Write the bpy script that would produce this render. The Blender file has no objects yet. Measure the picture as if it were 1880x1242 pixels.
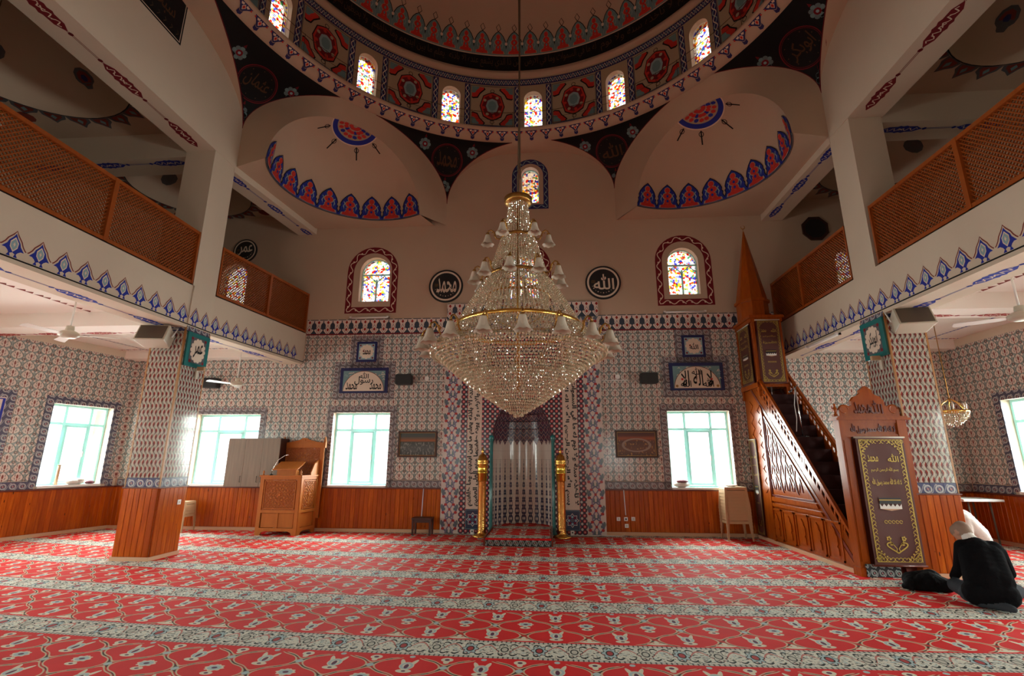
import bpy, bmesh, math, random
from mathutils import Vector, Matrix
from mathutils.geometry import tessellate_polygon
random.seed(7)
V = Vector
PI = math.pi
SC = bpy.context.scene
COL = SC.collection
# ------------------------------------------------------------------ camera
PT, YW, RL = (math.radians(a) for a in (13.859, -4.232, 0.166))
fw = V((math.sin(YW)*math.cos(PT), math.cos(YW)*math.cos(PT), math.sin(PT)))
rt = V((math.cos(YW), -math.sin(YW), 0)); up = rt.cross(fw)
r2 = rt*math.cos(RL)+up*math.sin(RL); u2 = up*math.cos(RL)-rt*math.sin(RL)
CAMLOC = V((0, 0, 1.6))
cam = bpy.data.cameras.new('camera'); cam.sensor_width = 36; cam.lens = 906.3/1880*36
cam.clip_start = 0.05; cam.clip_end = 200
camo = bpy.data.objects.new('camera', cam); COL.objects.link(camo)
camo.matrix_world = Matrix(((r2.x, u2.x, -fw.x, CAMLOC.x), (r2.y, u2.y, -fw.y, CAMLOC.y), (r2.z, u2.z, -fw.z, CAMLOC.z), (0, 0, 0, 1)))
SC.camera = camo
# ------------------------------------------------------------------ world, exposure
W = bpy.data.worlds.new('sky'); SC.world = W; W.use_nodes = True
bg = W.node_tree.nodes['Background']; bg.inputs[0].default_value = (1.0, 0.98, .95, 1); bg.inputs[1].default_value = 2.4
SC.view_settings.view_transform = 'Standard'; SC.view_settings.look = 'None'
SC.view_settings.exposure = 0.15; SC.view_settings.gamma = 1.0; SC.view_settings.use_curve_mapping = False
cy = SC.cycles
cy.use_denoising = True
cy.max_bounces = 7; cy.diffuse_bounces = 4; cy.glossy_bounces = 4; cy.transmission_bounces = 4; cy.transparent_max_bounces = 12
cy.sample_clamp_indirect = 6.0; cy.caustics_reflective = False; cy.caustics_refractive = False
# ------------------------------------------------------------------ daylight behind the windows
D = 11.67                     # the qibla wall
def area(name, loc, direction, sx, sz, radiance, col=(1.0, .98, .92)):
    l = bpy.data.lights.new(name, 'AREA'); l.shape = 'RECTANGLE'; l.size = sx; l.size_y = sz
    l.energy = radiance*PI*sx*sz; l.color = col; l.spread = math.radians(150)     # skylight falls in from above
    o = bpy.data.objects.new(name, l); COL.objects.link(o); o.location = loc
    o.rotation_euler = V(direction).to_track_quat('-Z', 'Z' if abs(direction[2]) < .9 else 'Y').to_euler()
    return o
LW = 25.0
XLW = lambda y: -10.88+0.21*(y-9.7) if y > 8.0 else -11.237      # outer left wall
LOWWIN = [(-5.17, -3.78, 1.0, 2.69), (2.71, 4.10, 1.0, 2.70), (-8.62, -7.0, 1.0, 2.66)]
for i, (a, b, c, d) in enumerate(LOWWIN):
    area('daylight', ((a+b)/2, D+.85, (c+d)/2+.1), (0, -1, -.38), b-a+.9, d-c+.8, LW)
SIDEWINL = [(10.08, 11.32), (6.2, 7.6), (3.4, 4.8), (.4, 1.8), (-2.6, -1.2)]
SIDEWINR = [(9.15, 10.55), (6.2, 7.6), (3.4, 4.8), (.4, 1.8), (-2.6, -1.2)]
for y0, y1 in SIDEWINL:
    area('daylight', (XLW((y0+y1)/2)-.85, (y0+y1)/2, 2.0), (1, -.21 if y0 > 8 else 0, -.38), y1-y0+.8, 2.5, LW)
for y0, y1 in SIDEWINR:
    area('daylight', (9.0+.85, (y0+y1)/2, 2.0), (-1, 0, -.38), y1-y0+.8, 2.5, LW)
BACKWIN = [(-5.3, -3.7, 1.0, 2.7), (2.6, 4.2, 1.0, 2.7)]
YB = -4.0
for a, b, c, d in BACKWIN:
    area('daylight', ((a+b)/2, YB-.85, (c+d)/2), (0, 1, -.38), b-a+.6, d-c+.8, LW*.16)
# ------------------------------------------------------------------ mesh helpers
class MB:
    def __init__(s): s.v = []; s.f = []; s.m = []; s.sm = []
    def add(s, vs, fs, m=0, smooth=False):
        b = len(s.v); s.v += [tuple(p) for p in vs]
        for f in fs: s.f.append(tuple(b+i for i in f)); s.m.append(m); s.sm.append(smooth)
    def box(s, x0, x1, y0, y1, z0, z1, m=0):
        s.hexa([V((x, y, z)) for z in (z0, z1) for x, y in ((x0, y0), (x1, y0), (x1, y1), (x0, y1))], m)
    def hexa(s, p, m=0):
        s.add(p, [(3, 2, 1, 0), (4, 5, 6, 7), (0, 1, 5, 4), (1, 2, 6, 5), (2, 3, 7, 6), (3, 0, 4, 7)], m)
    def obox(s, o, ax, ay, az, m=0):           # o corner, three edge vectors
        o = V(o); ax = V(ax); ay = V(ay); az = V(az)
        s.hexa([o, o+ax, o+ax+ay, o+ay, o+az, o+ax+az, o+ax+ay+az, o+ay+az], m)
    def quad(s, a, b, c, d, m=0): s.add([a, b, c, d], [(0, 1, 2, 3)], m)
    def grid(s, fn, nu, nv, m=0, smooth=True, closeu=False):
        vs = [fn(i/nu, j/nv) for j in range(nv+1) for i in range(nu+1)]
        w = nu+1
        s.add(vs, [(j*w+i, j*w+i+1, (j+1)*w+i+1, (j+1)*w+i) for j in range(nv) for i in range(nu)], m, smooth)
    def lathe(s, prof, c=(0, 0, 0), n=24, m=0, a0=0.0, a1=2*PI, smooth=True):
        cx, cyy, cz = c; N = len(prof)
        full = abs(a1-a0-2*PI) < 1e-6
        na = n if full else n+1
        vs = [(cx+r*math.sin(a0+(a1-a0)*i/n), cyy+r*math.cos(a0+(a1-a0)*i/n), cz+z) for i in range(na) for r, z in prof]
        fs = []
        for i in range(n):
            k = (i+1) % na
            for j in range(N-1): fs.append((i*N+j, k*N+j, k*N+j+1, i*N+j+1))
        s.add(vs, fs, m, smooth)
    def tube(s, pts, r, n=6, m=0, smooth=True, cap=True):
        pts = [V(p) for p in pts]; rs = r if isinstance(r, (list, tuple)) else [r]*len(pts)
        vs = []; nrm = None
        for i, p in enumerate(pts):
            t = (pts[min(i+1, len(pts)-1)]-pts[max(i-1, 0)]).normalized()
            if nrm is None:
                nrm = t.orthogonal().normalized()
            else:
                nrm = (nrm-t*nrm.dot(t)).normalized()
            bn = t.cross(nrm)
            for k in range(n):
                a = 2*PI*k/n; vs.append(p+(nrm*math.cos(a)+bn*math.sin(a))*rs[i])
        fs = [(i*n+k, i*n+(k+1) % n, (i+1)*n+(k+1) % n, (i+1)*n+k) for i in range(len(pts)-1) for k in range(n)]
        if cap: fs += [tuple(range(n-1, -1, -1)), tuple((len(pts)-1)*n+k for k in range(n))]
        s.add(vs, fs, m, smooth)
    def prism(s, poly, fn, t0, t1, m=0):       # poly of (u,v); fn(u,v,h)->point; extruded from h=t0 to t1
        tri = tessellate_polygon([[V((u, v, 0)) for u, v in poly]]); n = len(poly)
        A = [fn(u, v, t0) for u, v in poly]; B = [fn(u, v, t1) for u, v in poly]
        s.add(A+B, [tuple(t) for t in tri]+[tuple(n+i for i in reversed(t)) for t in tri] +
              [(i, (i+1) % n, n+(i+1) % n, n+i) for i in range(n)], m)
    def flat(s, poly, fn, h, m=0):             # painted shape lying on a surface
        tri = tessellate_polygon([[V((u, v, 0)) for u, v in poly]])
        s.add([fn(u, v, h) for u, v in poly], [tuple(t) for t in tri], m)
    def strip(s, pts, w, fn, h, m=0):          # painted line of width w along (u,v) points
        L = []; R = []
        for i, p in enumerate(pts):
            a = pts[max(i-1, 0)]; b = pts[min(i+1, len(pts)-1)]
            dx, dy = b[0]-a[0], b[1]-a[1]; l = math.hypot(dx, dy) or 1
            L.append(fn(p[0]-dy/l*w/2, p[1]+dx/l*w/2, h)); R.append(fn(p[0]+dy/l*w/2, p[1]-dx/l*w/2, h))
        n = len(pts)
        s.add(L+R, [(i, i+1, n+i+1, n+i) for i in range(n-1)], m)
    def build(s, name, mats, parent=None, smooth=None):
        me = bpy.data.meshes.new(name); me.from_pydata(s.v, [], s.f)
        if not isinstance(mats, (list, tuple)): mats = [mats]
        for m in mats: me.materials.append(m)
        me.polygons.foreach_set('material_index', s.m)
        me.polygons.foreach_set('use_smooth', s.sm if smooth is None else [smooth]*len(s.f))
        me.update()
        o = bpy.data.objects.new(name, me); COL.objects.link(o)
        if parent is not None: o.parent = parent
        return o
def fixn(o):
    bm = bmesh.new(); bm.from_mesh(o.data); bmesh.ops.recalc_face_normals(bm, faces=bm.faces); bm.to_mesh(o.data); bm.free(); return o
def bevel(o, w=.006, seg=2):
    md = o.modifiers.new('bevel', 'BEVEL'); md.width = w; md.segments = seg; md.limit_method = 'ANGLE'; return o
def tag(o, label=None, cat=None, group=None, kind=None):
    if label: o['label'] = label
    if cat: o['category'] = cat
    if group: o['group'] = group
    if kind: o['kind'] = kind
    return o
def empty(name, loc=(0, 0, 0), rz=0.0):
    o = bpy.data.objects.new(name, None); COL.objects.link(o); o.location = loc; o.rotation_euler = (0, 0, rz); o.empty_display_size = .1; return o
def thing(name, label, cat, loc=(0, 0, 0), rz=0.0, group=None): return tag(empty(name, loc, rz), label, cat, group)
def struct(o): o['kind'] = 'structure'; return o
def copy_tree(o, parent=None, loc=None, rz=None):
    c = o.copy(); COL.objects.link(c); c.parent = parent
    if loc is not None: c.location = loc
    if rz is not None: c.rotation_euler = (0, 0, rz)
    for ch in o.children: copy_tree(ch, c)
    return c
def plane(o, ux, uy, n):
    o = V(o); ux = V(ux); uy = V(uy); n = V(n)
    return lambda u, v, h=0.0: o+ux*u+uy*v+n*h
def circ(cu, cv, r, n=24, ry=None): ry = ry or r; return [(cu+r*math.cos(2*PI*i/n), cv+ry*math.sin(2*PI*i/n)) for i in range(n)]
def sub_rects(r, holes):
    out = [r]
    for hx0, hx1, hy0, hy1 in holes:
        nx = []
        for x0, x1, y0, y1 in out:
            if hx0 >= x1 or hx1 <= x0 or hy0 >= y1 or hy1 <= y0: nx.append((x0, x1, y0, y1)); continue
            a0, a1 = max(x0, hx0), min(x1, hx1)
            if hx0 > x0: nx.append((x0, hx0, y0, y1))
            if hx1 < x1: nx.append((hx1, x1, y0, y1))
            if hy0 > y0: nx.append((a0, a1, y0, hy0))
            if hy1 < y1: nx.append((a0, a1, hy1, y1))
        out = nx
    return [q for q in out if q[1]-q[0] > 1e-4 and q[3]-q[2] > 1e-4]
# ------------------------------------------------------------------ arabic lettering
FORMS = {}
def _f(ch, base, n): FORMS[ch] = [chr(base+i) for i in range(n)]
for ch, b, n in (('ا', 0xFE8D, 2), ('ب', 0xFE8F, 4), ('ة', 0xFE93, 2), ('ت', 0xFE95, 4), ('ث', 0xFE99, 4), ('ج', 0xFE9D, 4), ('ح', 0xFEA1, 4),
                 ('خ', 0xFEA5, 4), ('د', 0xFEA9, 2), ('ذ', 0xFEAB, 2), ('ر', 0xFEAD, 2), ('ز', 0xFEAF, 2), ('س', 0xFEB1, 4), ('ش', 0xFEB5, 4),
                 ('ص', 0xFEB9, 4), ('ض', 0xFEBD, 4), ('ط', 0xFEC1, 4), ('ظ', 0xFEC5, 4), ('ع', 0xFEC9, 4), ('غ', 0xFECD, 4), ('ف', 0xFED1, 4),
                 ('ق', 0xFED5, 4), ('ك', 0xFED9, 4), ('ل', 0xFEDD, 4), ('م', 0xFEE1, 4), ('ن', 0xFEE5, 4), ('ه', 0xFEE9, 4), ('و', 0xFEED, 2),
                 ('ى', 0xFEEF, 2), ('ي', 0xFEF1, 4), ('لا', 0xFEFB, 2)): _f(ch, b, n)
def ar(s):
    out = []
    for w in s.split(' '):
        if w == 'الله': out.append(['\uFDF2']); continue
        L = []; i = 0
        while i < len(w):
            if w[i:i+2] == 'لا': L.append('لا'); i += 2
            else: L.append(w[i]); i += 1
        g = []
        for k, ch in enumerate(L):
            if ch not in FORMS: g.append(ch); continue
            F = FORMS[ch]
            prev = k > 0 and L[k-1] in FORMS and len(FORMS[L[k-1]]) == 4
            nxt = k < len(L)-1 and L[k+1] in FORMS and len(F) == 4
            g.append(F[3] if prev and nxt else F[1] if prev else F[2] if nxt else F[0])
        out.append(g)
    return ' '.join(''.join(reversed(g)) for g in reversed(out))
_TX = {}
def text_tris(s, bold=0.0):
    k = (s, bold)
    if k in _TX: return _TX[k]
    c = bpy.data.curves.new('lettering', 'FONT'); c.body = s; c.resolution_u = 2; c.offset = bold
    o = bpy.data.objects.new('lettering', c); COL.objects.link(o); bpy.context.view_layer.update()
    me = o.to_mesh(); me.calc_loop_triangles()
    vs = [(v.co.x, v.co.y) for v in me.vertices]; ts = [tuple(t.vertices) for t in me.loop_triangles]
    o.to_mesh_clear(); bpy.data.objects.remove(o); bpy.data.curves.remove(c)
    x0 = min(p[0] for p in vs); x1 = max(p[0] for p in vs); y0 = min(p[1] for p in vs); y1 = max(p[1] for p in vs)
    vs = [((x-x0)/(x1-x0), (y-y0)/(y1-y0)) for x, y in vs]
    _TX[k] = (vs, ts, (x1-x0)/(y1-y0)); return _TX[k]
def put_text(mb, s, fn, u0, v0, u1, v1, h, m=0, bold=0.0, thick=0.0):
    vs, ts, asp = text_tris(s, bold)
    P = [(u0+(u1-u0)*x, v0+(v1-v0)*y) for x, y in vs]
    mb.add([fn(u, v, h) for u, v in P], ts, m)
    if thick:
        ed = {}
        for t in ts:
            for a, b in ((t[0], t[1]), (t[1], t[2]), (t[2], t[0])):
                ed[(a, b)] = 1
        bd = [e for e in ed if (e[1], e[0]) not in ed]
        n = len(P)
        mb.add([fn(u, v, h) for u, v in P]+[fn(u, v, h-thick) for u, v in P], [(a, b, n+b, n+a) for a, b in bd], m)
# ------------------------------------------------------------------ node helpers
NT = None
class S:
    def __init__(s, k): s.k = k
    def __add__(s, o): return mth('ADD', s, o)
    __radd__ = __add__
    def __sub__(s, o): return mth('SUBTRACT', s, o)
    def __rsub__(s, o): return mth('SUBTRACT', o, s)
    def __mul__(s, o): return mth('MULTIPLY', s, o)
    __rmul__ = __mul__
    def __truediv__(s, o): return mth('DIVIDE', s, o)
    def __lt__(s, o): return mth('LESS_THAN', s, o)
    def __gt__(s, o): return mth('GREATER_THAN', s, o)
def setin(sock, v):
    if isinstance(v, S): NT.links.new(v.k, sock)
    elif isinstance(v, (tuple, list)): sock.default_value = tuple(v)+((1,) if len(v) == 3 and sock.type == 'RGBA' else ())
    else: sock.default_value = v
def mth(op, a, b=None, c=None):
    n = NT.nodes.new('ShaderNodeMath'); n.operation = op
    for i, x in enumerate((a, b, c)):
        if x is not None: setin(n.inputs[i], x)
    return S(n.outputs[0])
def fract(x): return mth('FRACT', x)
def ab(x): return mth('ABSOLUTE', x)
def sin_(x): return mth('SINE', x)
def cos_(x): return mth('COSINE', x)
def sqrt_(x): return mth('SQRT', x)
def mn(a, b): return mth('MINIMUM', a, b)
def mx(a, b): return mth('MAXIMUM', a, b)
def floor_(a): return mth('FLOOR', a)
def mix(f, a, b):
    n = NT.nodes.new('ShaderNodeMix'); n.data_type = 'RGBA'
    setin(n.inputs['Factor'], f); setin([i for i in n.inputs if i.name == 'A' and i.type == 'RGBA'][0], a); setin([i for i in n.inputs if i.name == 'B' and i.type == 'RGBA'][0], b)
    return S([o for o in n.outputs if o.type == 'RGBA'][0])
def wpos():
    n = NT.nodes.new('ShaderNodeNewGeometry'); q = NT.nodes.new('ShaderNodeSeparateXYZ'); NT.links.new(n.outputs['Position'], q.inputs[0])
    return S(q.outputs[0]), S(q.outputs[1]), S(q.outputs[2])
def opos():
    n = NT.nodes.new('ShaderNodeTexCoord'); q = NT.nodes.new('ShaderNodeSeparateXYZ'); NT.links.new(n.outputs['Object'], q.inputs[0])
    return S(q.outputs[0]), S(q.outputs[1]), S(q.outputs[2])
def comb(x, y, z):
    n = NT.nodes.new('ShaderNodeCombineXYZ'); setin(n.inputs[0], x); setin(n.inputs[1], y); setin(n.inputs[2], z); return S(n.outputs[0])
def noise(vec, scale, detail=2.0, rough=.5):
    n = NT.nodes.new('ShaderNodeTexNoise'); setin(n.inputs['Vector'], vec); n.inputs['Scale'].default_value = scale
    n.inputs['Detail'].default_value = detail; n.inputs['Roughness'].default_value = rough; return S(n.outputs['Fac'])
def voro(vec, scale, feature='F1', out='Distance'):
    n = NT.nodes.new('ShaderNodeTexVoronoi'); n.feature = feature; setin(n.inputs['Vector'], vec); n.inputs['Scale'].default_value = scale; return S(n.outputs[out])
def orand():
    n = NT.nodes.new('ShaderNodeObjectInfo'); return S(n.outputs['Random'])
def ramp(f, stops):
    n = NT.nodes.new('ShaderNodeValToRGB'); setin(n.inputs[0], f); cr = n.color_ramp
    while len(cr.elements) < len(stops): cr.elements.new(.5)
    for e, (p, c) in zip(cr.elements, stops): e.position = p; e.color = tuple(c)+(1,)
    return S(n.outputs[0])
def ell(u, v, cu, cv, ru, rv):
    a = (u-cu)*(1/ru); b = (v-cv)*(1/rv); return sqrt_(a*a+b*b)
MAT = {}
def mat(name, color, rough=.6, metal=0.0, spec=.5, coat=0.0, bump=None, bstr=.3, bdist=.01, alpha=None, **kw):
    global NT
    m = bpy.data.materials.new(name); m.use_nodes = True; NT = m.node_tree
    p = NT.nodes['Principled BSDF']
    setin(p.inputs['Base Color'], color() if callable(color) else color)
    r = rough() if callable(rough) else rough
    setin(p.inputs['Roughness'], r); p.inputs['Metallic'].default_value = metal; p.inputs['Specular IOR Level'].default_value = spec
    p.inputs['Coat Weight'].default_value = coat; p.inputs['Coat Roughness'].default_value = .12
    if bump:
        b = NT.nodes.new('ShaderNodeBump'); b.inputs['Strength'].default_value = bstr; b.inputs['Distance'].default_value = bdist
        setin(b.inputs['Height'], bump()); NT.links.new(b.outputs[0], p.inputs['Normal'])
    for k, v in kw.items(): setin(p.inputs[k], v)
    MAT[name] = m; return m
def P(name): return MAT[name]
# ------------------------------------------------------------------ plain materials
CREAM = (.74, .60, .48)
def plaster_col():
    x, y, z = wpos(); v = comb(x, y, z)
    return mix(noise(v, 1.3, 4, .6), (.60, .495, .385), (.66, .545, .425))
mat('plaster', plaster_col, .85, bump=lambda: noise(comb(*wpos()), 9, 3), bstr=.12, bdist=.02)
mat('plaster_aisle', (.84, .76, .70), .85)
mat('plaster_pink_dim', lambda: mix(noise(comb(*wpos()), 1.3, 4, .6), (.50, .365, .265), (.56, .41, .30)), .85)  # pinkish upper paint; on the gallery ceilings it also paints in dimness
for nm, c in dict(paint_blue=(.022, .035, .30), paint_red=(.33, .018, .02), paint_brown=(.20, .035, .025), paint_black=(.006, .006, .007), paint_cream=CREAM, paint_teal=(.16, .27, .28),
                  paint_lightblue=(.28, .40, .43), paint_maroon=(.17, .012, .018), paint_gold=(.34, .17, .05), paint_orange=(.45, .12, .05), paint_navy=(.03, .03, .12), paint_ochre=(.42, .33, .22), paint_darkgold=(.09, .055, .03),
                  paint_redred=(.55, .04, .03), paint_grey=(.10, .10, .11), paint_bronze=(.085, .038, .016), paint_slate=(.13, .19, .20)).items():
    mat(nm, c, .75 if nm != 'paint_black' else .6, spec=.2)
mat('white_plastic', (.82, .80, .77), .35); mat('beige_plastic', (.55, .50, .40), .4); mat('tan_plastic', (.48, .31, .17), .38, bump=None)
mat('black_plastic', (.010, .010, .011), .45); mat('speaker_grille', (.10, .075, .05), .7); mat('dark_wood', (.045, .012, .008), .4)
mat('gold', (.85, .52, .13), .22, metal=1.0); mat('gold_dark', (.42, .22, .06), .35, metal=1.0)
def hammered(): return voro(comb(*opos()), 60)
mat('gold_hammered', (.86, .50, .14), .20, metal=1.0, bump=hammered, bstr=.5, bdist=.006)
mat('chrome', (.7, .7, .7), .2, metal=1.0)
mat('turquoise_tile', (.02, .17, .17), .12, spec=.6); mat('white_paint', (.85, .86, .84), .5)
mat('shade_glass', (.66, .57, .46), .4, **{'Subsurface Weight': 0.0, 'Transmission Weight': .15})
mat('cabinet_wood', lambda: mix(noise(comb(opos()[0]*9, opos()[1]*9, opos()[2]*.6), 2.2, 4, .6), (.15, .105, .075), (.31, .235, .17)), .5)
def glass_mat(name, tint=(.92, .97, .97), refl=.08):
    global NT
    m = bpy.data.materials.new(name); m.use_nodes = True; NT = m.node_tree
    NT.nodes.remove(NT.nodes['Principled BSDF']); out = NT.nodes['Material Output']
    t = NT.nodes.new('ShaderNodeBsdfTransparent'); setin(t.inputs[0], tint() if callable(tint) else tint)
    g = NT.nodes.new('ShaderNodeBsdfGlossy'); g.inputs['Roughness'].default_value = .05; g.inputs[0].default_value = (1, 1, 1, 1)
    mx_ = NT.nodes.new('ShaderNodeMixShader'); mx_.inputs[0].default_value = refl
    NT.links.new(t.outputs[0], mx_.inputs[1]); NT.links.new(g.outputs[0], mx_.inputs[2]); NT.links.new(mx_.outputs[0], out.inputs[0])
    MAT[name] = m; return m
glass_mat('pane_glass')
def glow_frame():
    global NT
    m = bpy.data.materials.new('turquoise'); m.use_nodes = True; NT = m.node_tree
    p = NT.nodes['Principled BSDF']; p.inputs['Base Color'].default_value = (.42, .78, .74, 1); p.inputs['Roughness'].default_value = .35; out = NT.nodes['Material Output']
    t = NT.nodes.new('ShaderNodeBsdfTranslucent'); t.inputs[0].default_value = (.80, 1, .98, 1); a = NT.nodes.new('ShaderNodeMixShader'); a.inputs[0].default_value = .16  # translucent share puts a blown-out backlight glow into the window frames
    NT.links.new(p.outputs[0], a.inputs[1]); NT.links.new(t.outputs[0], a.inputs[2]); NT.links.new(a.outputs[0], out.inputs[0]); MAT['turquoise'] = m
glow_frame()
def stained():
    x, y, z = wpos(); v = comb(x, y, z)
    d = voro(v, 21, 'DISTANCE_TO_EDGE'); c = voro(v, 21, 'F1', 'Color')
    q = NT.nodes.new('ShaderNodeSeparateColor'); NT.links.new(c.k, q.inputs[0]); r = S(q.outputs[0])
    col = ramp(r, [(0, (.97, .98, .95)), (.58, (.95, .97, .95)), (.60, (.80, .10, .06)), (.70, (.95, .30, .06)), (.74, (.97, .70, .10)), (.80, (.97, .88, .30)), (.84, (.15, .16, .62)), (.92, (.42, .45, .80)), (.96, (.25, .50, .30))])
    for e in NT.nodes:
        if e.bl_idname == 'ShaderNodeValToRGB': e.color_ramp.interpolation = 'CONSTANT'
    return mix(d < .022, col, (.16, .16, .15))
glass_mat('stained_glass', stained, .03)
def crystal():
    global NT
    m = bpy.data.materials.new('crystal'); m.use_nodes = True; NT = m.node_tree
    NT.nodes.remove(NT.nodes['Principled BSDF']); out = NT.nodes['Material Output']
    t = NT.nodes.new('ShaderNodeBsdfTransparent'); t.inputs[0].default_value = (.95, .9, .8, 1)
    g = NT.nodes.new('ShaderNodeBsdfGlossy'); g.inputs['Roughness'].default_value = .08; g.inputs[0].default_value = (.85, .84, .76, 1)
    d = NT.nodes.new('ShaderNodeBsdfDiffuse'); d.inputs[0].default_value = (.74, .60, .40, 1)
    a = NT.nodes.new('ShaderNodeMixShader'); a.inputs[0].default_value = .80; b = NT.nodes.new('ShaderNodeMixShader'); b.inputs[0].default_value = .50
    NT.links.new(t.outputs[0], a.inputs[1]); NT.links.new(g.outputs[0], a.inputs[2])
    NT.links.new(a.outputs[0], b.inputs[1]); NT.links.new(d.outputs[0], b.inputs[2]); NT.links.new(b.outputs[0], out.inputs[0])
    MAT['crystal'] = m
crystal()
# ------------------------------------------------------------------ wood
def plank_col():
    x, y, z = wpos(); r = orand()
    g = noise(comb(x*14, y*14, z*1.1+r*30), 2.0, 5, .65)
    kn = voro(comb(x*5, y*5, z*1.6+r*9), 1.5)
    c = ramp(g, [(.25, (.26, .040, .002)), (.5, (.46, .088, .004)), (.75, (.62, .16, .008))])
    c = mix(r*.55, c, (.22, .030, .004))
    return mix(kn < .07, c, (.09, .02, .006))
mat('plank', plank_col, .24, spec=.28)
def wood_fn(a, b, sc=1.0):
    def f():
        x, y, z = opos(); r = orand()
        g = noise(comb(x*10*sc, y*10*sc, z*1.4*sc+r*20), 2.0, 5, .6)
        return mix(g, a, b)
    return f
mat('minbar_wood', wood_fn((.18, .028, .002), (.42, .088, .006)), .24, spec=.30)
mat('minbar_dark', wood_fn((.085, .010, .003), (.17, .022, .005)), .3, spec=.5, coat=.25)
mat('carved_wood', wood_fn((.38, .105, .016), (.54, .17, .03)), .5, spec=.25)
def carved_bump():
    x, y, z = opos(); v = comb(x, y, z); return voro(v, 26, 'DISTANCE_TO_EDGE')
mat('carved_relief', wood_fn((.30, .072, .013), (.46, .13, .03)), .45, bump=carved_bump, bstr=.9, bdist=.03)
mat('lattice_wood', wood_fn((.22, .042, .004), (.40, .092, .010)), .4)
mat('bead_ochre', (.38, .17, .05), .4)
mat('door_lattice_dark', (.05, .012, .005), .5)
mat('baseboard', (.60, .36, .22), .45)
# ------------------------------------------------------------------ tiles (glazed print; repeated per tile)
TW, TH = .24, .19
TCR = (.68, .57, .50); TGR = (.12, .165, .165); TRED = (.19, .022, .016); TDK = (.07, .065, .07)
def ogee(axis, blue=False):
    def f():
        x, y, z = wpos(); U = x if axis == 'x' else y
        fu = fract(U*(1/TW)+100.0); u = fu-.5; au = ab(u); v = fract(z*(1/TH)+100.0)
        w = mth('POWER', mx(sin_(mth('POWER', v, .66)*PI), 0.0), .8)*.445; d = au-w
        bud = ell(au, v, 0, .50, .075, .22); core = d < -.19
        lobe = mn(ell(au, v, .5, .30, .15, .13), ell(au, v, .36, .80, .085, .12)) < 1.0
        dot = ell(au, v, .5, .02, .14, .15); dot = mn(dot, ell(au, v, .5, 1.02, .14, .15)); stem = (au < .035)*(v < .25)
        c = mix(d > .0, TCR, (.25, .31, .30)); c = mix(lobe*(d > .03), c, TCR); arm = mn(ell(au-v*.25, v, .10, .30, .05, .13), ell(au, v, .17, .62, .045, .14)) < 1.0; c = mix(arm*(d < -.04), c, (.30, .25, .23))
        c = mix(ab(d) < .048, c, TGR); c = mix(stem, c, TRED); c = mix(bud < 1.0, c, TRED); c = mix(dot < 1.0, c, (.10, .045, .04)); c = mix(dot < .42, c, (.5, .40, .34))
        return mix(noise(comb(x, y, z), .9, 2)*.25, c, (.5, .44, .4))
    return f
mat('tile_x', ogee('x'), .16, spec=.5); mat('tile_y', ogee('y'), .16, spec=.5)
def wave(axis):
    def f():
        x, y, z = wpos(); U = x if axis == 'x' else y
        t = z*(1/.21)+50.0; v = fract(t)
        U0 = U*(1/.075)+20.0; u = fract(U0+sin_(t*2*PI)*.36)-.5
        line = ab(u) < .085; line2 = ab(ab(u)-.27) < .05
        u3 = fract(U0+.40)-.5; u4 = fract(U0-.40)-.5
        fl = mx((ab(u3)+ab(v-.33)*1.2) < .30, (ab(u4)+ab(v-.83)*1.2) < .30)
        c = mix(line2, (.50, .45, .38), (.20, .22, .19)); c = mix(fl, c, (.24, .022, .018)); c = mix(line, c, (.05, .04, .04))
        return c
    return f
mat('tile_wave_x', wave('x'), .12, spec=.5); mat('tile_wave_y', wave('y'), .12, spec=.5)
def scroll(axis, vert=False, base=(.14, .12, .13), lite=(.40, .35, .34), per=.16):
    def f():
        x, y, z = wpos(); U = (x if axis == 'x' else y)
        A, B = (z, U) if vert else (U, z)
        u = fract(A*(1/per)+100.0)-.5; v = fract(B*(1/per)+100.0)-.5
        r = ell(u, v, 0, 0, 1, 1)
        c = mix(ab(r-.30) < .07, base, lite); c = mix(r < .12, c, (.30, .09, .08))
        w = ab(v-sin_(A*(2*PI/per))*.38) < .07
        return mix(w, c, (.33, .33, .36))
    return f
mat('border_x', scroll('x'), .2); mat('border_y', scroll('y'), .2)
mat('border_blue_x', scroll('x', base=(.05, .055, .13), lite=(.45, .44, .45)), .2); mat('border_blue_y', scroll('y', base=(.085, .085, .13), lite=(.42, .40, .40)), .2)
def cypress(z0=4.63):
    x, y, z = wpos()
    u = fract(x*(1/.24)+100.0)-.5; au = ab(u); v = fract((z-z0)*(1/.38)+10.0)
    body = mx(mx(au < (.46-v*1.35), ell(au, v, 0.0, .60, .26, .24) < 1.0), mx((au < .055)*(v < .97), ell(au, v, .17, .47, .10, .07) < 1.0))
    d1 = ab(au-.5)+ab(v-.36)*1.2 < .15; d2 = ab(au-.5)+ab(v-.86)*1.2 < .15
    edge = ab(ab(au-.5)+ab(v-.36)*.85-.26) < .022
    c = mix(body, (.72, .58, .52), (.045, .060, .085)); c = mix(edge, c, (.12, .10, .11)); c = mix(mx(d1, d2), c, (.33, .025, .02))
    return c
mat('cypress_tile', cypress, .2)
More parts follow.
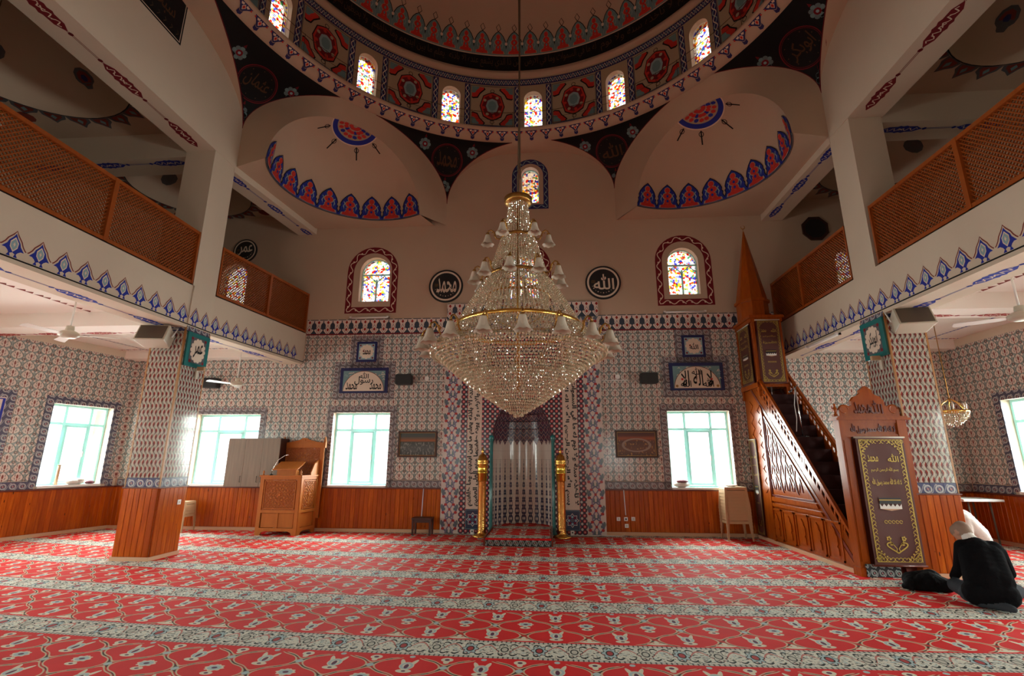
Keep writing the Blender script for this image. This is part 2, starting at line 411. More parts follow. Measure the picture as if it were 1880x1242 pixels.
def flora():
    x, y, z = wpos()
    v = fract(z*(1/.34)+10.0); u = ab(fract((x+2.265)*(1/.41)+.5)-.5)
    c = (.60, .49, .44)
    st = ab(u-ab(sin_(z*(PI/.34)))*.36-.02) < .055; st2 = ab(u-ab(cos_(z*(PI/.34)))*.20) < .04
    r = mn(mn(ell(u, v, .34, .30, .09, .09), ell(u, v, .22, .80, .085, .085)), ell(u, v, .0, .5, .07, .09)) < 1.0
    lf = mn(mn(ell(u, v, .12, .15, .07, .17), ell(u, v, .42, .66, .07, .17)), ell(u, v, .28, .52, .06, .10)) < 1.0
    c = mix(st, c, (.10, .11, .19)); c = mix(lf, c, (.11, .15, .16)); c = mix(st2, c, (.20, .16, .25)); c = mix(r, c, (.36, .03, .03))
    return c
mat('flora_tile', flora, .2)
def redchain():
    x, y, z = wpos()
    v = fract(z*(1/.115)+10.0)-.5; u = fract((x+.62)*(1/.115)+.5)-.5
    q = ell(u, v, 0, 0, .30, .30); c = mix(q < 1.0, (.035, .03, .05), (.45, .04, .05)); c = mix(ell(u, v, 0, 0, .12, .12) < 1.0, c, (.6, .5, .46))
    e = ell(ab(u), ab(v), .5, .5, .24, .24) < 1.0
    return mix(e, c, (.5, .45, .42))
mat('redchain_tile', redchain, .2)
def niche_tile():
    x, y, z = opos()
    a = mth('ARCTAN2', x, y)*(1/.235); u = ab(fract(a+.5)-.5)
    t = z
    w = mx(.40-(t-.15)*.26, .02)*(t < 1.62)
    inn = ell(u, fract(t*(1/.17)), .12, .5, .17, .35)
    body = mth('MULTIPLY', u < w, (ab(inn-1.0) < .45))
    c = mix(body, (.66, .56, .49), (.045, .045, .085))
    g = mx(fract(t*(1/.2)) < .035, u > .488)
    return mix(mth('MULTIPLY', g, .55), c, (.30, .24, .2))
mat('niche_tile', niche_tile, .12, spec=.6)
def muq():
    x, y, z = opos()
    a = mth('ARCTAN2', x, y)*(1/.235); v = z*(1/.17)
    k = floor_(v)*.5; u = ab(fract(a+k)-.5); w = ab(fract(v)-.5)
    d = u+w*.9
    c = mix(ab(d-.46) < .07, (.065, .045, .075), (.33, .17, .15)); return mix(d < .18, c, (.16, .03, .045))
mat('muqarnas_tile', muq, .25)
# ------------------------------------------------------------------ carpet
CP, CS = 1.35, .40                 # row pitch, border stripe depth
def carpet_col(flatp=None):
    def f():
        x, y, z = wpos()
        yy = y-(x-.9)*(x-.9)*.0085
        t = fract((yy-4.57)*(1/CP)+20.0)*CP
        ins = t < CS
        # red field
        U = x*(1/.60)+99.933; v = (t-CS)*(1/(CP-CS))
        us = U+sin_(U*(4*PI))*.045
        g = cos_(us*(2*PI))+cos_((v-.17)*(2*PI/.58))
        wv = mth('MULTIPLY', ab(g) < .23, v > .02); wv = mth('MULTIPLY', wv, v < .93); core = mth('MULTIPLY', ab(g) < .085, wv)
        fu = ab(fract(U+.5)-.5); fh = ab(fract(U)-.5)
        def tulip(uu, vc):
            a = ell(uu, v, 0, vc, .10, .078); b = ell(uu-(v-vc)*.5, v, .040, vc+.055, .034, .080); base = ell(uu, v, 0, vc-.105, .105, .036)
            return mn(a, mn(b, base)) < 1.0, mn(ell(uu, v, 0, vc-.01, .030, .045), ell(uu, v, 0, vc-.105, .03, .014)) < 1.0, ab(a-.70) < .17
        t1 = tulip(fu, .20); t2 = tulip(fu, .76)
        ffl = mth('ARCTAN2', v-.52, fh*.55); fr = ell(fh, v, 0, .52, .125, .062)
        fl = mn(fr-cos_(ffl*9.0)*.10, ell(fh, v, 0, .415, .085, .034)) < 1.0; fli = fr < .74; flc = mn(ell(fh, v, 0, .415, .03, .014), fr*3.2) < 1.0
        sm = mn(ell(fh, v, 0, .92, .085, .045), ell(fh, v, 0, .865, .04, .03)) < 1.0; smi = ell(fh, v, 0, .92, .035, .02) < 1.0
        br = mn(ell(fh, v, 0, .055, .15, .026), ell(fh, v, 0, .10, .035, .045)) < 1.0
        x1 = ell(fu, v, 0, .46, .045, .035) < 1.0; x2 = ell(fh, v, 0, .75, .05, .035) < 1.0; x3 = ell(fu, v, 0, .955, .04, .025) < 1.0
        CRM = (.72, .64, .50); BLU = (.42, .52, .53); BLK = (.02, .025, .022)
        red = mix(noise(comb(x, y, z), 3.0, 3), (.58, .008, .010), (.76, .016, .016))
        c = mix(wv, red, (.62, .45, .30)); c = mix(core, c, mix(fract(v*7.0+U*3.0) < .5, (.50, .03, .02), (.05, .03, .02)))
        big = mx(mx(t1[0], t2[0]), mx(mx(fl, sm), br)); c = mix(big, c, CRM)
        c = mix(mx(fli, mx(t1[2], t2[2])), c, BLU); c = mix(mx(mx(t1[1], t2[1]), mx(flc, smi)), c, (.10, .03, .07))
        c = mix(mx(x1, mx(x2, x3)), c, BLU)
        # border stripe
        w = t*(1/CS); bu = fract(U*2.0)-.5; abu = ab(bu)
        alt = fract(U) < .5
        ang = mth('ARCTAN2', (w-.5)*.7, bu); q0 = ell(bu, w, 0, .5, .21, .27); q = q0-cos_(ang*8.0)*.16
        nz = voro(comb(x*.8, yy*1.5, 0.0), 25); n2 = noise(comb(x*22, yy*40, 0.0), 1.0, 2)
        lf = ab(ab(w-.5)-.27-sin_(U*(12*PI))*.045)
        s = mix(mx(nz < .22, n2 > .61), (.70, .67, .57), BLK); s = mix(mth('MULTIPLY', n2 < .42, nz > .3), s, (.40, .49, .49))
        s = mix(mth('MULTIPLY', lf < .035, fract(U*6.0) < .62), s, BLK); s = mix(mth('MULTIPLY', ab(lf-.06) < .022, fract(U*6.0+.3) < .6), s, (.70, .67, .58))
        s = mix(ab(w-.5-cos_(U*(4*PI))*.24) < .035, s, (.52, .18, .15))
        s = mix(q < 1.0, s, mix(alt, (.40, .50, .52), (.58, .55, .47))); s = mix(ab(q-.98) < .07, s, BLK); s = mix(ab(q0-.48) < .09, s, BLK); s = mix(q0 < .40, s, mix(alt, (.42, .05, .05), (.52, .49, .42)))
        ed = mx(w < .10, w > .90); s = mix(ed, s, mix(fract(x*24.0) < .35, (.52, .50, .44), (.10, .10, .09)))
        return mix(ins, c, s)
    return f
mat('carpet', carpet_col(), .8, spec=.14, bump=lambda: noise(comb(*wpos()), 260, 2), bstr=.35, bdist=.006)
# ================================================================== STRUCTURE
CX, CY_, RR, ZR = -.555, 5.98, 5.23, 9.6        # dome centre, ring radius and height
XLB = lambda y: -6.45 if y <= 8.72 else -6.45+(y-8.72)*.125      # inner face of left gallery
XRB = 5.36
ZB, ZP, ZRAIL = 3.95, 4.68, 5.73
ZBEAM = 7.5
flo = MB(); flo.box(-11.6, 9.4, YB-.3, D+.3, -.12, 0)
floor = struct(flo.build('floor', P('carpet')))
# ---- qibla wall
ARCHW = [(-4.80, -4.02, 5.5, 6.70), (2.99, 3.73, 5.52, 6.74), (-.95, -.19, 5.5, 6.70), (-.63, -.16, 8.12, 9.17), (-8.56, -7.85, 5.46, 6.62), (6.95, 7.66, 5.46, 6.62)]
NICHE = (-1.30, .06, 0.0, 2.95)
wb = MB()
holes = LOWWIN+ARCHW+[NICHE]
for x0, x1, z0, z1 in sub_rects((-11.3, 9.3, 0, 10.4), holes):
    wb.box(x0, x1, D, D+.30, z0, z1)
def arch_pts(x0, x1, z1, n=14):
    r = (x1-x0)/2; c = (x0+x1)/2
    return [(c+r*math.cos(PI*i/n), z1-r+r*math.sin(PI*i/n)) for i in range(n+1)]
wallf = plane((0, D, 0), (1, 0, 0), (0, 0, 1), (0, -1, 0))
for x0, x1, z0, z1 in ARCHW:
    ap = arch_pts(x0, x1, z1); c = (x0+x1)/2
    k = len(ap)//2
    wb.prism([(x1, z1)]+[(u, v) for u, v in ap[k::-1]], wallf, -.30, 0)
    wb.prism([(x0, z1)]+[(u, v) for u, v in ap[:k-1:-1]], wallf, -.30, 0)
wall_front = struct(fixn(wb.build('wall_front', P('plaster_pink_dim'))))
# ---- outer side walls, back wall, roofs
def sidewall(name, pts, wins, zt):
    m = MB()
    for (xa, ya), (xb, yb) in zip(pts, pts[1:]):
        L = math.hypot(xb-xa, yb-ya); ux = V(((xb-xa)/L, (yb-ya)/L, 0)); n = V((-ux.y, ux.x, 0))
        if n.x*(-xa) < 0: n = -n
        hs = [((y0-ya)/(yb-ya)*L, (y1-ya)/(yb-ya)*L, 1.02, 2.78) for y0, y1 in wins if ya-.01 <= y0 and y1 <= yb+.01]
        for u0, u1, z0, z1 in sub_rects((-.02, L+.02, 0, zt), hs):
            m.obox(V((xa, ya, z0))+ux*u0, ux*(u1-u0), -n*.3, V((0, 0, z1-z0)))
    return struct(fixn(m.build(name, P('plaster'))))
LPTS = [(-11.237, YB-.2), (-11.237, 8.0), (XLW(D+.2), D+.2)]
wall_left = sidewall('wall_left', LPTS, SIDEWINL, 10.4)
wall_right = sidewall('wall_right', [(9.0, YB-.2), (9.0, D+.2)], SIDEWINR, 10.4)
m = MB()
for x0, x1, z0, z1 in sub_rects((-11.6, 9.4, 0, 10.4), BACKWIN): m.box(x0, x1, YB-.3, YB, z0, z1)
wall_back = struct(m.build('wall_back', P('plaster')))
# nave side walls above the gallery beams
for side, x0, x1 in (('left', -7.07, -6.45), ('right', XRB, XRB+.6)):
    m = MB(); m.box(x0, x1, YB, 8.755 if side == 'left' else 8.575, ZBEAM, 10.3)
    struct(m.build('wall_upper_'+side, P('plaster')))
# gallery floors (aisle ceilings), gallery parapets, gallery ceilings
def yseg_box(m, xin0, xin1, y0, y1, z0, z1):       # box whose inner side follows XLB
    m.hexa([V((xin0(y0), y0, z0)), V((xin1(y0), y0, z0)), V((xin1(y1), y1, z0)), V((xin0(y1), y1, z0)),
            V((xin0(y0), y0, z1)), V((xin1(y0), y0, z1)), V((xin1(y1), y1, z1)), V((xin0(y1), y1, z1))])
m = MB(); m.box(-11.3, -6.9, YB, 8.72, 4.22, 4.40); yseg_box(m, lambda y: -11.3, lambda y: XLB(y)-.4, 8.72, D, 4.22, 4.40)
m.box(-11.3, -7.0, 8.12, 8.70, 3.95, 4.22); m.box(-11.3, -6.9, 11.35, D, 4.02, 4.22); m.box(-11.3, -10.75, YB, 8.1, 4.02, 4.22)
aisle_l = struct(m.build('ceiling_left', P('plaster_aisle')))
m = MB(); m.box(XRB+.4, 9.1, YB, D, 4.22, 4.40); m.box(XRB+.5, 9.1, 8.0, 8.56, 3.95, 4.22); m.box(XRB+.4, 9.1, 11.35, D, 4.02, 4.22); m.box(8.6, 9.1, YB, 8, 4.02, 4.22)
aisle_r = struct(m.build('ceiling_right', P('plaster_aisle')))
m = MB(); m.box(-7.07, -6.45, YB, 8.72, ZB-.06, ZP); yseg_box(m, lambda y: XLB(y)-.5, XLB, 8.72, D, ZB-.06, ZP)
par_l = struct(m.build('parapet_left', P('plaster')))
m = MB(); m.box(XRB, XRB+.6, YB, 8.58, ZB-.06, ZP); m.box(XRB, XRB+.5, 8.58, D, ZB-.06, ZP)
par_r = struct(m.build('parapet_right', P('plaster')))
m = MB(); m.box(XRB, XRB+.5, 8.56, D, ZBEAM-.10, ZBEAM+.2); m.box(XRB+.58, 9.1, 8.0, 8.56, ZBEAM-.1, 8.0)
beam_r = struct(m.build('beam_right', P('plaster')))
m = MB(); yseg_box(m, lambda y: XLB(y)-.5, XLB, 8.70, D, ZBEAM-.10, ZBEAM+.2); m.box(-11.3, -7.0, 8.12, 8.70, ZBEAM-.1, 8.0)
beam_l = struct(m.build('beam_left', P('plaster')))
def gallery_ceiling(name, x0, x1, domes, mp):
    m = MB(); z = 7.95
    hs = [(cx-r, cx+r, cy-r, cy+r) for cx, cy, r in domes]
    for a, b, c, d in sub_rects((x0, x1, YB, D), hs): m.box(a, b, c, d, z, z+.15)
    for cx, cy, r in domes:
        n = 32
        for i in range(n):          # square-to-circle soffit
            a0, a1 = 2*PI*i/n, 2*PI*(i+1)/n
            def sq(a): k = r/max(abs(math.cos(a)), abs(math.sin(a))); return V((cx+k*math.cos(a), cy+k*math.sin(a), z))
            ci = lambda a: V((cx+r*math.cos(a), cy+r*math.sin(a), z))
            m.quad(sq(a0), sq(a1), ci(a1), ci(a0))
        m.grid(lambda u, v: V((cx+r*math.cos(v*PI/2)*math.cos(2*PI*u), cy+r*math.cos(v*PI/2)*math.sin(2*PI*u), z+.8*math.sin(v*PI/2))), 32, 6)
    return struct(m.build(name, mp))
GDL = [(-8.55, 6.1, 1.48), (-8.6, 10.2, 1.3)]; GDR = [(7.4, 6.0, 1.4), (7.4, 10.1, 1.25)]
gc_l = gallery_ceiling('ceiling_gallery_left', -11.3, -6.5, GDL, P('plaster_pink_dim')); gc_r = gallery_ceiling('ceiling_gallery_right', XRB+.05, 9.1, GDR, P('plaster_pink_dim'))  # darker plaster here puts the galleries' lack of light into the colour
# ---- pendentives, ring, exedrae
ring = lambda th, R=RR, z=ZR: V((CX+R*math.sin(math.radians(th)), CY_+R*math.cos(math.radians(th)), z))
TIPS = {'A': V((-6.45, 8.74, 8.48)), 'B': V((-2.6, D, 8.17)), 'C': V((1.79, D, 8.45)), 'E': V((XRB, 8.56, 8.52)), 'F': V((-6.45, 3.22, 8.48)), 'G': V((XRB, 3.4, 8.52))}
def pend(tip, th, t):
    q = ring(th); a = t*PI/2
    return V((tip.x+(q.x-tip.x)*(1-math.cos(a)), tip.y+(q.y-tip.y)*(1-math.cos(a)), tip.z+(q.z-tip.z)*math.sin(a)))
PENDS = [('A', -85, -51), ('B', -41.2, -3.2), ('C', 8, 41), ('E', 53, 86), ('F', -129, -95), ('G', 96, 127)]
pend_objs = []
for k, a, b in PENDS:
    m = MB(); tip = TIPS[k]
    m.grid(lambda u, v: pend(tip, a+(b-a)*u, v), 20, 20)
    o = struct(m.build('pendentive', P('paint_black'))); pend_objs.append(o)
def resample(pts, n):
    L = [0]
    for p, q in zip(pts, pts[1:]): L.append(L[-1]+(q-p).length)
    out = []; j = 0
    for i in range(n+1):
        d = L[-1]*i/n
        while j < len(L)-2 and L[j+1] < d: j += 1
        s = (d-L[j])/max(L[j+1]-L[j], 1e-9); out.append(pts[j].lerp(pts[j+1], min(max(s, 0), 1)))
    return out
def edge1(ka, tha, kb, thb, drop):
    pts = [V((TIPS[ka].x, TIPS[ka].y, drop))] if drop else []
    pts += [pend(TIPS[ka], tha, i/16) for i in range(17)]
    pts += [ring(tha+(thb-tha)*i/6) for i in range(1, 6)]
    pts += [pend(TIPS[kb], thb, i/16) for i in range(16, -1, -1)]
    if drop: pts += [V((TIPS[kb].x, TIPS[kb].y, drop))]
    return pts
ZE = 7.55
class Exedra: pass
EX = []
for ka, tha, kb, thb, cs, r, sgn in (('A', -51, 'B', -41.2, V((-4.08, 9.44, 0)), 1.85, -1), ('C', 41, 'E', 53, V((3.08, 9.38, 0)), 1.82, 1)):
    e = Exedra(); EX.append(e); e.c = cs; e.r = r; e.h = 1.72; e.s0 = .45; e.sgn = sgn
    n = V((cs.x-CX, cs.y-CY_, 0)).normalized(); e.n = n
    l = V((TIPS[kb].x-TIPS[ka].x, TIPS[kb].y-TIPS[ka].y, 0)); l = (l-n*l.dot(n)).normalized(); e.l = l       # from a to b
    w0 = math.sqrt(r*r-e.s0**2); h0 = e.h*w0/r; e.w0 = w0
    E2 = [cs+n*e.s0+l*(-w0*math.cos(PI*i/40))+V((0, 0, ZE+h0*math.sin(PI*i/40))) for i in range(41)]
    E1 = resample(edge1(ka, tha, kb, thb, ZE), 56); E2r = resample(E2, 56)
    m = MB(); m.grid(lambda u, v: E1[round(u*56)].lerp(E2r[round(u*56)], v), 56, 6)
    e.arch = struct(m.build('arch_soffit', P('plaster_pink_dim')))
    m = MB()                                     # semidome
    def sd(u, v, e=e):
        s = e.s0+(e.r-e.s0)*math.sin(v*PI/2); w = math.sqrt(max(e.r**2-s*s, 0)); a = PI*u
        return e.c+e.n*s+e.l*(-w*math.cos(a))+V((0, 0, ZE+e.h*w/e.r*math.sin(a)))
    m.grid(sd, 48, 20)
    e.dome = struct(m.build('semidome', P('plaster_pink_dim')))
    # flat corner soffit round the semidome
    kx = V((XLB(D), D, 0)) if sgn < 0 else V((XRB, D, 0))
    poly = [E2[0], TIPS[ka], kx, TIPS[kb], E2[-1]] if sgn < 0 else [E2[0], TIPS[ka], kx, TIPS[kb], E2[-1]]
    poly = [V((p.x, p.y, 0)) for p in poly]
    e.wallz = ZE
    def hit(d, poly=poly, c=V((cs.x, cs.y, 0))):
        best = None
        for p, q in zip(poly, poly[1:]):
            ex, ey = q.x-p.x, q.y-p.y; den = d.x*ey-d.y*ex
            if abs(den) < 1e-9: continue
            t = ((p.x-c.x)*ey-(p.y-c.y)*ex)/den; s = ((p.x-c.x)*d.y-(p.y-c.y)*d.x)/den
            if t > 0 and -1e-6 <= s <= 1+1e-6 and (best is None or t < best): best = t
        return best
    a0 = math.atan2(-w0, e.s0); a1 = math.atan2(w0, e.s0); N = 60; rows = []
    for i in range(N+1):
        a = a0+(a1-a0)*i/N; d = n*math.cos(a)+l*math.sin(a); t = max(hit(d) or r, r+.002)
        rows.append((V((cs.x, cs.y, ZE))+d*r, V((cs.x, cs.y, ZE))+d*t))
    m = MB(); m.add([p for rw in rows for p in rw], [(2*i, 2*i+2, 2*i+3, 2*i+1) for i in range(N)])
    e.soff = struct(m.build('ceiling_corner', P('plaster_pink_dim')))
# front and side arch soffits between pendentives and the flat walls
for ka, tha, kb, thb, fn in (('B', -3.2, 'C', 8, lambda p: V((p.x, D, p.z))), ('F', -95, 'A', -85, lambda p: V((-6.45, p.y, p.z))), ('E', 86, 'G', 96, lambda p: V((XRB, p.y, p.z)))):
    E1 = resample(edge1(ka, tha, kb, thb, None), 48); m = MB(); m.grid(lambda u, v: E1[round(u*48)].lerp(fn(E1[round(u*48)]), v), 48, 2)
    struct(m.build('arch_soffit', P('plaster_pink_dim')))
# ring cornice, outer closing slab
m = MB(); C0 = (CX, CY_, 0)
m.lathe([(7.9, 9.64), (RR+.02, 9.62), (RR, ZR), (5.12, 9.70), (5.02, 9.76), (4.95, 9.78), (4.94, 9.84), (4.97, 9.87), (5.14, 9.88)], C0, 120)
cornice = struct(m.build('cornice_ring', P('plaster_pink_dim')))
m = MB(); m.box(-11.6, 9.4, YB-.3, CY_-5.0, 9.9, 10.1); m.box(-11.6, -7.2, CY_-5, D+.3, 9.9, 10.1); m.box(6.2, 9.4, CY_-5, D+.3, 9.9, 10.1)
for sx in (-1, 1):
    m.box(CX+sx*5.1 if sx > 0 else -7.4, 6.4 if sx > 0 else CX-5.1, YB, D+.3, 10.0, 10.1)
roof = struct(m.build('ceiling', P('plaster')))
# drum with arched windows every 24 degrees
RD = 5.10; ZD0, ZD1 = 9.82, 11.50
cyl = lambda th, z, h=0.0: V((CX+(RD-h)*math.sin(math.radians(th)), CY_+(RD-h)*math.cos(math.radians(th)), z))
WTH = [3+24*k for k in range(-7, 8)]; WHALF = 2.65; WZ0, WZ1 = 9.93, 11.03
m = MB()
for k, th in enumerate(WTH):
    a, b = th+WHALF, th+24-WHALF
    m.grid(lambda u, v: cyl(a+(b-a)*u, ZD0+(ZD1-ZD0)*v), 8, 1, 0)
    m.grid(lambda u, v: cyl(th-WHALF+2*WHALF*u, ZD0+(WZ0-ZD0)*v), 3, 1, 0)
    rz = math.radians(WHALF)*RD; zc = WZ1-rz; n = 12
    top = [(th-WHALF*math.cos(PI*i/n), zc+rz*math.sin(PI*i/n)) for i in range(n+1)]
    for i in range(n):
        (t0, z0), (t1, z1) = top[i], top[i+1]
        m.quad(cyl(t0, z0), cyl(t1, z1), cyl(t1, ZD1), cyl(t0, ZD1))
        m.quad(cyl(t0, z0), cyl(t1, z1), cyl(t1, z1, -.28), cyl(t0, z0, -.28), 1)
    for t in (th-WHALF, th+WHALF): m.quad(cyl(t, WZ0), cyl(t, zc), cyl(t, zc, -.28), cyl(t, WZ0, -.28), 1)
    m.quad(cyl(th-WHALF, WZ0), cyl(th+WHALF, WZ0), cyl(th+WHALF, WZ0, -.28), cyl(th-WHALF, WZ0, -.28), 1)
drum = struct(m.build('drum_wall', [P('paint_ochre'), P('plaster')]))
for k, th in enumerate(WTH):
    rz = math.radians(WHALF)*RD; zc = WZ1-rz; n = 12
    pl = [(th-WHALF, WZ0)]+[(th-WHALF*math.cos(PI*i/n), zc+rz*math.sin(PI*i/n)) for i in range(n+1)]+[(th+WHALF, WZ0)]
    w = struct(empty('window_%d' % (20+k), cyl(th, WZ0, -.2)))
    m = MB(); m.prism(pl, lambda u, v, h: cyl(u, v, -.16+h)-cyl(th, WZ0, -.2), 0, -.012)
    m.build('pane', P('stained_glass'), w)
    m = MB(); pts = [cyl(u, v, -.13)-cyl(th, WZ0, -.2) for u, v in pl]; m.tube(pts, .012, 5)
    m.build('window_frame', P('white_paint'), w)
# upper cornice and dome
DOMEC, DR = 11.10, 5.10
m = MB(); m.lathe([(5.10, 11.46), (5.04, 11.48), (5.0, 11.54), (5.02, 11.60), (5.08, 11.63)], C0, 120)
struct(m.build('cornice_dome', P('plaster_pink_dim')))
def dome(th, z, h=0.0):
    R = math.sqrt(max(DR*DR-(z-DOMEC)**2, 1e-6)); R2 = R-h
    return V((CX+R2*math.sin(math.radians(th)), CY_+R2*math.cos(math.radians(th)), z))
m = MB(); zs = [11.5+(DOMEC+DR-11.5)*math.sin(j/20*PI/2) for j in range(21)]
m.grid(lambda u, v: dome(360*u, zs[round(v*20)]), 180, 20)
dome_o = struct(m.build('dome', P('plaster_pink_dim')))
# ---- pillars
def pillar(name, x0, x1, y0, y1, zt):
    m = MB(); m.box(x0, x1, y0, y1, 0, zt); return struct(m.build(name, P('plaster')))
pil_l = pillar('pillar_left', -7.06, -6.46, 8.10, 8.72, 8.0); pil_r = pillar('pillar_right', XRB+.01, 5.93, 7.98, 8.58, 8.0)
pil_l2 = pillar('pillar_left_rear', -7.06, -6.46, 3.2, 3.8, 8.0); pil_r2 = pillar('pillar_right_rear', XRB+.01, 5.95, 3.2, 3.8, 8.0)
# ================================================================== tiles and planks as pieces
_pm = {}
def piece_mesh(kind, w, h, t, ch, material):
    k = (kind, round(w, 3), round(h, 3), material.name)
    if k in _pm: return _pm[k]
    me = bpy.data.meshes.new(kind)
    vs = [(0, 0, 0), (w, 0, 0), (w, h, 0), (0, h, 0), (0, 0, t-ch), (w, 0, t-ch), (w, h, t-ch), (0, h, t-ch), (ch, ch, t), (w-ch, ch, t), (w-ch, h-ch, t), (ch, h-ch, t)]
    fs = [(0, 1, 5, 4), (1, 2, 6, 5), (2, 3, 7, 6), (3, 0, 4, 7), (4, 5, 9, 8), (5, 6, 10, 9), (6, 7, 11, 10), (7, 4, 8, 11), (8, 9, 10, 11)]
    me.from_pydata(vs, [], fs); me.materials.append(material); _pm[k] = me; return me
def place_pieces(kind, o, ux, n, rects, material, parent, t=.012, gap=.002, ch=.0015, limit=300, stuff=None):
    """rects (u0,u1,v0,v1) on the wall plane through o along ux and up; the nearest ones become objects"""
    o = V(o); ux = V(ux).normalized(); uy = V((0, 0, 1)); n = V(n).normalized()
    flip = ux.cross(uy).dot(n) < 0
    def ctr(r): return (o+ux*((r[0]+r[1])/2)+uy*((r[2]+r[3])/2)-CAMLOC).length
    rects = sorted([r for r in rects if r[1]-r[0] > .015 and r[3]-r[2] > .015], key=ctr)
    for u0, u1, v0, v1 in rects[:limit]:
        w, h = u1-u0-gap, v1-v0-gap
        me = piece_mesh(kind, w, h, t, ch, material)
        ob = bpy.data.objects.new(kind, me); COL.objects.link(ob); ob.parent = parent
        if not flip: p = o+ux*(u0+gap/2)+uy*(v0+gap/2); ax = ux
        else: p = o+ux*(u1-gap/2)+uy*(v0+gap/2); ax = -ux
        ob.matrix_world = Matrix(((ax.x, uy.x, n.x, p.x), (ax.y, uy.y, n.y, p.y), (ax.z, uy.z, n.z, p.z), (0, 0, 0, 1)))
    if len(rects) > limit:
        m = MB()
        for u0, u1, v0, v1 in rects[limit:]:
            p = o+ux*(u0+gap/2)+uy*(v0+gap/2); m.obox(p, ux*(u1-u0-gap), uy*(v1-v0-gap), n*t)
        ob = fixn(m.build(stuff or kind+'_field', material, parent)); ob['kind'] = 'stuff'
def cells(u0, u1, v0, v1, w, h, holes, au=0.0, av=0.0):
    out = []; i0 = math.floor((u0-au)/w); i1 = math.ceil((u1-au)/w); j0 = math.floor((v0-av)/h); j1 = math.ceil((v1-av)/h)
    for j in range(j0, j1):
        for i in range(i0, i1):
            a, b = max(u0, au+i*w), min(u1, au+(i+1)*w); c, d = max(v0, av+j*h), min(v1, av+(j+1)*h)
            if b-a < 1e-4 or d-c < 1e-4: continue
            out += sub_rects((a, b, c, d), [q for q in holes if q[0] < b and q[1] > a and q[2] < d and q[3] > c])
    return out
def frame_cells(x0, x1, z0, z1, b=.16, bottom=True):   # border pieces round a rectangle
    out = []
    def run(a0, a1): k = max(1, round((a1-a0)/b)); return [(a0+(a1-a0)*i/k, a0+(a1-a0)*(i+1)/k) for i in range(k)]
    for a, c in run(x0-b, x1+b):
        out.append((a, c, z1, z1+b))
        if bottom: out.append((a, c, z0-b, z0))
    for a, c in run(z0, z1): out += [(x0-b, x0, a, c), (x1, x1+b, a, c)]
    return out
BW = .16
PANELS = [(-4.72, -4.21, 3.94, 4.43), (-5.08, -3.88, 3.16, 3.78), (3.17, 3.70, 3.97, 4.47), (2.83, 4.06, 3.17, 3.82)]
MIH = (-2.47, 1.23, 0, 5.37)
WZ = .97
grow = lambda r, b: (r[0]-b, r[1]+b, r[2]-b, r[3]+b)
fh = [grow(r, BW) for r in LOWWIN]+[grow(r, BW) for r in PANELS]+[MIH]
rects = cells(-6.06, 5.36, WZ+BW, 4.63, TW, TH, fh)+cells(-10.46, -6.06, WZ+BW, 4.05, TW, TH, fh)+cells(5.36, 9.0, WZ+BW, 4.05, TW, TH, fh)
place_pieces('tile', (0, D, 0), (1, 0, 0), (0, -1, 0), rects, P('tile_x'), wall_front, stuff='tile_field')
bord = []
for r in LOWWIN: bord += [q for q in frame_cells(*r, b=BW, bottom=False)]
for r in PANELS: bord += frame_cells(*r, b=BW)
for a, b in ((-10.4, MIH[0]), (MIH[1], 8.98)):
    k = round((b-a)/BW); bord += [(a+(b-a)*i/k, a+(b-a)*(i+1)/k, WZ, WZ+BW) for i in range(k)]
bord2 = []
for q in bord:
    for w in LOWWIN: 
        if q[0] < w[1] and q[1] > w[0] and q[2] < w[3] and q[3] > w[2]: break
    else: bord2.append(q)
place_pieces('border_tile', (0, D, 0), (1, 0, 0), (0, -1, 0), bord2, P('border_x'), wall_front, t=.016, stuff='border_field')
cyp = []
for a, b in ((-6.06, MIH[0]), (MIH[1], XRB)):
    x = math.floor(a/.24)*.24
    while x < b: cyp.append((max(a, x), min(b, x+.24), 4.66, 5.03)); x += .24
place_pieces('crest_tile', (0, D, 0), (1, 0, 0), (0, -1, 0), cyp, P('cypress_tile'), wall_front, t=.016)
m = MB()
for a, b in ((-6.06, MIH[0]), (MIH[1], XRB)): m.box(a, b, D-.02, D, 4.63, 4.66)
m.build('red_bead', P('paint_maroon'), wall_front)
def planks_run(u0, u1, z0, z1, holes=(), w=.105): return cells(u0, u1, z0, z1, w, 10, list(holes), au=u0)
place_pieces('plank', (0, D, 0), (1, 0, 0), (0, -1, 0), planks_run(-10.46, MIH[0], .07, WZ-.03)+planks_run(MIH[1], 8.98, .07, WZ-.03), P('plank'), wall_front, t=.035, ch=.006, limit=400)
m = MB()
for a, b in ((-10.46, MIH[0]), (MIH[1], 8.98)): m.box(a, b, D-.055, D, WZ-.03, WZ)
m.build('wainscot_rail', P('minbar_dark'), wall_front)
m = MB()
for a, b in ((-10.46, MIH[0]), (MIH[1], 8.98)): m.box(a, b, D-.05, D, 0, .07)
struct(m.build('baseboard_front', P('baseboard')))
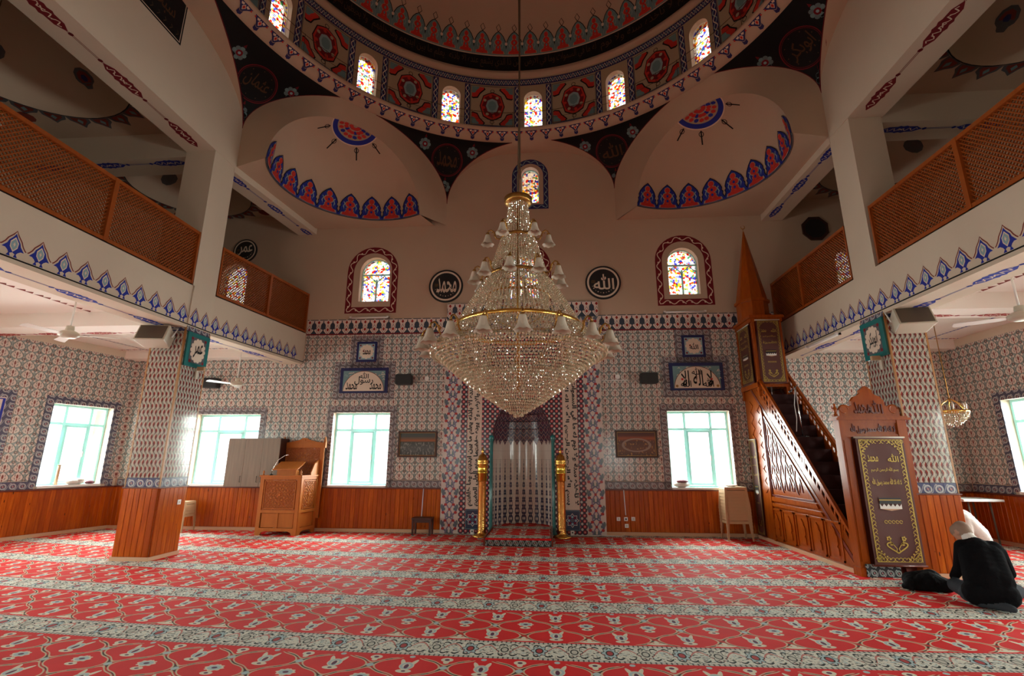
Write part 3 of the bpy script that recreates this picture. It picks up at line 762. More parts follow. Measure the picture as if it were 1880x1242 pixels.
# left wall
uL = V((XLW(D)-XLW(8.0), D-8.0, 0)).normalized(); nL = V((uL.y, -uL.x, 0)); oL = V((XLW(8.0), 8.0, 0)); sy = 1/uL.y
lw = [((10.08-8)*sy, (11.32-8)*sy, 1.02, 2.78)]; LP = (((8.74-8)*sy), (9.24-8)*sy, 1.74, 2.80)
Lend = (D-8)*sy
place_pieces('tile', oL, uL, nL, cells(0, Lend, WZ+BW, 4.05, TW, TH, [grow(lw[0], BW), grow(LP, BW)]), P('tile_y'), wall_left, stuff='tile_field')
bl = frame_cells(*lw[0], b=BW, bottom=False)+frame_cells(*LP, b=BW)+[(i*BW, (i+1)*BW, WZ, WZ+BW) for i in range(int(Lend/BW)) if (i+1)*BW < lw[0][0] or i*BW > lw[0][1]]
place_pieces('border_tile', oL, uL, nL, bl, P('border_blue_y'), wall_left, t=.016)
place_pieces('plank', oL, uL, nL, planks_run(0, Lend, .07, WZ-.03), P('plank'), wall_left, t=.035, ch=.006)
m = MB(); m.obox(oL+V((0, 0, WZ-.03)), uL*Lend, nL*.055, (0, 0, .03)); m.build('wainscot_rail', P('minbar_dark'), wall_left)
m = MB(); m.obox(oL, uL*Lend, nL*.05, (0, 0, .07)); struct(m.build('baseboard_left', P('baseboard')))
# right wall
rw = [(9.15, 10.55, 1.02, 2.78)]
place_pieces('tile', (9.0, 0, 0), (0, 1, 0), (-1, 0, 0), cells(8.6, D, WZ+BW, 4.05, TW, TH, [grow(rw[0], BW)]), P('tile_y'), wall_right, stuff='tile_field')
br = frame_cells(*rw[0], b=BW, bottom=False)+[(8.6+i*BW, 8.6+(i+1)*BW, WZ, WZ+BW) for i in range(19) if 8.6+(i+1)*BW < rw[0][0] or 8.6+i*BW > rw[0][1]]
place_pieces('border_tile', (9.0, 0, 0), (0, 1, 0), (-1, 0, 0), br, P('border_blue_y'), wall_right, t=.016)
place_pieces('plank', (9.0, 0, 0), (0, 1, 0), (-1, 0, 0), planks_run(6.0, D, .07, WZ-.03), P('plank'), wall_right, t=.035, ch=.006)
m = MB(); m.box(8.945, 9.0, 6.0, D, WZ-.03, WZ); m.build('wainscot_rail', P('minbar_dark'), wall_right)
m = MB(); m.box(8.95, 9.0, 6.0, D, 0, .07); struct(m.build('baseboard_right', P('baseboard')))
# pillar cladding: planks below, waved tiles above, gilt corner beads
def clad(par, x0, x1, y0, y1, inner):
    PZ = 1.14
    xi, nx = (x1, 1) if inner > 0 else (x0, -1)
    faces = [((x0, y0, 0), (1, 0, 0), (0, -1, 0), x1-x0, 'x'), ((xi, y0, 0), (0, 1, 0), (nx, 0, 0), y1-y0, 'y')]
    xo, no = (x0, -1) if inner > 0 else (x1, 1)
    faces.append(((xo, y0, 0), (0, 1, 0), (no, 0, 0), y1-y0, 'y'))
    for o, ux, n, L, ax in faces:
        place_pieces('plank', o, ux, n, cells(0, L, .06, PZ-.02, L/6, 10, []), P('plank'), par, t=.03, ch=.006)
        place_pieces('tile', o, ux, n, cells(0, L, PZ+.15, 3.82, L/3, .21, [], av=PZ+.15), P('tile_wave_'+ax), par, t=.012)
        place_pieces('border_tile', o, ux, n, cells(0, L, PZ, PZ+.15, L/3, .15, [], av=PZ)+cells(0, L, 3.82, 3.93, L/3, .11, [], av=3.82), P('border_blue_'+ax), par, t=.014)
    m = MB(); g = .033; m.box(x0-g, x1+g, y0-g, y1+g, 0, .06); m.build('baseboard', P('baseboard'), par)
    m = MB(); m.box(x0-g, x1+g, y0-g, y1+g, PZ-.02, PZ); m.build('wainscot_rail', P('minbar_dark'), par)
    m = MB()
    for x, y in ((x0, y0), (x1, y0), (xi, y1)): m.box(x-.014, x+.014, y-.014, y+.014, PZ, 3.9)
    m.build('corner_bead', P('bead_ochre'), par)
clad(pil_l, -7.06, -6.46, 8.10, 8.72, 1); clad(pil_r, XRB+.01, 5.93, 7.98, 8.58, -1)
# ================================================================== windows
def low_window(idx, o, ux, n, w, h):
    """o: lower corner on the inner wall plane, ux along the wall, n into the room"""
    o = V(o); ux = V(ux).normalized(); n = V(n).normalized(); uz = V((0, 0, 1))
    r = struct(empty('window_%d' % idx, o)); b = lambda mb, u0, u1, z0, z1, d0, d1: mb.obox(ux*u0-n*d0+uz*z0, ux*(u1-u0), -n*(d1-d0), uz*(z1-z0))
    zt = h*.76; c1, c2 = w*.30, w*.72; T = .028
    m = MB()
    for u0, u1, z0, z1 in ((0, .05, 0, h), (w-.05, w, 0, h), (.05, w-.05, 0, .05), (.05, w-.05, h-.05, h), (.05, c1-T, zt-T, zt+T), (c1+T, c2-T, zt-T, zt+T), (c2+T, w-.05, zt-T, zt+T), (c1-T, c1+T, .05, h-.05), (c2-T, c2+T, .05, h-.05)): b(m, u0, u1, z0, z1, .16, .22)
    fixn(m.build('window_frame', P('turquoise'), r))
    m = MB()
    for u0, u1, z0, z1 in ((c1+T, c1+T+.04, .06, zt-.03), (c2-T-.04, c2-T, .06, zt-.03), (c1+T+.04, c2-T-.04, zt-.07, zt-.03), (c1+T+.04, c2-T-.04, .06, .10)): b(m, u0, u1, z0, z1, .14, .18)
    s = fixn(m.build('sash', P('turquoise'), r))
    m = MB(); b(m, c2-T-.035, c2-T-.015, h*.35, h*.35+.12, .12, .14); fixn(m.build('handle', P('white_plastic'), s))
    for u0, u1 in ((.04, c1), (c1, c2), (c2, w-.04)):
        for z0, z1 in ((.04, zt), (zt, h-.04)):
            m = MB(); b(m, u0+.02, u1-.02, z0+.02, z1-.02, .192, .197); fixn(m.build('pane', P('pane_glass'), r))
    m = MB(); b(m, -.0, w, -.035, .012, -.05, .28); fixn(m.build('window_sill', P('white_paint'), r))
    return r
for i, (a, b, c, d) in enumerate(LOWWIN): low_window(1+i, (a, D, c), (1, 0, 0), (0, -1, 0), b-a, d-c)
low_window(5, (XLW(10.08), 10.08, 1.02), uL, nL, (11.32-10.08)*sy, 1.76)
for i, (y0, y1) in enumerate(SIDEWINL[1:]): low_window(6+i, (-11.237, y0, 1.02), (0, 1, 0), (1, 0, 0), y1-y0, 1.76)
for i, (y0, y1) in enumerate(SIDEWINR): low_window(10+i, (9.0, y0, 1.02), (0, 1, 0), (-1, 0, 0), y1-y0, 1.76)
for i, (a, b, c, d) in enumerate(BACKWIN): low_window(50+i, (a, YB, c), (1, 0, 0), (0, 1, 0), b-a, d-c)
def arch_window(idx, r, kind):
    x0, x1, z0, z1 = r; w = x1-x0; e = struct(empty('window_%d' % idx, (x0, D, z0)))
    ap = [(u-x0, v-z0) for u, v in arch_pts(x0, x1, z1)]; fn = plane((0, 0, 0), (1, 0, 0), (0, 0, 1), (0, -1, 0))
    pl = [(0, 0), (w, 0)]+ap
    m = MB(); m.prism(pl, fn, -.20, -.185); fixn(m.build('pane', P('stained_glass'), e))
    m = MB(); m.tube([fn(u, v, -.17) for u, v in pl+[pl[0]]], .022, 6)
    if kind == 2:
        zt = z1-z0-w/2-.04
        m.box(0, w, .155, .185, zt-.02, zt+.02); m.box(w/2-.02, w/2+.02, .155, .185, 0, zt-.12)
        for c in (w*.25, w*.75):
            m.tube([fn(c-w*.25, zt-.35, -.17), fn(c-w*.22, zt-.18, -.17), fn(c, zt-.03, -.17), fn(c+w*.22, zt-.18, -.17), fn(c+w*.25, zt-.35, -.17)], .014, 5)
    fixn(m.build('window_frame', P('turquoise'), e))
    return e
for i, r in enumerate(ARCHW): arch_window(40+i, r, 2 if i in (0, 1, 2) else 1)
# ================================================================== painted ornament
PM = ['paint_blue', 'paint_red', 'paint_brown', 'paint_black', 'paint_cream', 'paint_teal', 'paint_lightblue', 'paint_maroon', 'paint_gold', 'paint_orange', 'paint_navy', 'paint_ochre', 'paint_darkgold', 'paint_redred', 'paint_grey', 'paint_bronze', 'paint_slate']
PMATS = [MAT[k] for k in PM]; BLUE, RED, BROWN, BLACK, CRM, TEAL, LBLUE, MAROON, GOLD, ORANGE, NAVY, OCHRE, DGOLD, RRED, GREY, BRONZE, SLATE = range(17)
mir = lambda h: h+[(-u, v) for u, v in reversed(h) if abs(u) > 1e-6]
def xf(poly, cu, cv, su, sv): return [(cu+u*su, cv+v*sv) for u, v in poly]
H0, HS = .0015, .0012
def crenel(mb, fn, cu, cv, w, h):
    prof = [(-.5, .34), (-.44, .38), (-.34, .50), (-.26, .66), (-.10, .84), (0, 1), (.10, .84), (.26, .66), (.34, .50), (.44, .38), (.5, .34)]
    mb.strip(xf(prof, cu, cv, w, h), .014, fn, H0, BROWN)
    mb.flat(xf(mir([(0, .90), (.09, .74), (.22, .58), (.26, .46), (.43, .27), (.30, .27), (.20, .20), (.13, .10), (0, .16)]), cu, cv, w, h), fn, H0, BLUE)
    mb.flat(xf(mir([(0, .76), (.16, .56), (.15, .36), (0, .18)]), cu, cv, w, h), fn, H0+HS, CRM)
    mb.flat(xf(mir([(0, .70), (.125, .53), (.115, .38), (0, .24)]), cu, cv, w, h), fn, H0+2*HS, LBLUE)
    mb.flat(xf(mir([(0, .57), (.03, .49), (.06, .47), (.03, .45), (0, .37)]), cu, cv, w, h), fn, H0+3*HS, CRM)
    for s in (-1, 1): mb.flat(xf([(s*.06, .0), (s*.22, 0), (s*.12, .16)], cu, cv, w, h), fn, H0, BLUE)
def palmette(mb, fn, cu, cv, w, h, body=BLUE, tassel=False, H0=.010, HS=.010):
    half = [(.5, 0), (.5, .10), (.43, .26), (.46, .36), (.40, .42), (.43, .52), (.36, .68), (.20, .86), (0, 1.0)] if not tassel else [(.5, 0), (.5, .50), (.44, .62), (.32, .80), (.16, .93), (0, 1.0)]
    out = half+[(-u, v) for u, v in reversed(half[:-1])]
    mb.flat(xf(out, cu, cv, w, h), fn, H0, body)
    mb.strip(xf(out[1:-1], cu, cv, w, h*1.0), .018, fn, H0+HS, BLACK)
    for grow_, col, lv in ((1.0, OCHRE, 1), (.84, RRED, 2)):
        hh = H0+lv*HS+HS
        mb.flat(xf(mir([(0, .02), (.42*grow_, .03), (.38*grow_, .15), (.24*grow_, .17), (.18*grow_, .27), (0, .18)]), cu, cv+h*.01*(lv-1), w, h), fn, hh, col)
        for vc, ru, rv in ((.32, .19, .13), (.54, .25, .16), (.77, .15, .13)):
            mb.flat(xf([(ru*grow_*math.cos(2*PI*i/8), vc+rv*grow_*math.sin(2*PI*i/8)) for i in range(8)], cu, cv, w, h), fn, hh, col)
    for vc in (.32, .53): mb.flat(xf(circ(0, vc, .06, 6), cu, cv, w, h), fn, H0+4*HS, body)
    for s in (-1, 1):
        mb.strip(xf([(s*.22, .28), (s*.30, .42), (s*.24, .55), (s*.30, .62)], cu, cv, w, h), w*.045, fn, H0+HS, LBLUE)
    if tassel:
        mb.flat(xf(circ(.5, .48, .085, 8, .07), cu, cv, w, h), fn, H0+3*HS, CRM); mb.flat(xf([(.46, .40), (.54, .40), (.5, .24)], cu, cv, w, h), fn, H0+3*HS, BLACK)
        rh = xf([(0, 1.0), (.16, 1.12), (.02, 1.30), (-.14, 1.18), (0, 1.0)], cu, cv, w, h); mb.strip(rh, .016, fn, H0, BLACK)
def cartouche(mb, fn, u0, u1, vc, w, col, link=None):
    L = u1-u0; c = (u0+u1)/2
    half = [(0, .5), (.08, .62), (.14, .48), (.34, .46), (.40, .30), (.46, .14), (.5, .04)]
    out = half+[(u, -v) for u, v in reversed(half)]; full = out+[(-u, v) for u, v in reversed(out)]
    mb.flat([(c+u*L, vc+v*w) for u, v in full], fn, H0, col)
    for s in (-1, 1):
        for k in range(2):
            b = .10+.17*k
            mb.strip([(c+s*L*(b-.05), vc-.18*w), (c+s*L*(b-.02), vc+.12*w), (c+s*L*(b+.03), vc+.26*w), (c+s*L*(b+.06), vc+.02*w), (c+s*L*(b+.08), vc-.22*w), (c+s*L*(b+.13), vc-.05*w)], w*.10, fn, H0+HS, CRM)
    mb.strip([(c-L*.05, vc-.15*w), (c+L*.05, vc+.15*w)], w*.1, fn, H0+HS, CRM); mb.strip([(c-L*.05, vc+.15*w), (c+L*.05, vc-.15*w)], w*.1, fn, H0+HS, CRM)
    if link:
        for s in (-1, 1): mb.strip([(u1, vc+s*.012), (u1+link, vc+s*.012)], .009, fn, H0, col)
        mb.flat(circ(u1+.05, vc, .035, 8), fn, H0, col); mb.flat(circ(u1+link-.05, vc, .035, 8), fn, H0, col)
def dec(mb, name, parent): return mb.build(name, PMATS, parent)
# gallery parapet crenels
m = MB(); f1 = plane((-6.45, 0, ZB+.02), (0, 1, 0), (0, 0, 1), (1, 0, 0))
y = 7.95
while y > 1: crenel(m, f1, y, 0, .30, .33); y -= .317
vL = V((XLB(D)-XLB(8.72), D-8.72, 0)).normalized(); f2 = plane((XLB(8.72), 8.72, ZB+.02), vL, (0, 0, 1), (vL.y, -vL.x, 0))
y = -.46
while y < 2.75: crenel(m, f2 if y > -.13 else plane((-6.45, 8.72, ZB+.02), (0, 1, 0), (0, 0, 1), (1, 0, 0)), y, 0, .27, .33); y += .275
dec(m, 'painted_border', par_l)
m = MB(); f3 = plane((XRB, 0, ZB+.02), (0, 1, 0), (0, 0, 1), (-1, 0, 0))
y = 11.25
while y > 1: crenel(m, f3, y, 0, .27 if y > 8 else .30, .33); y -= .275 if y > 8 else .317
dec(m, 'painted_border', par_r)
m = MB(); m.box(-6.452, -6.444, YB, 8.72, ZB-.005, ZB+.012); m.obox(f2(0, -.025, -.004), vL*2.97, V((vL.y, -vL.x, 0))*.01, (0, 0, .016)); m.build('dark_bead', P('paint_black'), par_l)
m = MB(); m.box(XRB-.006, XRB+.002, YB, D, ZB-.005, ZB+.012); m.build('dark_bead', P('paint_black'), par_r)
m = MB(); m.tube([(-6.44, 8.1, ZB+.02), (-6.44, 8.1, ZP)], .012, 6); m.build('seam_strip', P('plaster'), par_l)
# cartouches on soffits
m = MB(); fn = lambda u, v, h: V((-6.74+v, u, ZBEAM-h))
for k in range(4): cartouche(m, fn, 7.21-1.34*k, 7.97-1.34*k, 0, .17, MAROON, .58 if k else None)
dec(m, 'painted_cartouches', bpy.data.objects['wall_upper_left'])
m = MB(); fn = lambda u, v, h: V((XRB+.20+v, u, ZBEAM-h))
for k in range(4): cartouche(m, fn, 7.02-1.34*k, 7.78-1.34*k, 0, .17, MAROON, .58 if k else None)
dec(m, 'painted_cartouches', bpy.data.objects['wall_upper_right'])
m = MB(); fn = lambda u, v, h: V((XLB(u)-.18+v, u, ZBEAM-.10-h))
for k in range(3): cartouche(m, fn, 8.74+1.27*k, 9.30+1.22*k, 0, .15, BLUE, .66 if k < 2 else None)
fn2 = lambda u, v, h: V((u, 8.18+v, ZBEAM-.1-h))
for k in range(3): cartouche(m, fn2, -7.9-1.3*k, -7.2-1.3*k, .12, .16, BLUE, .6 if k else None)
dec(m, 'painted_cartouches', beam_l)
m = MB(); fn = lambda u, v, h: V((XRB+.14+v, u, ZBEAM-.10-h))
for k in range(3): cartouche(m, fn, 8.55+1.17*k, 9.15+1.17*k, 0, .15, BLUE, .57 if k < 2 else None)
fn2 = lambda u, v, h: V((u, 8.10+v, ZBEAM-.1-h))
for k in range(3): cartouche(m, fn2, 6.05+1.3*k, 6.75+1.3*k, .12, .16, BLUE, .6 if k < 2 else None)
dec(m, 'painted_cartouches', beam_r)
for side, fx, par in ((-1, lambda u: (-6.80 if u < 8.7 else XLB(u)-.30), par_l), (1, lambda u: XRB+.32, par_r)):
    m = MB(); fn = lambda u, v, h, fx=fx: V((fx(u)+v, u, ZB-.06-h))
    for k in range(-3, 3):
        a = 7.33+1.33*k
        if not (7.95 < a+.33 < 8.75): cartouche(m, fn, a, a+.67, 0, .17, BLUE, .66)
    dec(m, 'painted_cartouches', par)
m = MB()
for k in range(4): cartouche(m, lambda u, v, h: V((u, 8.62+v, 3.95-h)), -7.9-1.0*k, -7.25-1.0*k, 0, .14, RED, .35 if k else None)
for k in range(24):      # small flowers along the coved edges
    x = -10.6+k*.16; m.flat([(x, 0), (x+.05, .07), (x+.09, .02), (x+.13, .06), (x+.15, 0)], lambda u, v, h: V((u, 11.20+v, 4.22-h)), H0, NAVY if k % 2 else RED)
for k in range(26):
    y = 8.85+k*.095; m.flat([(y, 0), (y+.03, .05), (y+.06, .02), (y+.085, .05), (y+.09, 0)], lambda u, v, h: V((-10.2+v+.12*(u-9), u, 4.22-h)), H0, NAVY)
for k in range(14):
    y = 4.2+k*.29; m.flat([(y, 0), (y+.07, .10), (y+.14, .02), (y+.2, .10), (y+.27, 0)], lambda u, v, h: V((-8.4+v, u, 4.22-h)), H0, BROWN)
dec(m, 'painted_border', aisle_l)
m = MB()
for k in range(3): cartouche(m, lambda u, v, h: V((u, 8.40+v, 3.95-h)), 6.1+1.0*k, 6.75+1.0*k, 0, .14, RED, .35 if k < 2 else None)
for k in range(22):
    x = 5.6+k*.16; m.flat([(x, 0), (x+.05, .07), (x+.09, .02), (x+.13, .06), (x+.15, 0)], lambda u, v, h: V((u, 11.20+v, 4.22-h)), H0, BLUE if k % 2 else RED)
for k in range(26):
    y = 8.75+k*.1; m.flat([(y, 0), (y+.03, .06), (y+.06, .02), (y+.085, .06), (y+.095, 0)], lambda u, v, h: V((8.4-v, u, 4.22-h)), H0, BLUE)
for k in range(14):
    y = 4.2+k*.29; m.flat([(y, 0), (y+.07, .10), (y+.14, .02), (y+.2, .10), (y+.27, 0)], lambda u, v, h: V((6.9-v, u, 4.22-h)), H0, BROWN)
dec(m, 'painted_border', aisle_r)
# gallery dome borders
for par, domes in ((gc_l, GDL), (gc_r, GDR)):
    m = MB()
    for cx, cy, r in domes:
        fn = lambda u, v, h: V((cx+(r+.02+v)*math.cos(u/r), cy+(r+.02+v)*math.sin(u/r), 7.95-h))
        N = 24; w = 2*PI*r/N
        m.strip([(2*PI*r*i/48, -.01) for i in range(49)], .02, fn, H0, BLACK)
        for i in range(N):
            m.flat(xf(mir([(0, 1), (.20, .62), (.42, .40), (.5, .02), (0, .0)]), i*w, 0, w, .30), fn, H0, GREY)
            m.flat(xf(mir([(0, .8), (.16, .5), (.30, .3), (.34, .06), (0, .04)]), i*w, 0, w, .30), fn, H0+HS, BROWN)
            m.flat(xf(mir([(0, .6), (.12, .35), (0, .12)]), i*w, 0, w, .30), fn, H0+2*HS, TEAL)
        for a in (.8, 2.35, 3.9, 5.5):
            fc = lambda u, v, h: V((cx+u, cy+v, 7.95-h))
            m.flat([(1.30*r*math.cos(a)*.99+uu, 1.30*r*math.sin(a)*.99+vv) for uu, vv in circ(0, 0, .15, 10)], fc, H0, BROWN)
        top = lambda u, v, h: V((cx+u, cy+v, 7.95+.8*math.sqrt(max(1-(u*u+v*v)/r/r, 0))-.01-h))
        for k in range(5):
            a = k*2*PI/5+.3; c = (.72*r*math.cos(a), .72*r*math.sin(a))
            m.flat(circ(c[0], c[1], .17, 10), top, H0, GREY); m.flat(circ(c[0], c[1], .12, 8), top, .006, BROWN); m.flat(circ(c[0], c[1], .06, 6), top, .010, NAVY)
    dec(m, 'painted_border', par)
# ring border, drum panels, dome bands
def rs(u, v, h): return V((CX+(4.99+.22*v-h)*math.sin(math.radians(u)), CY_+(4.99+.22*v-h)*math.cos(math.radians(u)), 9.775-.165*v-h*1.3))
m = MB(); k = -108.0
while k < 108:
    w = 3.9
    m.flat([(k-.46*w, .02), (k+.46*w, .02), (k+.40*w, .16), (k+.24*w, .34), (k+.10*w, .56), (k, .66), (k-.10*w, .56), (k-.24*w, .34), (k-.40*w, .16)], rs, .002, NAVY)
    for s in (-1, 1):
        m.flat([(k+s*.10*w, .07), (k+s*.28*w, .12), (k+s*.20*w, .26), (k+s*.08*w, .20)], rs, .004, CRM); m.flat([(k+s*.38*w, .06), (k+s*.46*w, .20), (k+s*.34*w, .24)], rs, .004, RRED)
    m.flat([(k, .10), (k+.12*w, .32), (k, .54), (k-.12*w, .32)], rs, .004, CRM); m.flat([(k, .17), (k+.08*w, .32), (k, .47), (k-.08*w, .32)], rs, .006, RRED)
    m.strip([(k-.10*w, .60), (k-.12*w, .74), (k, .82), (k+.12*w, .74), (k+.10*w, .60)], .25, rs, .002, NAVY)
    k += w+.35
dec(m, 'painted_border', cornice)
m = MB(); WR = lambda th, z: V((CX+5.0*math.sin(math.radians(th)), CY_+5.0*math.cos(math.radians(th)), z))
m.tube([WR(-112+2*i, 10.32) for i in range(113)], .006, 4, cap=False); m.tube([WR(-112+2*i, 10.10) for i in range(113)], .004, 4, cap=False)
for i in range(38): m.tube([WR(-111+6*i, 9.85), WR(-111+6*i, 10.34)], .006, 4)
m.build('wire_rail', P('paint_darkgold'), cornice)
m = MB()
def braid_h(z0, z1, a, b):
    n = int((b-a)/1.0); m.add([cyl(a+(b-a)*i/n, z, .002) for z in (z0, z1) for i in range(n+1)], [(i, i+1, n+2+i, n+1+i) for i in range(n)], NAVY)
    zc, hw = (z0+z1)/2, (z1-z0)*.30
    for ph in (0, PI):
        m.strip([(a+(b-a)*i/(n*3), zc+hw*math.sin(i*PI/2.0*1.0+ph)) for i in range(n*3+1)], .028, cyl, .004+.001*(ph > 1), CRM if ph == 0 else LBLUE)
def cylm(th0, s=1.0): return lambda u, v, h: cyl(th0+u/RD*180/PI, v, h)      # u in metres
for th in WTH:
    if not -110 < th < 112: continue
    f = cylm(th)
    for s in (-1, 1):
        x0, x1 = s*.345, s*.485
        m.flat([(x0, 9.9), (x1, 9.9), (x1, 11.2), (x0, 11.2)], f, .002, NAVY)
        for ph in (0, PI): m.strip([((x0+x1)/2+.045*math.sin(i*.9+ph), 9.92+i*.05) for i in range(26)], .02, f, .004+.001*(ph > 1), CRM if ph else LBLUE)
    g = cylm(th+12); hw = RD*math.radians(12)-.50
    fr = [(-hw, 9.98), (hw, 9.98), (hw, 11.16), (-hw, 11.16), (-hw, 9.98)]
    m.strip(fr, .025, g, .003, GREY)
    m.strip([(-hw-.03, 9.94), (hw+.03, 9.94)], .05, g, .003, NAVY)
    zc = 10.57
    for k2, (sc, col) in enumerate(((1.0, BLACK), (.93, RRED), (.80, MAROON), (.50, LBLUE), (.34, TEAL))):
        m.flat([(u*sc, zc+v*sc) for u, v in ((0, .44), (.10, .40), (.24, .32), (.28, .18), (.33, 0), (.28, -.18), (.24, -.32), (.10, -.40), (0, -.44), (-.10, -.40), (-.24, -.32), (-.28, -.18), (-.33, 0), (-.28, .18), (-.24, .32), (-.10, .40))], g, .004+.006*k2, col)
    for i in range(8):
        a = i*PI/4+.2; m.flat([(.23*math.cos(a)+u, zc+.30*math.sin(a)+v) for u, v in circ(0, 0, .045, 6)], g, .022, OCHRE if i % 2 else RRED)
    for sv in (-1, 1):
        m.strip([(u, zc+sv*.47+v) for u, v in circ(0, 0, .05, 8)+[(.05, 0)]], .014, g, .003, BLACK)
        for su in (-1, 1):
            for k2, (sc, col) in enumerate(((1.0, BLACK), (.90, RRED), (.55, TEAL))):
                cu, cv = su*(hw-.03), zc+sv*.56
                m.flat([(cu-su*u*sc, cv-sv*v*sc) for u, v in ((0, 0), (.33, 0), (.36, .05), (.22, .20), (.16, .33), (.04, .36), (0, .34))], g, .004+.006*k2, col)
braid_h(11.22, 11.42, -112, 112)
dec(m, 'painted_panels', drum)
m = MB()
n = 120; m.add([dome(-120+2*i, z, .012) for z in (11.66, 11.76, 11.86, 11.96, 12.06) for i in range(n+1)], [(j*(n+1)+i, j*(n+1)+i+1, (j+1)*(n+1)+i+1, (j+1)*(n+1)+i) for j in range(4) for i in range(n)], BLACK)
m.strip([(-120+2*i, 12.075) for i in range(n+1)], .02, dome, .016, CRM)
KURSI = ['بسم الله الرحمن الرحيم', 'الله لا اله الا هو الحي القيوم', 'لا تاخذه سنة ولا نوم', 'له ما في السموات وما في الارض', 'من ذا الذي يشفع عنده الا باذنه', 'يعلم ما بين ايديهم وما خلفهم', 'ولا يحيطون بشيء من علمه الا بما شاء'.replace('ء', ''), 'وسع كرسيه السموات والارض', 'ولا يؤده حفظهما وهو العلي العظيم'.replace('ؤ', 'و')]
for i in range(8): put_text(m, ar(KURSI[i]), dome, 92-(i+1)*23+.7, 11.72, 92-i*23-.7, 12.02, .022, DGOLD)
k = -102.5
while k < 103:
    dfn = lambda u, v, h: dome(k+u/(DR)*180/PI, v, h)
    palmette(m, dfn, 0, 12.09, .44, .60, TEAL, True, .012, .006); k += 5.0
dec(m, 'painted_border', dome_o)
# drape a flat design over a curved plaster surface
from mathutils.bvhtree import BVHTree
def drape(ob, o, ux, uy):
    o = V(o); ux = V(ux).normalized(); uy = V(uy); uy = (uy-ux*uy.dot(ux)).normalized(); n = ux.cross(uy)
    if n.dot(V((CX, CY_, 6))-o) < 0: n = -n
    bv = BVHTree.FromPolygons([v.co.copy() for v in ob.data.vertices], [tuple(p.vertices) for p in ob.data.polygons])
    def fn(u, v, h):
        p = o+ux*u+uy*v; q = bv.ray_cast(p+n*.8, -n, 1.8)
        return (q[0] if q[0] is not None else p)+n*h
    return fn
NAMES = ['محمد', 'محمد', 'الله', 'ابوبكر', 'علي', 'عمر']; NAMES[0] = 'عثمان'
for (k, a, b), ob, nm in zip(PENDS[:4], pend_objs, NAMES):
    tip = TIPS[k]; mid = (a+b)/2; c = pend(tip, mid, .56); ux = pend(tip, b, .56)-pend(tip, a, .56); uy = pend(tip, mid, .72)-pend(tip, mid, .40)
    if ux.cross(uy).dot(V((CX, CY_, 6))-c) < 0: ux = -ux
    fn = drape(ob, c, ux, uy); m = MB()
    m.strip(circ(0, 0, .40, 40)+[(.40, 0)], .02, fn, .006, MAROON); m.strip(circ(0, 0, .37, 40)+[(.37, 0)], .008, fn, .006, MAROON)
    put_text(m, '\uFDF2' if nm == 'الله' else ar(nm), fn, -.26, -.17, .26, .20, .006, BRONZE, .01)
    for i in range(9):
        aa = i*2*PI/9+.3; m.flat([(.31*math.cos(aa)+u, .31*math.sin(aa)+v) for u, v in circ(0, 0, .012, 6)], fn, .006, DGOLD)
    for uu, vv in ((-.62, .30), (.62, .30), (0, -.66)):
        for i in range(8):
            aa = i*PI/4; m.flat([(uu+.10*math.cos(aa)+.05*math.cos(t*PI/4)*1.0, vv+.10*math.sin(aa)+.05*math.sin(t*PI/4)) for t in range(8)], fn, .006+.0008*(i % 2), SLATE if i % 2 else TEAL)
        m.flat([(uu+u, vv+v) for u, v in circ(0, 0, .07, 8)], fn, .009, MAROON); m.flat([(uu+u, vv+v) for u, v in circ(0, 0, .03, 8)], fn, .011, LBLUE)
        m.flat([(uu-.03, vv+.16), (uu+.03, vv+.16), (uu, vv+.24)], fn, .008, MAROON)
    dec(m, 'painted_medallion', ob)
    m = MB()                                         # thin red outline of the black field
    for th in (a, b): m.tube([pend(tip, th, i/20) for i in range(21)], .010, 4)
    m.build('red_outline', P('paint_maroon'), ob)
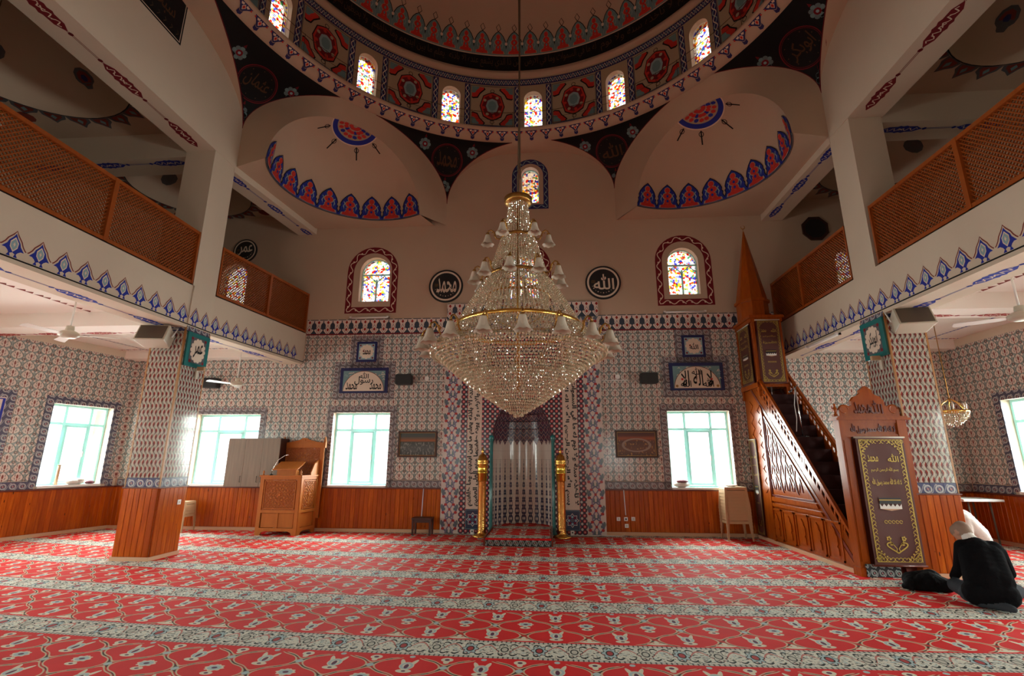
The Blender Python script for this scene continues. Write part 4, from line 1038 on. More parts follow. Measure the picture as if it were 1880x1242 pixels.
# semidome borders and half medallions
for e in EX:
    m = MB()
    def sfn(u, v, h, e=e):
        el = math.asin(min(max(v/e.h, 0), .99)); a = u/e.r; R = e.r*math.cos(el)-h
        return e.c+(e.n*math.cos(a)+e.l*math.sin(a))*R+V((0, 0, ZE+v-h*.3))
    amax = math.acos(e.s0/e.r); N = 9; w = 2*amax*e.r/N*1.0
    for i in range(N):
        u = -amax*e.r+w*(i+.5); palmette(m, sfn, u, .015, w, .58)
    m.strip([(-amax*e.r+2*amax*e.r*i/40, .0) for i in range(41)], .022, sfn, H0, CRM)
    dec(m, 'painted_border', e.dome)
    m = MB()
    w0, s0 = e.w0, e.s0
    def tfn(u, v, h, e=e):       # u along the arch, v away from it, on the shell
        s = e.s0+.012+v; w = math.sqrt(max(e.r**2-s*s, .01)); al = math.asin(min(max(u/w, -1), 1))
        return e.c+e.n*s+e.l*u+V((0, 0, ZE+e.h*w/e.r*math.cos(al)-h))
    for ra, rb, col in ((.505, .53, CRM), (.40, .505, BLUE), (.0, .40, OCHRE)):
        m.grid(lambda u, v: tfn((ra+(rb-ra)*v)*math.cos(PI*u), (ra+(rb-ra)*v)*math.sin(PI*u), .004), 32, 6, col)
    for i in range(26):
        a = PI*(i % 9+.5)/9; r_ = (.32, .21, .10)[i//9]; m.flat([(r_*math.cos(a)+u, max(r_*math.sin(a)+v, .002)) for u, v in circ(0, 0, .058, 6, .045)], tfn, .008+.001*(i % 3), RRED if i % 3 else BLUE)
    for a in (.35, 1.1, 1.57+.47, 2.75):
        d = (math.cos(a), math.sin(a)); m.strip([(d[0]*.55, d[1]*.55), (d[0]*.82, d[1]*.82)], .03, tfn, .005, BLACK)
        m.strip([(d[0]*.62+u, d[1]*.62+v) for u, v in circ(0, 0, .05, 8)+[(.05, 0)]], .016, tfn, .006, BLACK)
    dec(m, 'painted_medallion', e.dome)
    m = MB(); m.tube([e.c+(e.n*math.cos(a)+e.l*math.sin(a))*(e.r-.004)+V((0, 0, ZE)) for a in [-amax+2*amax*i/50 for i in range(51)]], .014, 5)
    m.build('rim_line', P('paint_grey'), e.dome)
# black rhombs with gilt lettering on the side walls
def wallpanel(par, fn, w, h):
    m = MB()
    for k2, (s, col) in enumerate(((0, BLACK), (.03, CRM), (.045, BLACK))): m.flat([(s, s), (w-s, s), (w-s, h-s), (s, h-s)], fn, .003+.0015*k2, col)
    put_text(m, ar('سبحان الله'), fn, w*.16, h*.22, w*.84, h*.72, .010, BRONZE, .01)
    for i in range(9):
        u = w*(.1+.1*i); m.strip([(u, .10), (u+.05, .16), (u+.02, .20)], .014, fn, .010, DGOLD); m.strip([(u, h-.10), (u+.05, h-.16), (u+.02, h-.20)], .014, fn, .010, DGOLD)
    dec(m, 'painted_panel', par)
wallpanel(bpy.data.objects['wall_upper_left'], plane((-6.45, 5.40, 8.75), (0, 1, 0), (0, 0, 1), (1, 0, 0)), 1.44, 1.05)
wallpanel(bpy.data.objects['wall_upper_right'], plane((XRB, 6.45, 8.85), (0, -1, 0), (0, 0, 1), (-1, 0, 0)), 1.44, 1.0)
# painted frames round the stained windows
def win_frame(par, x0, x1, z0, z1, b, col, scol):
    r = (x1-x0)/2; c = (x0+x1)/2; n = 18
    path = [(c, z0), (x1, z0)]+[(c+r*math.cos(PI*i/n), z1-r+r*math.sin(PI*i/n)) for i in range(n+1)]+[(x0, z0), (c, z0)]
    m = MB(); hb = b/2
    outer = [(x1+hb, z0-hb)]+[(c+(r+hb)*math.cos(PI*i/n), z1-r+(r+hb)*math.sin(PI*i/n)) for i in range(n+1)]+[(x0-hb, z0-hb)]
    inner = [(x1-hb, z0+hb)]+[(c+(r-hb)*math.cos(PI*i/n), z1-r+(r-hb)*math.sin(PI*i/n)) for i in range(n+1)]+[(x0+hb, z0+hb)]
    k = len(outer); m.add([wallf(u, v, .003) for u, v in outer]+[wallf(u, v, .003) for u, v in inner], [(i, (i+1) % k, k+(i+1) % k, k+i) for i in range(k)], col)
    pts = [V((u, v, 0)) for u, v in path]; rp = resample(pts, 150); sc = []
    for i, p in enumerate(rp):
        a = rp[max(i-1, 0)]; q = rp[min(i+1, 150)]; d = (q-a).normalized(); s = math.sin(i*2*PI/9)*b*.28; sc.append((p.x-d.y*s, p.y+d.x*s))
    m.strip(sc, b*.13, wallf, .005, scol)
    for i in range(4, 150, 9):
        p = rp[i]; m.flat([(p.x+u, p.y+v) for u, v in circ(0, 0, b*.16, 6)], wallf, .006, scol)
    dec(m, 'painted_frame', par)
win_frame(wall_front, -5.05, -3.88, 5.27, 6.90, .165, MAROON, CRM); win_frame(wall_front, 2.77, 3.96, 5.32, 6.99, .165, MAROON, CRM); win_frame(wall_front, -1.15, .03, 5.27, 6.90, .165, MAROON, CRM)
win_frame(wall_front, -.81, .015, 8.0, 9.33, .13, NAVY, LBLUE)
# ================================================================== gallery lattice railings
def railing(label, yposts, xfn, side, indiv, group='carved lattice railings of the galleries'):
    y0, y1 = yposts[0], yposts[-1]; o = V((xfn(y0), y0, 0)); L = math.hypot(xfn(y1)-xfn(y0), y1-y0); ux = V((xfn(y1)-xfn(y0), y1-y0, 0)).normalized()
    n = V((ux.y, -ux.x, 0))*(1 if side < 0 else -1)          # into the nave
    t = thing('lattice_railing', label, 'railing', o); z0, z1 = ZP+.028, ZRAIL
    b = lambda mb, u0, u1, za, zb, d0, d1: mb.obox(ux*u0+n*d0+V((0, 0, za)), ux*(u1-u0), n*(d1-d0), V((0, 0, zb-za)))
    m = MB(); b(m, 0, L, z1-.055, z1, -.09, -.01); fixn(m.build('top_rail', P('lattice_wood'), t))
    m = MB(); b(m, 0, L, z0, z0+.055, -.09, -.01); fixn(m.build('bottom_rail', P('lattice_wood'), t))
    m = MB(); b(m, 0, L, ZP, z0, -.08, -.03); fixn(m.build('painted_shadow', P('paint_black'), t))  # solid black strip painted in for the shade under the rail
    us = [(y-y0)/(y1-y0)*L for y in yposts]
    for u in us:
        m = MB(); b(m, max(u-.035, 0), min(u+.035, L), z0, z1, -.085, -.005); fixn(m.build('post', P('lattice_wood'), t))
    za, zb = z0+.05, z1-.05; H = zb-za
    for a, c in zip(us, us[1:]):
        a += .035; c -= .035; W_ = c-a; st = .062
        for dr in (1, -1):
            back = MB(); k = -H
            while k < W_:
                s0 = max(0, -k); s1 = min(H, W_-k)      # clip the 45 degree slat to the panel
                if s1-s0 > .03:
                    p, q = ((a+k+s0, za+s0), (a+k+s1, za+s1)) if dr > 0 else ((a+k+s0, zb-s0), (a+k+s1, zb-s1))
                    d = -.040 if dr > 0 else -.056; hw = .0068
                    du, dv = (hw*.7071, -hw*.7071*dr)
                    mb = MB() if (indiv and dr > 0) else back
                    A = lambda u, v, dd: ux*u+V((0, 0, v))+n*dd
                    mb.hexa([A(p[0]-du, p[1]-dv, d), A(q[0]-du, q[1]-dv, d), A(q[0]+du, q[1]+dv, d), A(p[0]+du, p[1]+dv, d)]+[A(p[0]-du, p[1]-dv, d-.014), A(q[0]-du, q[1]-dv, d-.014), A(q[0]+du, q[1]+dv, d-.014), A(p[0]+du, p[1]+dv, d-.014)])
                    if mb is not back: fixn(mb.build('slat', P('lattice_wood'), t))
                k += st
            if back.f:
                ob = fixn(back.build('slat_layer', P('lattice_wood'), t)); ob['kind'] = 'stuff'
    return t
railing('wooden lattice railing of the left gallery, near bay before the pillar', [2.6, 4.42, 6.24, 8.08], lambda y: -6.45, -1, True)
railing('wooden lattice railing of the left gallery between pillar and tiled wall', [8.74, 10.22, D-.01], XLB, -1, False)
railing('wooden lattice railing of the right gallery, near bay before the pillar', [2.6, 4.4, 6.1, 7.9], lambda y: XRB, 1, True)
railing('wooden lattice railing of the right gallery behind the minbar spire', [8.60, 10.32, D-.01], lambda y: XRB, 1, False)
# ================================================================== mihrab
mat('panel_cream', (.62, .47, .38), .3); mat('panel_navy', (.03, .045, .085), .2); mat('tile_white', (.70, .62, .56), .2); mat('frame_blue', (.02, .025, .10), .2); mat('ink', (.01, .01, .012), .4)
mat('cypress_upper', lambda: cypress(4.98), .2)
MX = -.62
mh = thing('mihrab', 'tiled prayer niche with turquoise jambs and lettered side bands', 'mihrab', (MX, D, 0))
def band(name, a, b, z0, z1, mt, t=.07):
    m = MB(); m.box(a, b, -t, 0, z0, z1); return m.build(name, mt, mh)
for s in (-1, 1):
    q = lambda a, b: (min(s*a, s*b), max(s*a, s*b))
    for a, b, z0, z1, mt, nm in ((1.44, 1.85, 0, 4.55, 'flora_tile', 'floral_band'), (1.28, 1.44, 0, 4.55, 'redchain_tile', 'chain_band'), (.94, 1.28, .52, 4.55, 'panel_cream', 'lettered_panel'), (.94, 1.28, .08, .52, 'panel_navy', 'star_panel'), (.94, 1.28, 0, .08, 'redchain_tile', 'chain_band'), (.74, .94, 0, 4.55, 'redchain_tile', 'chain_band')):
        x0, x1 = q(a, b); o = band(nm, x0, x1, z0, z1, P(mt), .07 if nm != 'lettered_panel' else .066)
        if nm == 'lettered_panel':
            m = MB(); c = (x0+x1)/2
            rows = [(KURSI[0]+' '+KURSI[1], -1), (KURSI[2]+' '+KURSI[3], 1)] if s > 0 else [(KURSI[4]+' '+KURSI[5], -1), (KURSI[7]+' '+KURSI[8], 1)]
            for tx, off in rows:
                if s > 0: fn = lambda u, v, h: V((c+off*.075+v, -.066-h, 4.5-u))     # right end at the bottom
                else: fn = lambda u, v, h: V((c+off*.075-v, -.066-h, .58+u))
                put_text(m, ar(tx), fn, 0, -.070, 3.88, .090, .003, 0, .045)
            m.build('lettering', P('ink'), o)
        if nm == 'star_panel':
            m = MB(); c = (x0+x1)/2; fn = lambda u, v, h: V((c+u, -.07-h, .30+v))
            st = [((.15 if i % 2 == 0 else .108)*math.cos(i*PI/8), (.15 if i % 2 == 0 else .108)*math.sin(i*PI/8)) for i in range(16)]
            m.flat(st, fn, .002, CRM); m.flat([(u*.9, v*.9) for u, v in st], fn, .004, NAVY)
            for i in range(8):
                a_ = i*PI/4; m.flat([(.075*math.cos(a_)+u, .075*math.sin(a_)+v) for u, v in circ(0, 0, .028, 6)], fn, .006, MAROON if i % 2 else LBLUE)
            m.flat(circ(0, 0, .04, 10), fn, .007, GREY); m.strip([(-.16, -.2), (.16, -.2), (.16, .2), (-.16, .2), (-.16, -.2)], .01, fn, .002, TEAL)
            m.build('star', PMATS, o)
    m = MB(); m.lathe([(.055, 0), (.055, .06), (.040, .08), (.040, 2.02), (.055, 2.04), (.06, 2.12), (.045, 2.14), (.0, 2.14)], (s*.71, -.05, 0), 14)
    m.build('jamb_column', P('turquoise_tile'), mh)
    x0, x1 = q(.68, .74); band('jamb_strip', x0, x1, 0, 2.16, P('turquoise_tile'), .03)
    x0, x1 = q(.68, .74); band('spandrel_strip', x0, x1, 2.16, 4.55, P('redchain_tile'), .06)
band('upper_panel', -.68, .68, 2.95, 4.55, P('redchain_tile'), .05); band('floral_band', -1.85, 1.85, 4.55, 4.98, P('flora_tile')); band('crest_band', -1.85, 1.85, 4.98, 5.37, P('cypress_upper'), .075)
m = MB(); m.lathe([(.68, 0), (.68, 2.14)], (0, 0, 0), 32, 0, -PI/2, PI/2); m.build('niche_wall', P('niche_tile'), mh)
m = MB(); m.lathe([(.675, 2.12), (.675, 2.32), (.655, 2.34), (.645, 2.5), (.595, 2.52), (.57, 2.66), (.49, 2.69), (.45, 2.80), (.34, 2.84), (.30, 2.90), (.12, 2.94), (.0, 2.97)], (0, 0, 0), 40, 0, -PI/2, PI/2, False)
for i in range(13):
    a0, a1 = -PI/2+PI*i/13, -PI/2+PI*(i+1)/13; am = (a0+a1)/2; pt = lambda a, z, r=.672: V((r*math.sin(a), r*math.cos(a), z))
    m.add([pt(a0, 2.13), pt(a0, 2.06), pt((a0+am)/2, 2.02), pt(am, 1.94), pt((a1+am)/2, 2.02), pt(a1, 2.06), pt(a1, 2.13)], [(0, 1, 2, 3, 4, 5, 6)])
m.build('muqarnas_hood', P('muqarnas_tile'), mh)
for s in (-1, 1):
    ap = [(s*.68*math.cos(PI/2*i/10), 2.16+.80*math.sin(PI/2*i/10)) for i in range(11)]
    m = MB(); m.prism([(s*.70, 2.16)]+ap[1:]+[(0, 3.0), (s*.70, 3.0)], plane((0, 0, 0), (1, 0, 0), (0, 0, 1), (0, -1, 0)), .0, .05); fixn(m.build('spandrel', P('redchain_tile'), mh))
m = MB(); m.lathe([(.685, 0), (.685, 2.2), (.66, 2.5), (.55, 2.75), (.3, 2.95), (0, 3.02)], (0, .03, 0), 24, 0, -PI/2, PI/2); m.build('niche_backing', P('dark_wood'), mh)
m = MB(); m.box(-.68, .68, -.07, .72, -.02, .15); m.build('niche_floor', P('carpet'), mh)
# carpeted step
st = thing('prayer_step', 'low carpeted step in front of the prayer niche', 'step', (MX, 10.045, 0))
m = MB(); m.box(-.63, .64, 0, 1.56, 0, .15); bevel(m.build('body', P('carpet'), st), .02)
for x0, x1 in ((.64, .67), (-.66, -.63)):
    m = MB(); m.box(x0, x1, -.01, 1.505, 0, .165); m.build('side_board', P('minbar_dark'), st)
mat('runner', scroll('x', base=(.02, .022, .02), lite=(.20, .21, .17), per=.12), .95)
m = MB(); m.box(-.625, .635, -.012, .004, .0, .108); m.build('front_runner', P('runner'), st)
mat('carpet_red', (.52, .010, .011), .8, spec=.14)
m = MB(); m.box(-.625, .635, -.008, .012, .108, .146); m.build('front_lip', P('carpet_red'), st)
# gilt columns
gc = thing('gilt_column', 'tall hammered gilt candle column left of the prayer niche', 'column', (-1.47, 11.18, 0))
m = MB(); m.lathe([(0, .0), (.20, 0), (.20, .02), (.16, .05), (.10, .06), (.095, .10)], n=28); m.build('base', P('gold'), gc)
m = MB(); m.lathe([(.092, .08), (.088, 1.14), (.092, 1.15)], n=28); m.build('shaft', P('gold_hammered'), gc)
mat('gold_green', (.80, .58, .10), .15, metal=1.0)
m = MB(); m.lathe([(.092, 1.14), (.105, 1.16), (.108, 1.30), (.115, 1.31), (.115, 1.33), (.108, 1.34), (.112, 1.50), (.12, 1.51)], n=28); m.build('collar', P('gold_green'), gc)
m = MB(); m.lathe([(.118, 1.50), (.125, 1.53), (.11, 1.55), (.125, 1.58), (.11, 1.60), (.10, 1.62), (.085, 1.68), (.04, 1.72), (.02, 1.74), (.028, 1.77), (.02, 1.80), (.008, 1.88), (0, 1.89)], n=28); m.build('cap', P('gold'), gc)
g2 = copy_tree(gc, None, (.245, 11.18, 0)); g2['label'] = 'tall hammered gilt candle column right of the prayer niche'
for o in (gc, g2): o['group'] = 'gilt columns beside the prayer niche'
# ================================================================== main chandelier
ch = thing('chandelier', 'huge tiered crystal chandelier with gilt rings and frosted bell lamps', 'chandelier', (-.365, 5.98, 2.1))
oct_v = [(1, 0, 0), (-1, 0, 0), (0, 1, 0), (0, -1, 0), (0, 0, 1), (0, 0, -1)]
oct_f = [(0, 2, 4), (2, 1, 4), (1, 3, 4), (3, 0, 4), (2, 0, 5), (1, 2, 5), (3, 1, 5), (0, 3, 5)]
def bead(mb, p, r): 
    a = random.random()*1.5; c, s = math.cos(a)*r, math.sin(a)*r
    mb.add([(p[0]+x*c-y*s, p[1]+x*s+y*c, p[2]+z*r*1.25) for x, y, z in oct_v], oct_f)
def ring_beads(mb, R, z, r, sp):
    n = max(5, int(2*PI*R/sp)); ph = random.random()
    for i in range(n): a = 2*PI*(i+ph)/n; bead(mb, (R*math.cos(a), R*math.sin(a), z), r)
m = MB(); N = 27
for j in range(N):
    t = j/(N-1); R = .05+1.02*(1-t)**.92+.03*math.sin(PI*t); z = .78-.76*t; ring_beads(m, R, z, .0140, .0285 if j else .026)
for i in range(40): bead(m, (random.uniform(-.06, .06), random.uniform(-.06, .06), random.uniform(.0, .05)), .014)
o = m.build('crystal_basket', P('crystal'), ch); o['kind'] = 'stuff'
m = MB()
for j in range(9):
    t = j/8; ring_beads(m, .78+.29*t**.8, 1.09-.29*t, .0148, .03)
ring_beads(m, 1.085, .77, .018, .034); ring_beads(m, 1.07, .735, .016, .034)
o = m.build('crystal_shoulder', P('crystal'), ch); o['kind'] = 'stuff'
def strands(name, n, k, fr, z0, z1, r):
    mb = MB()
    for i in range(n):
        a = 2*PI*i/n
        for j in range(k):
            t = j/(k-1); R = fr(t); bead(mb, (R*math.cos(a), R*math.sin(a), z0+(z1-z0)*t), r)
    ob = mb.build(name, P('crystal'), ch); ob['kind'] = 'stuff'
strands('crystal_bell', 84, 30, lambda t: .37+.42*(t**.85), 1.77, 1.10, .0115)
strands('crystal_bell', 52, 24, lambda t: .34+.06*t, 1.75, 1.25, .0115)
strands('crystal_tier', 60, 24, lambda t: .22+.16*t**.9, 2.31, 1.78, .0105)
strands('crystal_tier', 30, 18, lambda t: .15+.02*t, 2.28, 1.85, .0105)
strands('crystal_neck', 34, 26, lambda t: .125+.045*t, 2.83, 2.33, .0095)
def gring(R, z, h, mt): 
    mb = MB(); mb.lathe([(R, 0), (R+.012, .01), (R+.012, h-.01), (R, h), (R-.012, h-.01), (R-.012, .01), (R, 0)], (0, 0, z), 64); mb.build('gilt_ring', mt, ch)
gring(.79, 1.07, .055, P('gold')); gring(.38, 1.755, .045, P('gold_dark')); gring(.225, 2.295, .045, P('gold_dark')); gring(.15, 2.82, .04, P('gold_dark'))
gring(.40, 1.50, .02, P('gold_dark'))
m = MB(); m.lathe([(.0, 2.80), (.16, 2.82), (.19, 2.85), (.17, 2.88), (.19, 2.90), (.06, 2.93), (.03, 2.98)], n=28); m.build('cap', P('gold_dark'), ch)
m = MB(); m.tube([(0, 0, .3), (0, 0, 2.95)], .02, 8)
for i in range(3):
    a = i*PI/3; m.tube([(.78*math.cos(a), .78*math.sin(a), 1.09), (-.78*math.cos(a), -.78*math.sin(a), 1.09)], .008, 4)
    m.tube([(.37*math.cos(a), .37*math.sin(a), 1.77), (-.37*math.cos(a), -.37*math.sin(a), 1.77)], .008, 4)
m.build('stem', P('gold_dark'), ch)
m = MB(); m.tube([(0, 0, 2.95), (.02, 0, 5), (.035, 0, 14.05)], .014, 6); m.tube([(.03, 0, 3.2), (.0, .01, 7), (.05, 0, 14.0)], .008, 5); m.build('cable', P('paint_darkgold'), ch)
shade = MB()
prof = [(.014, 0), (.028, -.004), (.034, -.03), (.044, -.07), (.060, -.105), (.078, -.128)]
def bell(u, v):
    a = 2*PI*u; j = v*(len(prof)-1); i = min(int(j), len(prof)-2); f = j-i
    r = prof[i][0]*(1-f)+prof[i+1][0]*f; z = prof[i][1]*(1-f)+prof[i+1][1]*f
    sc = 1+.03*v**3*math.cos(8*a); return V((r*sc*math.cos(a), r*sc*math.sin(a), z-.005*v**4*math.cos(8*a)))
shade.grid(bell, 32, 10); shade.lathe([(0, -.10), (.02, -.095), (.026, -.075), (.02, -.045), (.014, -.02)], n=10, m=0)
sh0 = None; arm0 = {}
def lamp(R, z, a, sc=1.0):
    global sh0
    key = round(sc, 2)
    if key not in arm0:
        mb = MB(); pts = [V((0, 0, 0)), V((.05, 0, .0)), V((.075, 0, .05)), V((.09, 0, .105)), V((.13, 0, .135)), V((.165, 0, .115)), V((.175, 0, .07))]
        mb.tube([p*sc for p in pts], .010*sc, 6); mb.tube([V((.09+.03*math.cos(t), 0, .075+.03*math.sin(t)))*sc for t in [k*.6 for k in range(9)]], .006*sc, 5)
        mb.lathe([(.0, .09), (.02, .085), (.026, .065), (.018, .05)], (.175*sc, 0, -.0), 10)
        arm0[key] = mb.build('lamp_arm', P('gold_dark'), ch); arm = arm0[key]
    else: arm = arm0[key].copy(); COL.objects.link(arm)
    arm.location = (R*math.cos(a), R*math.sin(a), z); arm.rotation_euler = (0, 0, a)
    if sh0 is None: sh0 = shade.build('lamp_shade', P('shade_glass'), arm); s = sh0
    else: s = sh0.copy(); COL.objects.link(s); s.parent = arm
    s.location = (.175*sc, 0, .06*sc); s.scale = (sc*1.15,)*3
for i in range(18): lamp(.98, .87, 2*PI*i/18+PI/2+.1, 1.12)
for i in range(10): lamp(.39, 1.775, 2*PI*i/10-PI/2-.12, 1.0)
for i in range(6): lamp(.235, 2.32, 2*PI*i/6-PI/2-.45, .95)
# ================================================================== minbar
MBX, MBY = 4.45, 8.02
mi = thing('minbar', 'tall varnished wooden pulpit stair with pierced balustrades and pointed spire', 'minbar', (MBX, MBY, 0))
WD, DK = P('minbar_wood'), P('minbar_dark')
fl = lambda u, v, h: V((-h, u, v))                       # left flank: u along the stair, v up, h out of the flank
top = lambda y: .42+1.066*y; bot = lambda y: .05+.972*y
def minbar_flank(x, sign, name):
    f = lambda u, v, h: V((x+sign*h, u, v))
    m = MB(); m.prism([(.0, .0), (3.56, 0), (3.56, 3.15), (3.20, 3.15), (.0, .05)], f, -.04, 0); return fixn(m.build(name, WD, mi)), f
side, fL = minbar_flank(0, -1, 'flank_panel')
side2, fR = minbar_flank(.66, 1, 'flank_panel')
m = MB(); m.prism([(.03, .0), (3.56, 0), (3.56, .06), (.03, .06)], fL, 0, .03); fixn(m.build('plinth', P('baseboard'), mi))
m = MB()
for z0, z1, y0 in ((.72, .78, .80), (.82, .90, .92)): m.prism([(y0, z0), (2.685, z0), (2.685, z1), (y0+.06, z1)], fL, 0, .03)
fixn(m.build('moulding', WD, mi))
for i in range(5):                                       # row of arched panels
    a = 2.80-.50*i; b = a-.44; pn = MB(); zt = .68
    pl = [(b, .10), (a, .10), (a, zt), (b, zt)]
    pn.prism(pl, fL, 0, .012)
    for q0, q1 in (((b, .10), (b+.03, zt)), ((a-.03, .10), (a, zt)), ((b, zt-.03), (a, zt)), ((b, .10), (a, .13))): pn.prism([q0, (q1[0], q0[1]), q1, (q0[0], q1[1])], fL, .012, .026)
    c = (a+b)/2; ar_ = [(c-.10, .18), (c+.10, .18), (c+.10, .28), (c+.07, .31), (c+.10, .34), (c+.10, .46), (c+.06, .50), (c+.05, .55), (c, .60), (c-.05, .55), (c-.06, .50), (c-.10, .46), (c-.10, .34), (c-.07, .31), (c-.10, .28)]
    pn.prism(ar_, fL, .012, .030)
    fixn(pn.build('arched_panel', WD, mi))
m = MB()                                                 # last triangular panel
m.prism([(.10, .10), (.40, .10), (.40, .36), (.30, .28)], fL, 0, .014); fixn(m.build('corner_panel', WD, mi))
for i, yy in enumerate((.55, .72)):
    m = MB(); m.prism([(yy-.06, .10), (yy+.06, .10), (yy+.06, min(.6, bot(yy)-.06)), (yy-.06, min(.6, bot(yy)-.16))], fL, 0, .014); fixn(m.build('corner_panel', WD, mi))
# interlaced strapwork on the triangular field
segs = []
random.seed(3)
tri_top = lambda y: bot(y)-.16
for k in range(14):
    y0 = 1.0+k*.19
    for dy in (.30, -.30):
        p = (y0, .95); q = (y0+dy*1.15, .95+1.15)
        segs.append((p, q))
    segs.append(((y0, 1.0+(k % 3)*.35), (y0+.28, 1.35+(k % 3)*.35)))
    segs.append(((y0+.1, 1.75+(k % 2)*.3), (y0+.42, 2.35+(k % 2)*.3))); segs.append(((y0+.1, 2.4+(k % 2)*.2), (y0+.36, 1.85)))
m = MB()
for p, q in segs:
    pts = []
    for i in range(13):
        u = p[0]+(q[0]-p[0])*i/12; v = p[1]+(q[1]-p[1])*i/12
        if .95 < v < tri_top(u) and 1.0 < u < 2.62: pts.append((u, v))
    if len(pts) > 2:
        a, b = pts[0], pts[-1]; dx, dy = b[0]-a[0], b[1]-a[1]; l = math.hypot(dx, dy); nx, ny = -dy/l*.005, dx/l*.005
        m.prism([(a[0]-nx, a[1]-ny), (b[0]-nx, b[1]-ny), (b[0]+nx, b[1]+ny), (a[0]+nx, a[1]+ny)], fL, 0, .014)
for a, b in (((2.66, .92), (2.66, 2.50)), ((1.02, .93), (2.66, .93)), ((1.03, .93), (2.64, 2.48))):
    dx, dy = b[0]-a[0], b[1]-a[1]; l = math.hypot(dx, dy); nx, ny = -dy/l*.014, dx/l*.014
    m.prism([(a[0]-nx, a[1]-ny), (b[0]-nx, b[1]-ny), (b[0]+nx, b[1]+ny), (a[0]+nx, a[1]+ny)], fL, 0, .020)
fixn(m.build('strapwork', DK, mi))
m = MB()                                                 # column of diamonds under the kiosk
for k in range(8):
    c = .95+k*.24; m.prism([(2.95, c), (3.12, c+.12), (2.95, c+.24), (2.78, c+.12)], fL, 0, .013); m.prism([(3.30, c), (3.45, c+.12), (3.30, c+.24), (3.15, c+.12)], fL, 0, .013)
m.prism([(2.68, 0.06), (2.76, .06), (2.76, 2.73), (2.68, 2.65)], fL, 0, .036)
fixn(m.build('diamond_panel', WD, mi))
def balustrade(x, sign):
    f = lambda u, v, h: V((x+sign*h, u, v))
    ysh = 3.18
    for nm, lo, hi, w0, w1, mt in (('stringer', lambda y: bot(y)-.03, lambda y: bot(y)+.05, -.05, .018, DK), ('handrail', lambda y: top(y)-.055, lambda y: top(y)+.02, -.035, .016, WD)):
        m = MB(); m.prism([(.0, max(lo(0), 0)), (ysh, lo(ysh)), (ysh, hi(ysh)), (.0, hi(0))], f, w0, w1); fixn(m.build(nm, mt, mi))
    m = MB()                                             # pierced lattice of crossing bars
    def clipseg(p, q):
        pts = []
        for i in range(41):
            u = p[0]+(q[0]-p[0])*i/40; v = p[1]+(q[1]-p[1])*i/40
            if 0.02 < u < ysh and bot(u)+.045 < v < top(u)-.05: pts.append((u, v))
        return (pts[0], pts[-1]) if len(pts) > 1 else None
    def bar(p, q, w, h0, h1):
        s = clipseg(p, q)
        if not s: return
        (a0, a1), (b0, b1) = s; dx, dy = b0-a0, b1-a1; l = math.hypot(dx, dy)
        if l < .02: return
        nx, ny = -dy/l*w, dx/l*w; m.prism([(a0-nx, a1-ny), (b0-nx, b1-ny), (b0+nx, b1+ny), (a0+nx, a1+ny)], f, h0, h1)
    for k in range(-6, 36):
        y0 = k*.105
        bar((y0, bot(y0)+.02), (y0-.12, bot(y0)+.72), .017, -.008, .008); bar((y0, bot(y0)+.02), (y0+.50, bot(y0)+.72), .017, -.006, .010)
    for d in (.20, .34, .48): bar((0, .05+d), (ysh, .05+d+1.0*ysh), .014, -.010, .006)
    for y0 in (.22, 1.15, 2.25): bar((y0+.16, bot(y0+.16)), (y0, bot(y0+.16)+.7), .03, -.02, .012)
    ob = fixn(m.build('pierced_lattice', WD, mi)); ob['kind'] = 'stuff'
balustrade(0, -1); balustrade(.66, 1)
mat('stair_carpet', (.030, .005, .005), .95)
for i in range(13):
    y0 = .10+i*.205; z1 = .23+i*.225; m = MB(); m.box(.02, .64, y0, y0+.23, max(z1-.26, 0), z1); m.build('step', P('stair_carpet'), mi)
# portal
for x0, x1 in ((-.04, .10), (.80, .93)):
    m = MB(); m.box(x0, x1, -.06, .10, 0, 2.20); m.box(x0-.015, x1+.015, -.075, .11, 0, .12); m.box(x0+.03, x1-.03, -.072, -.06, .2, 1.9); fixn(m.build('portal_post', WD, mi))
m = MB(); m.box(.08, .82, -.03, .06, 1.95, 2.20); m.box(.08, .82, -.05, -.03, 1.95, 1.99); m.box(.08, .82, -.05, -.03, 2.16, 2.20); fixn(m.build('lintel', WD, mi))
m = MB(); put_text(m, ar('لا اله الا الله محمد رسول الله'), lambda u, v, h: V((u, -.03-h, v)), .13, 2.00, .77, 2.15, .014, 0, .01, .014); m.build('carved_lettering', DK, mi)
m = MB(); m.box(-.09, .98, -.11, .13, 2.20, 2.235); m.box(-.06, .95, -.09, .12, 2.235, 2.26); fixn(m.build('cornice', WD, mi))
fp = lambda u, v, h: V((.445+u, -h, 2.26+v))
half = [(.44, 0), (.44, .10), (.40, .16), (.33, .18), (.27, .15), (.24, .17), (.24, .24), (.19, .30), (.12, .33), (.09, .36), (.09, .40), (.05, .43), (0, .47)]
m = MB(); m.prism(half+[(-u, v) for u, v in reversed(half[:-1])], fp, -.03, .03); fixn(m.build('crest', WD, mi))
m = MB(); put_text(m, '\uFDF2', fp, -.02, .04, .20, .24, .045, 0, .01, .015); put_text(m, ar('محمد'), fp, -.22, .04, .02, .22, .045, 0, .01, .015); m.build('carved_lettering', DK, mi)
for s in (-1, 1):
    m = MB(); m.lathe([(0, 0), (.03, 0), (.03, .03), (.015, .05), (.03, .09), (.025, .13), (.01, .16), (.018, .18), (0, .21)], (.445+s*.48, 0, 2.26), 12); m.tube([(.445+s*.36+.06*math.cos(t), -.02, 2.37+.06*math.sin(t)) for t in [k*.5 for k in range(11)]], .016, 6)
    m.build('finial', WD, mi)
m = MB(); m.box(.10, .80, .05, .09, 0, 1.95); m.build('portal_door', DK, mi)
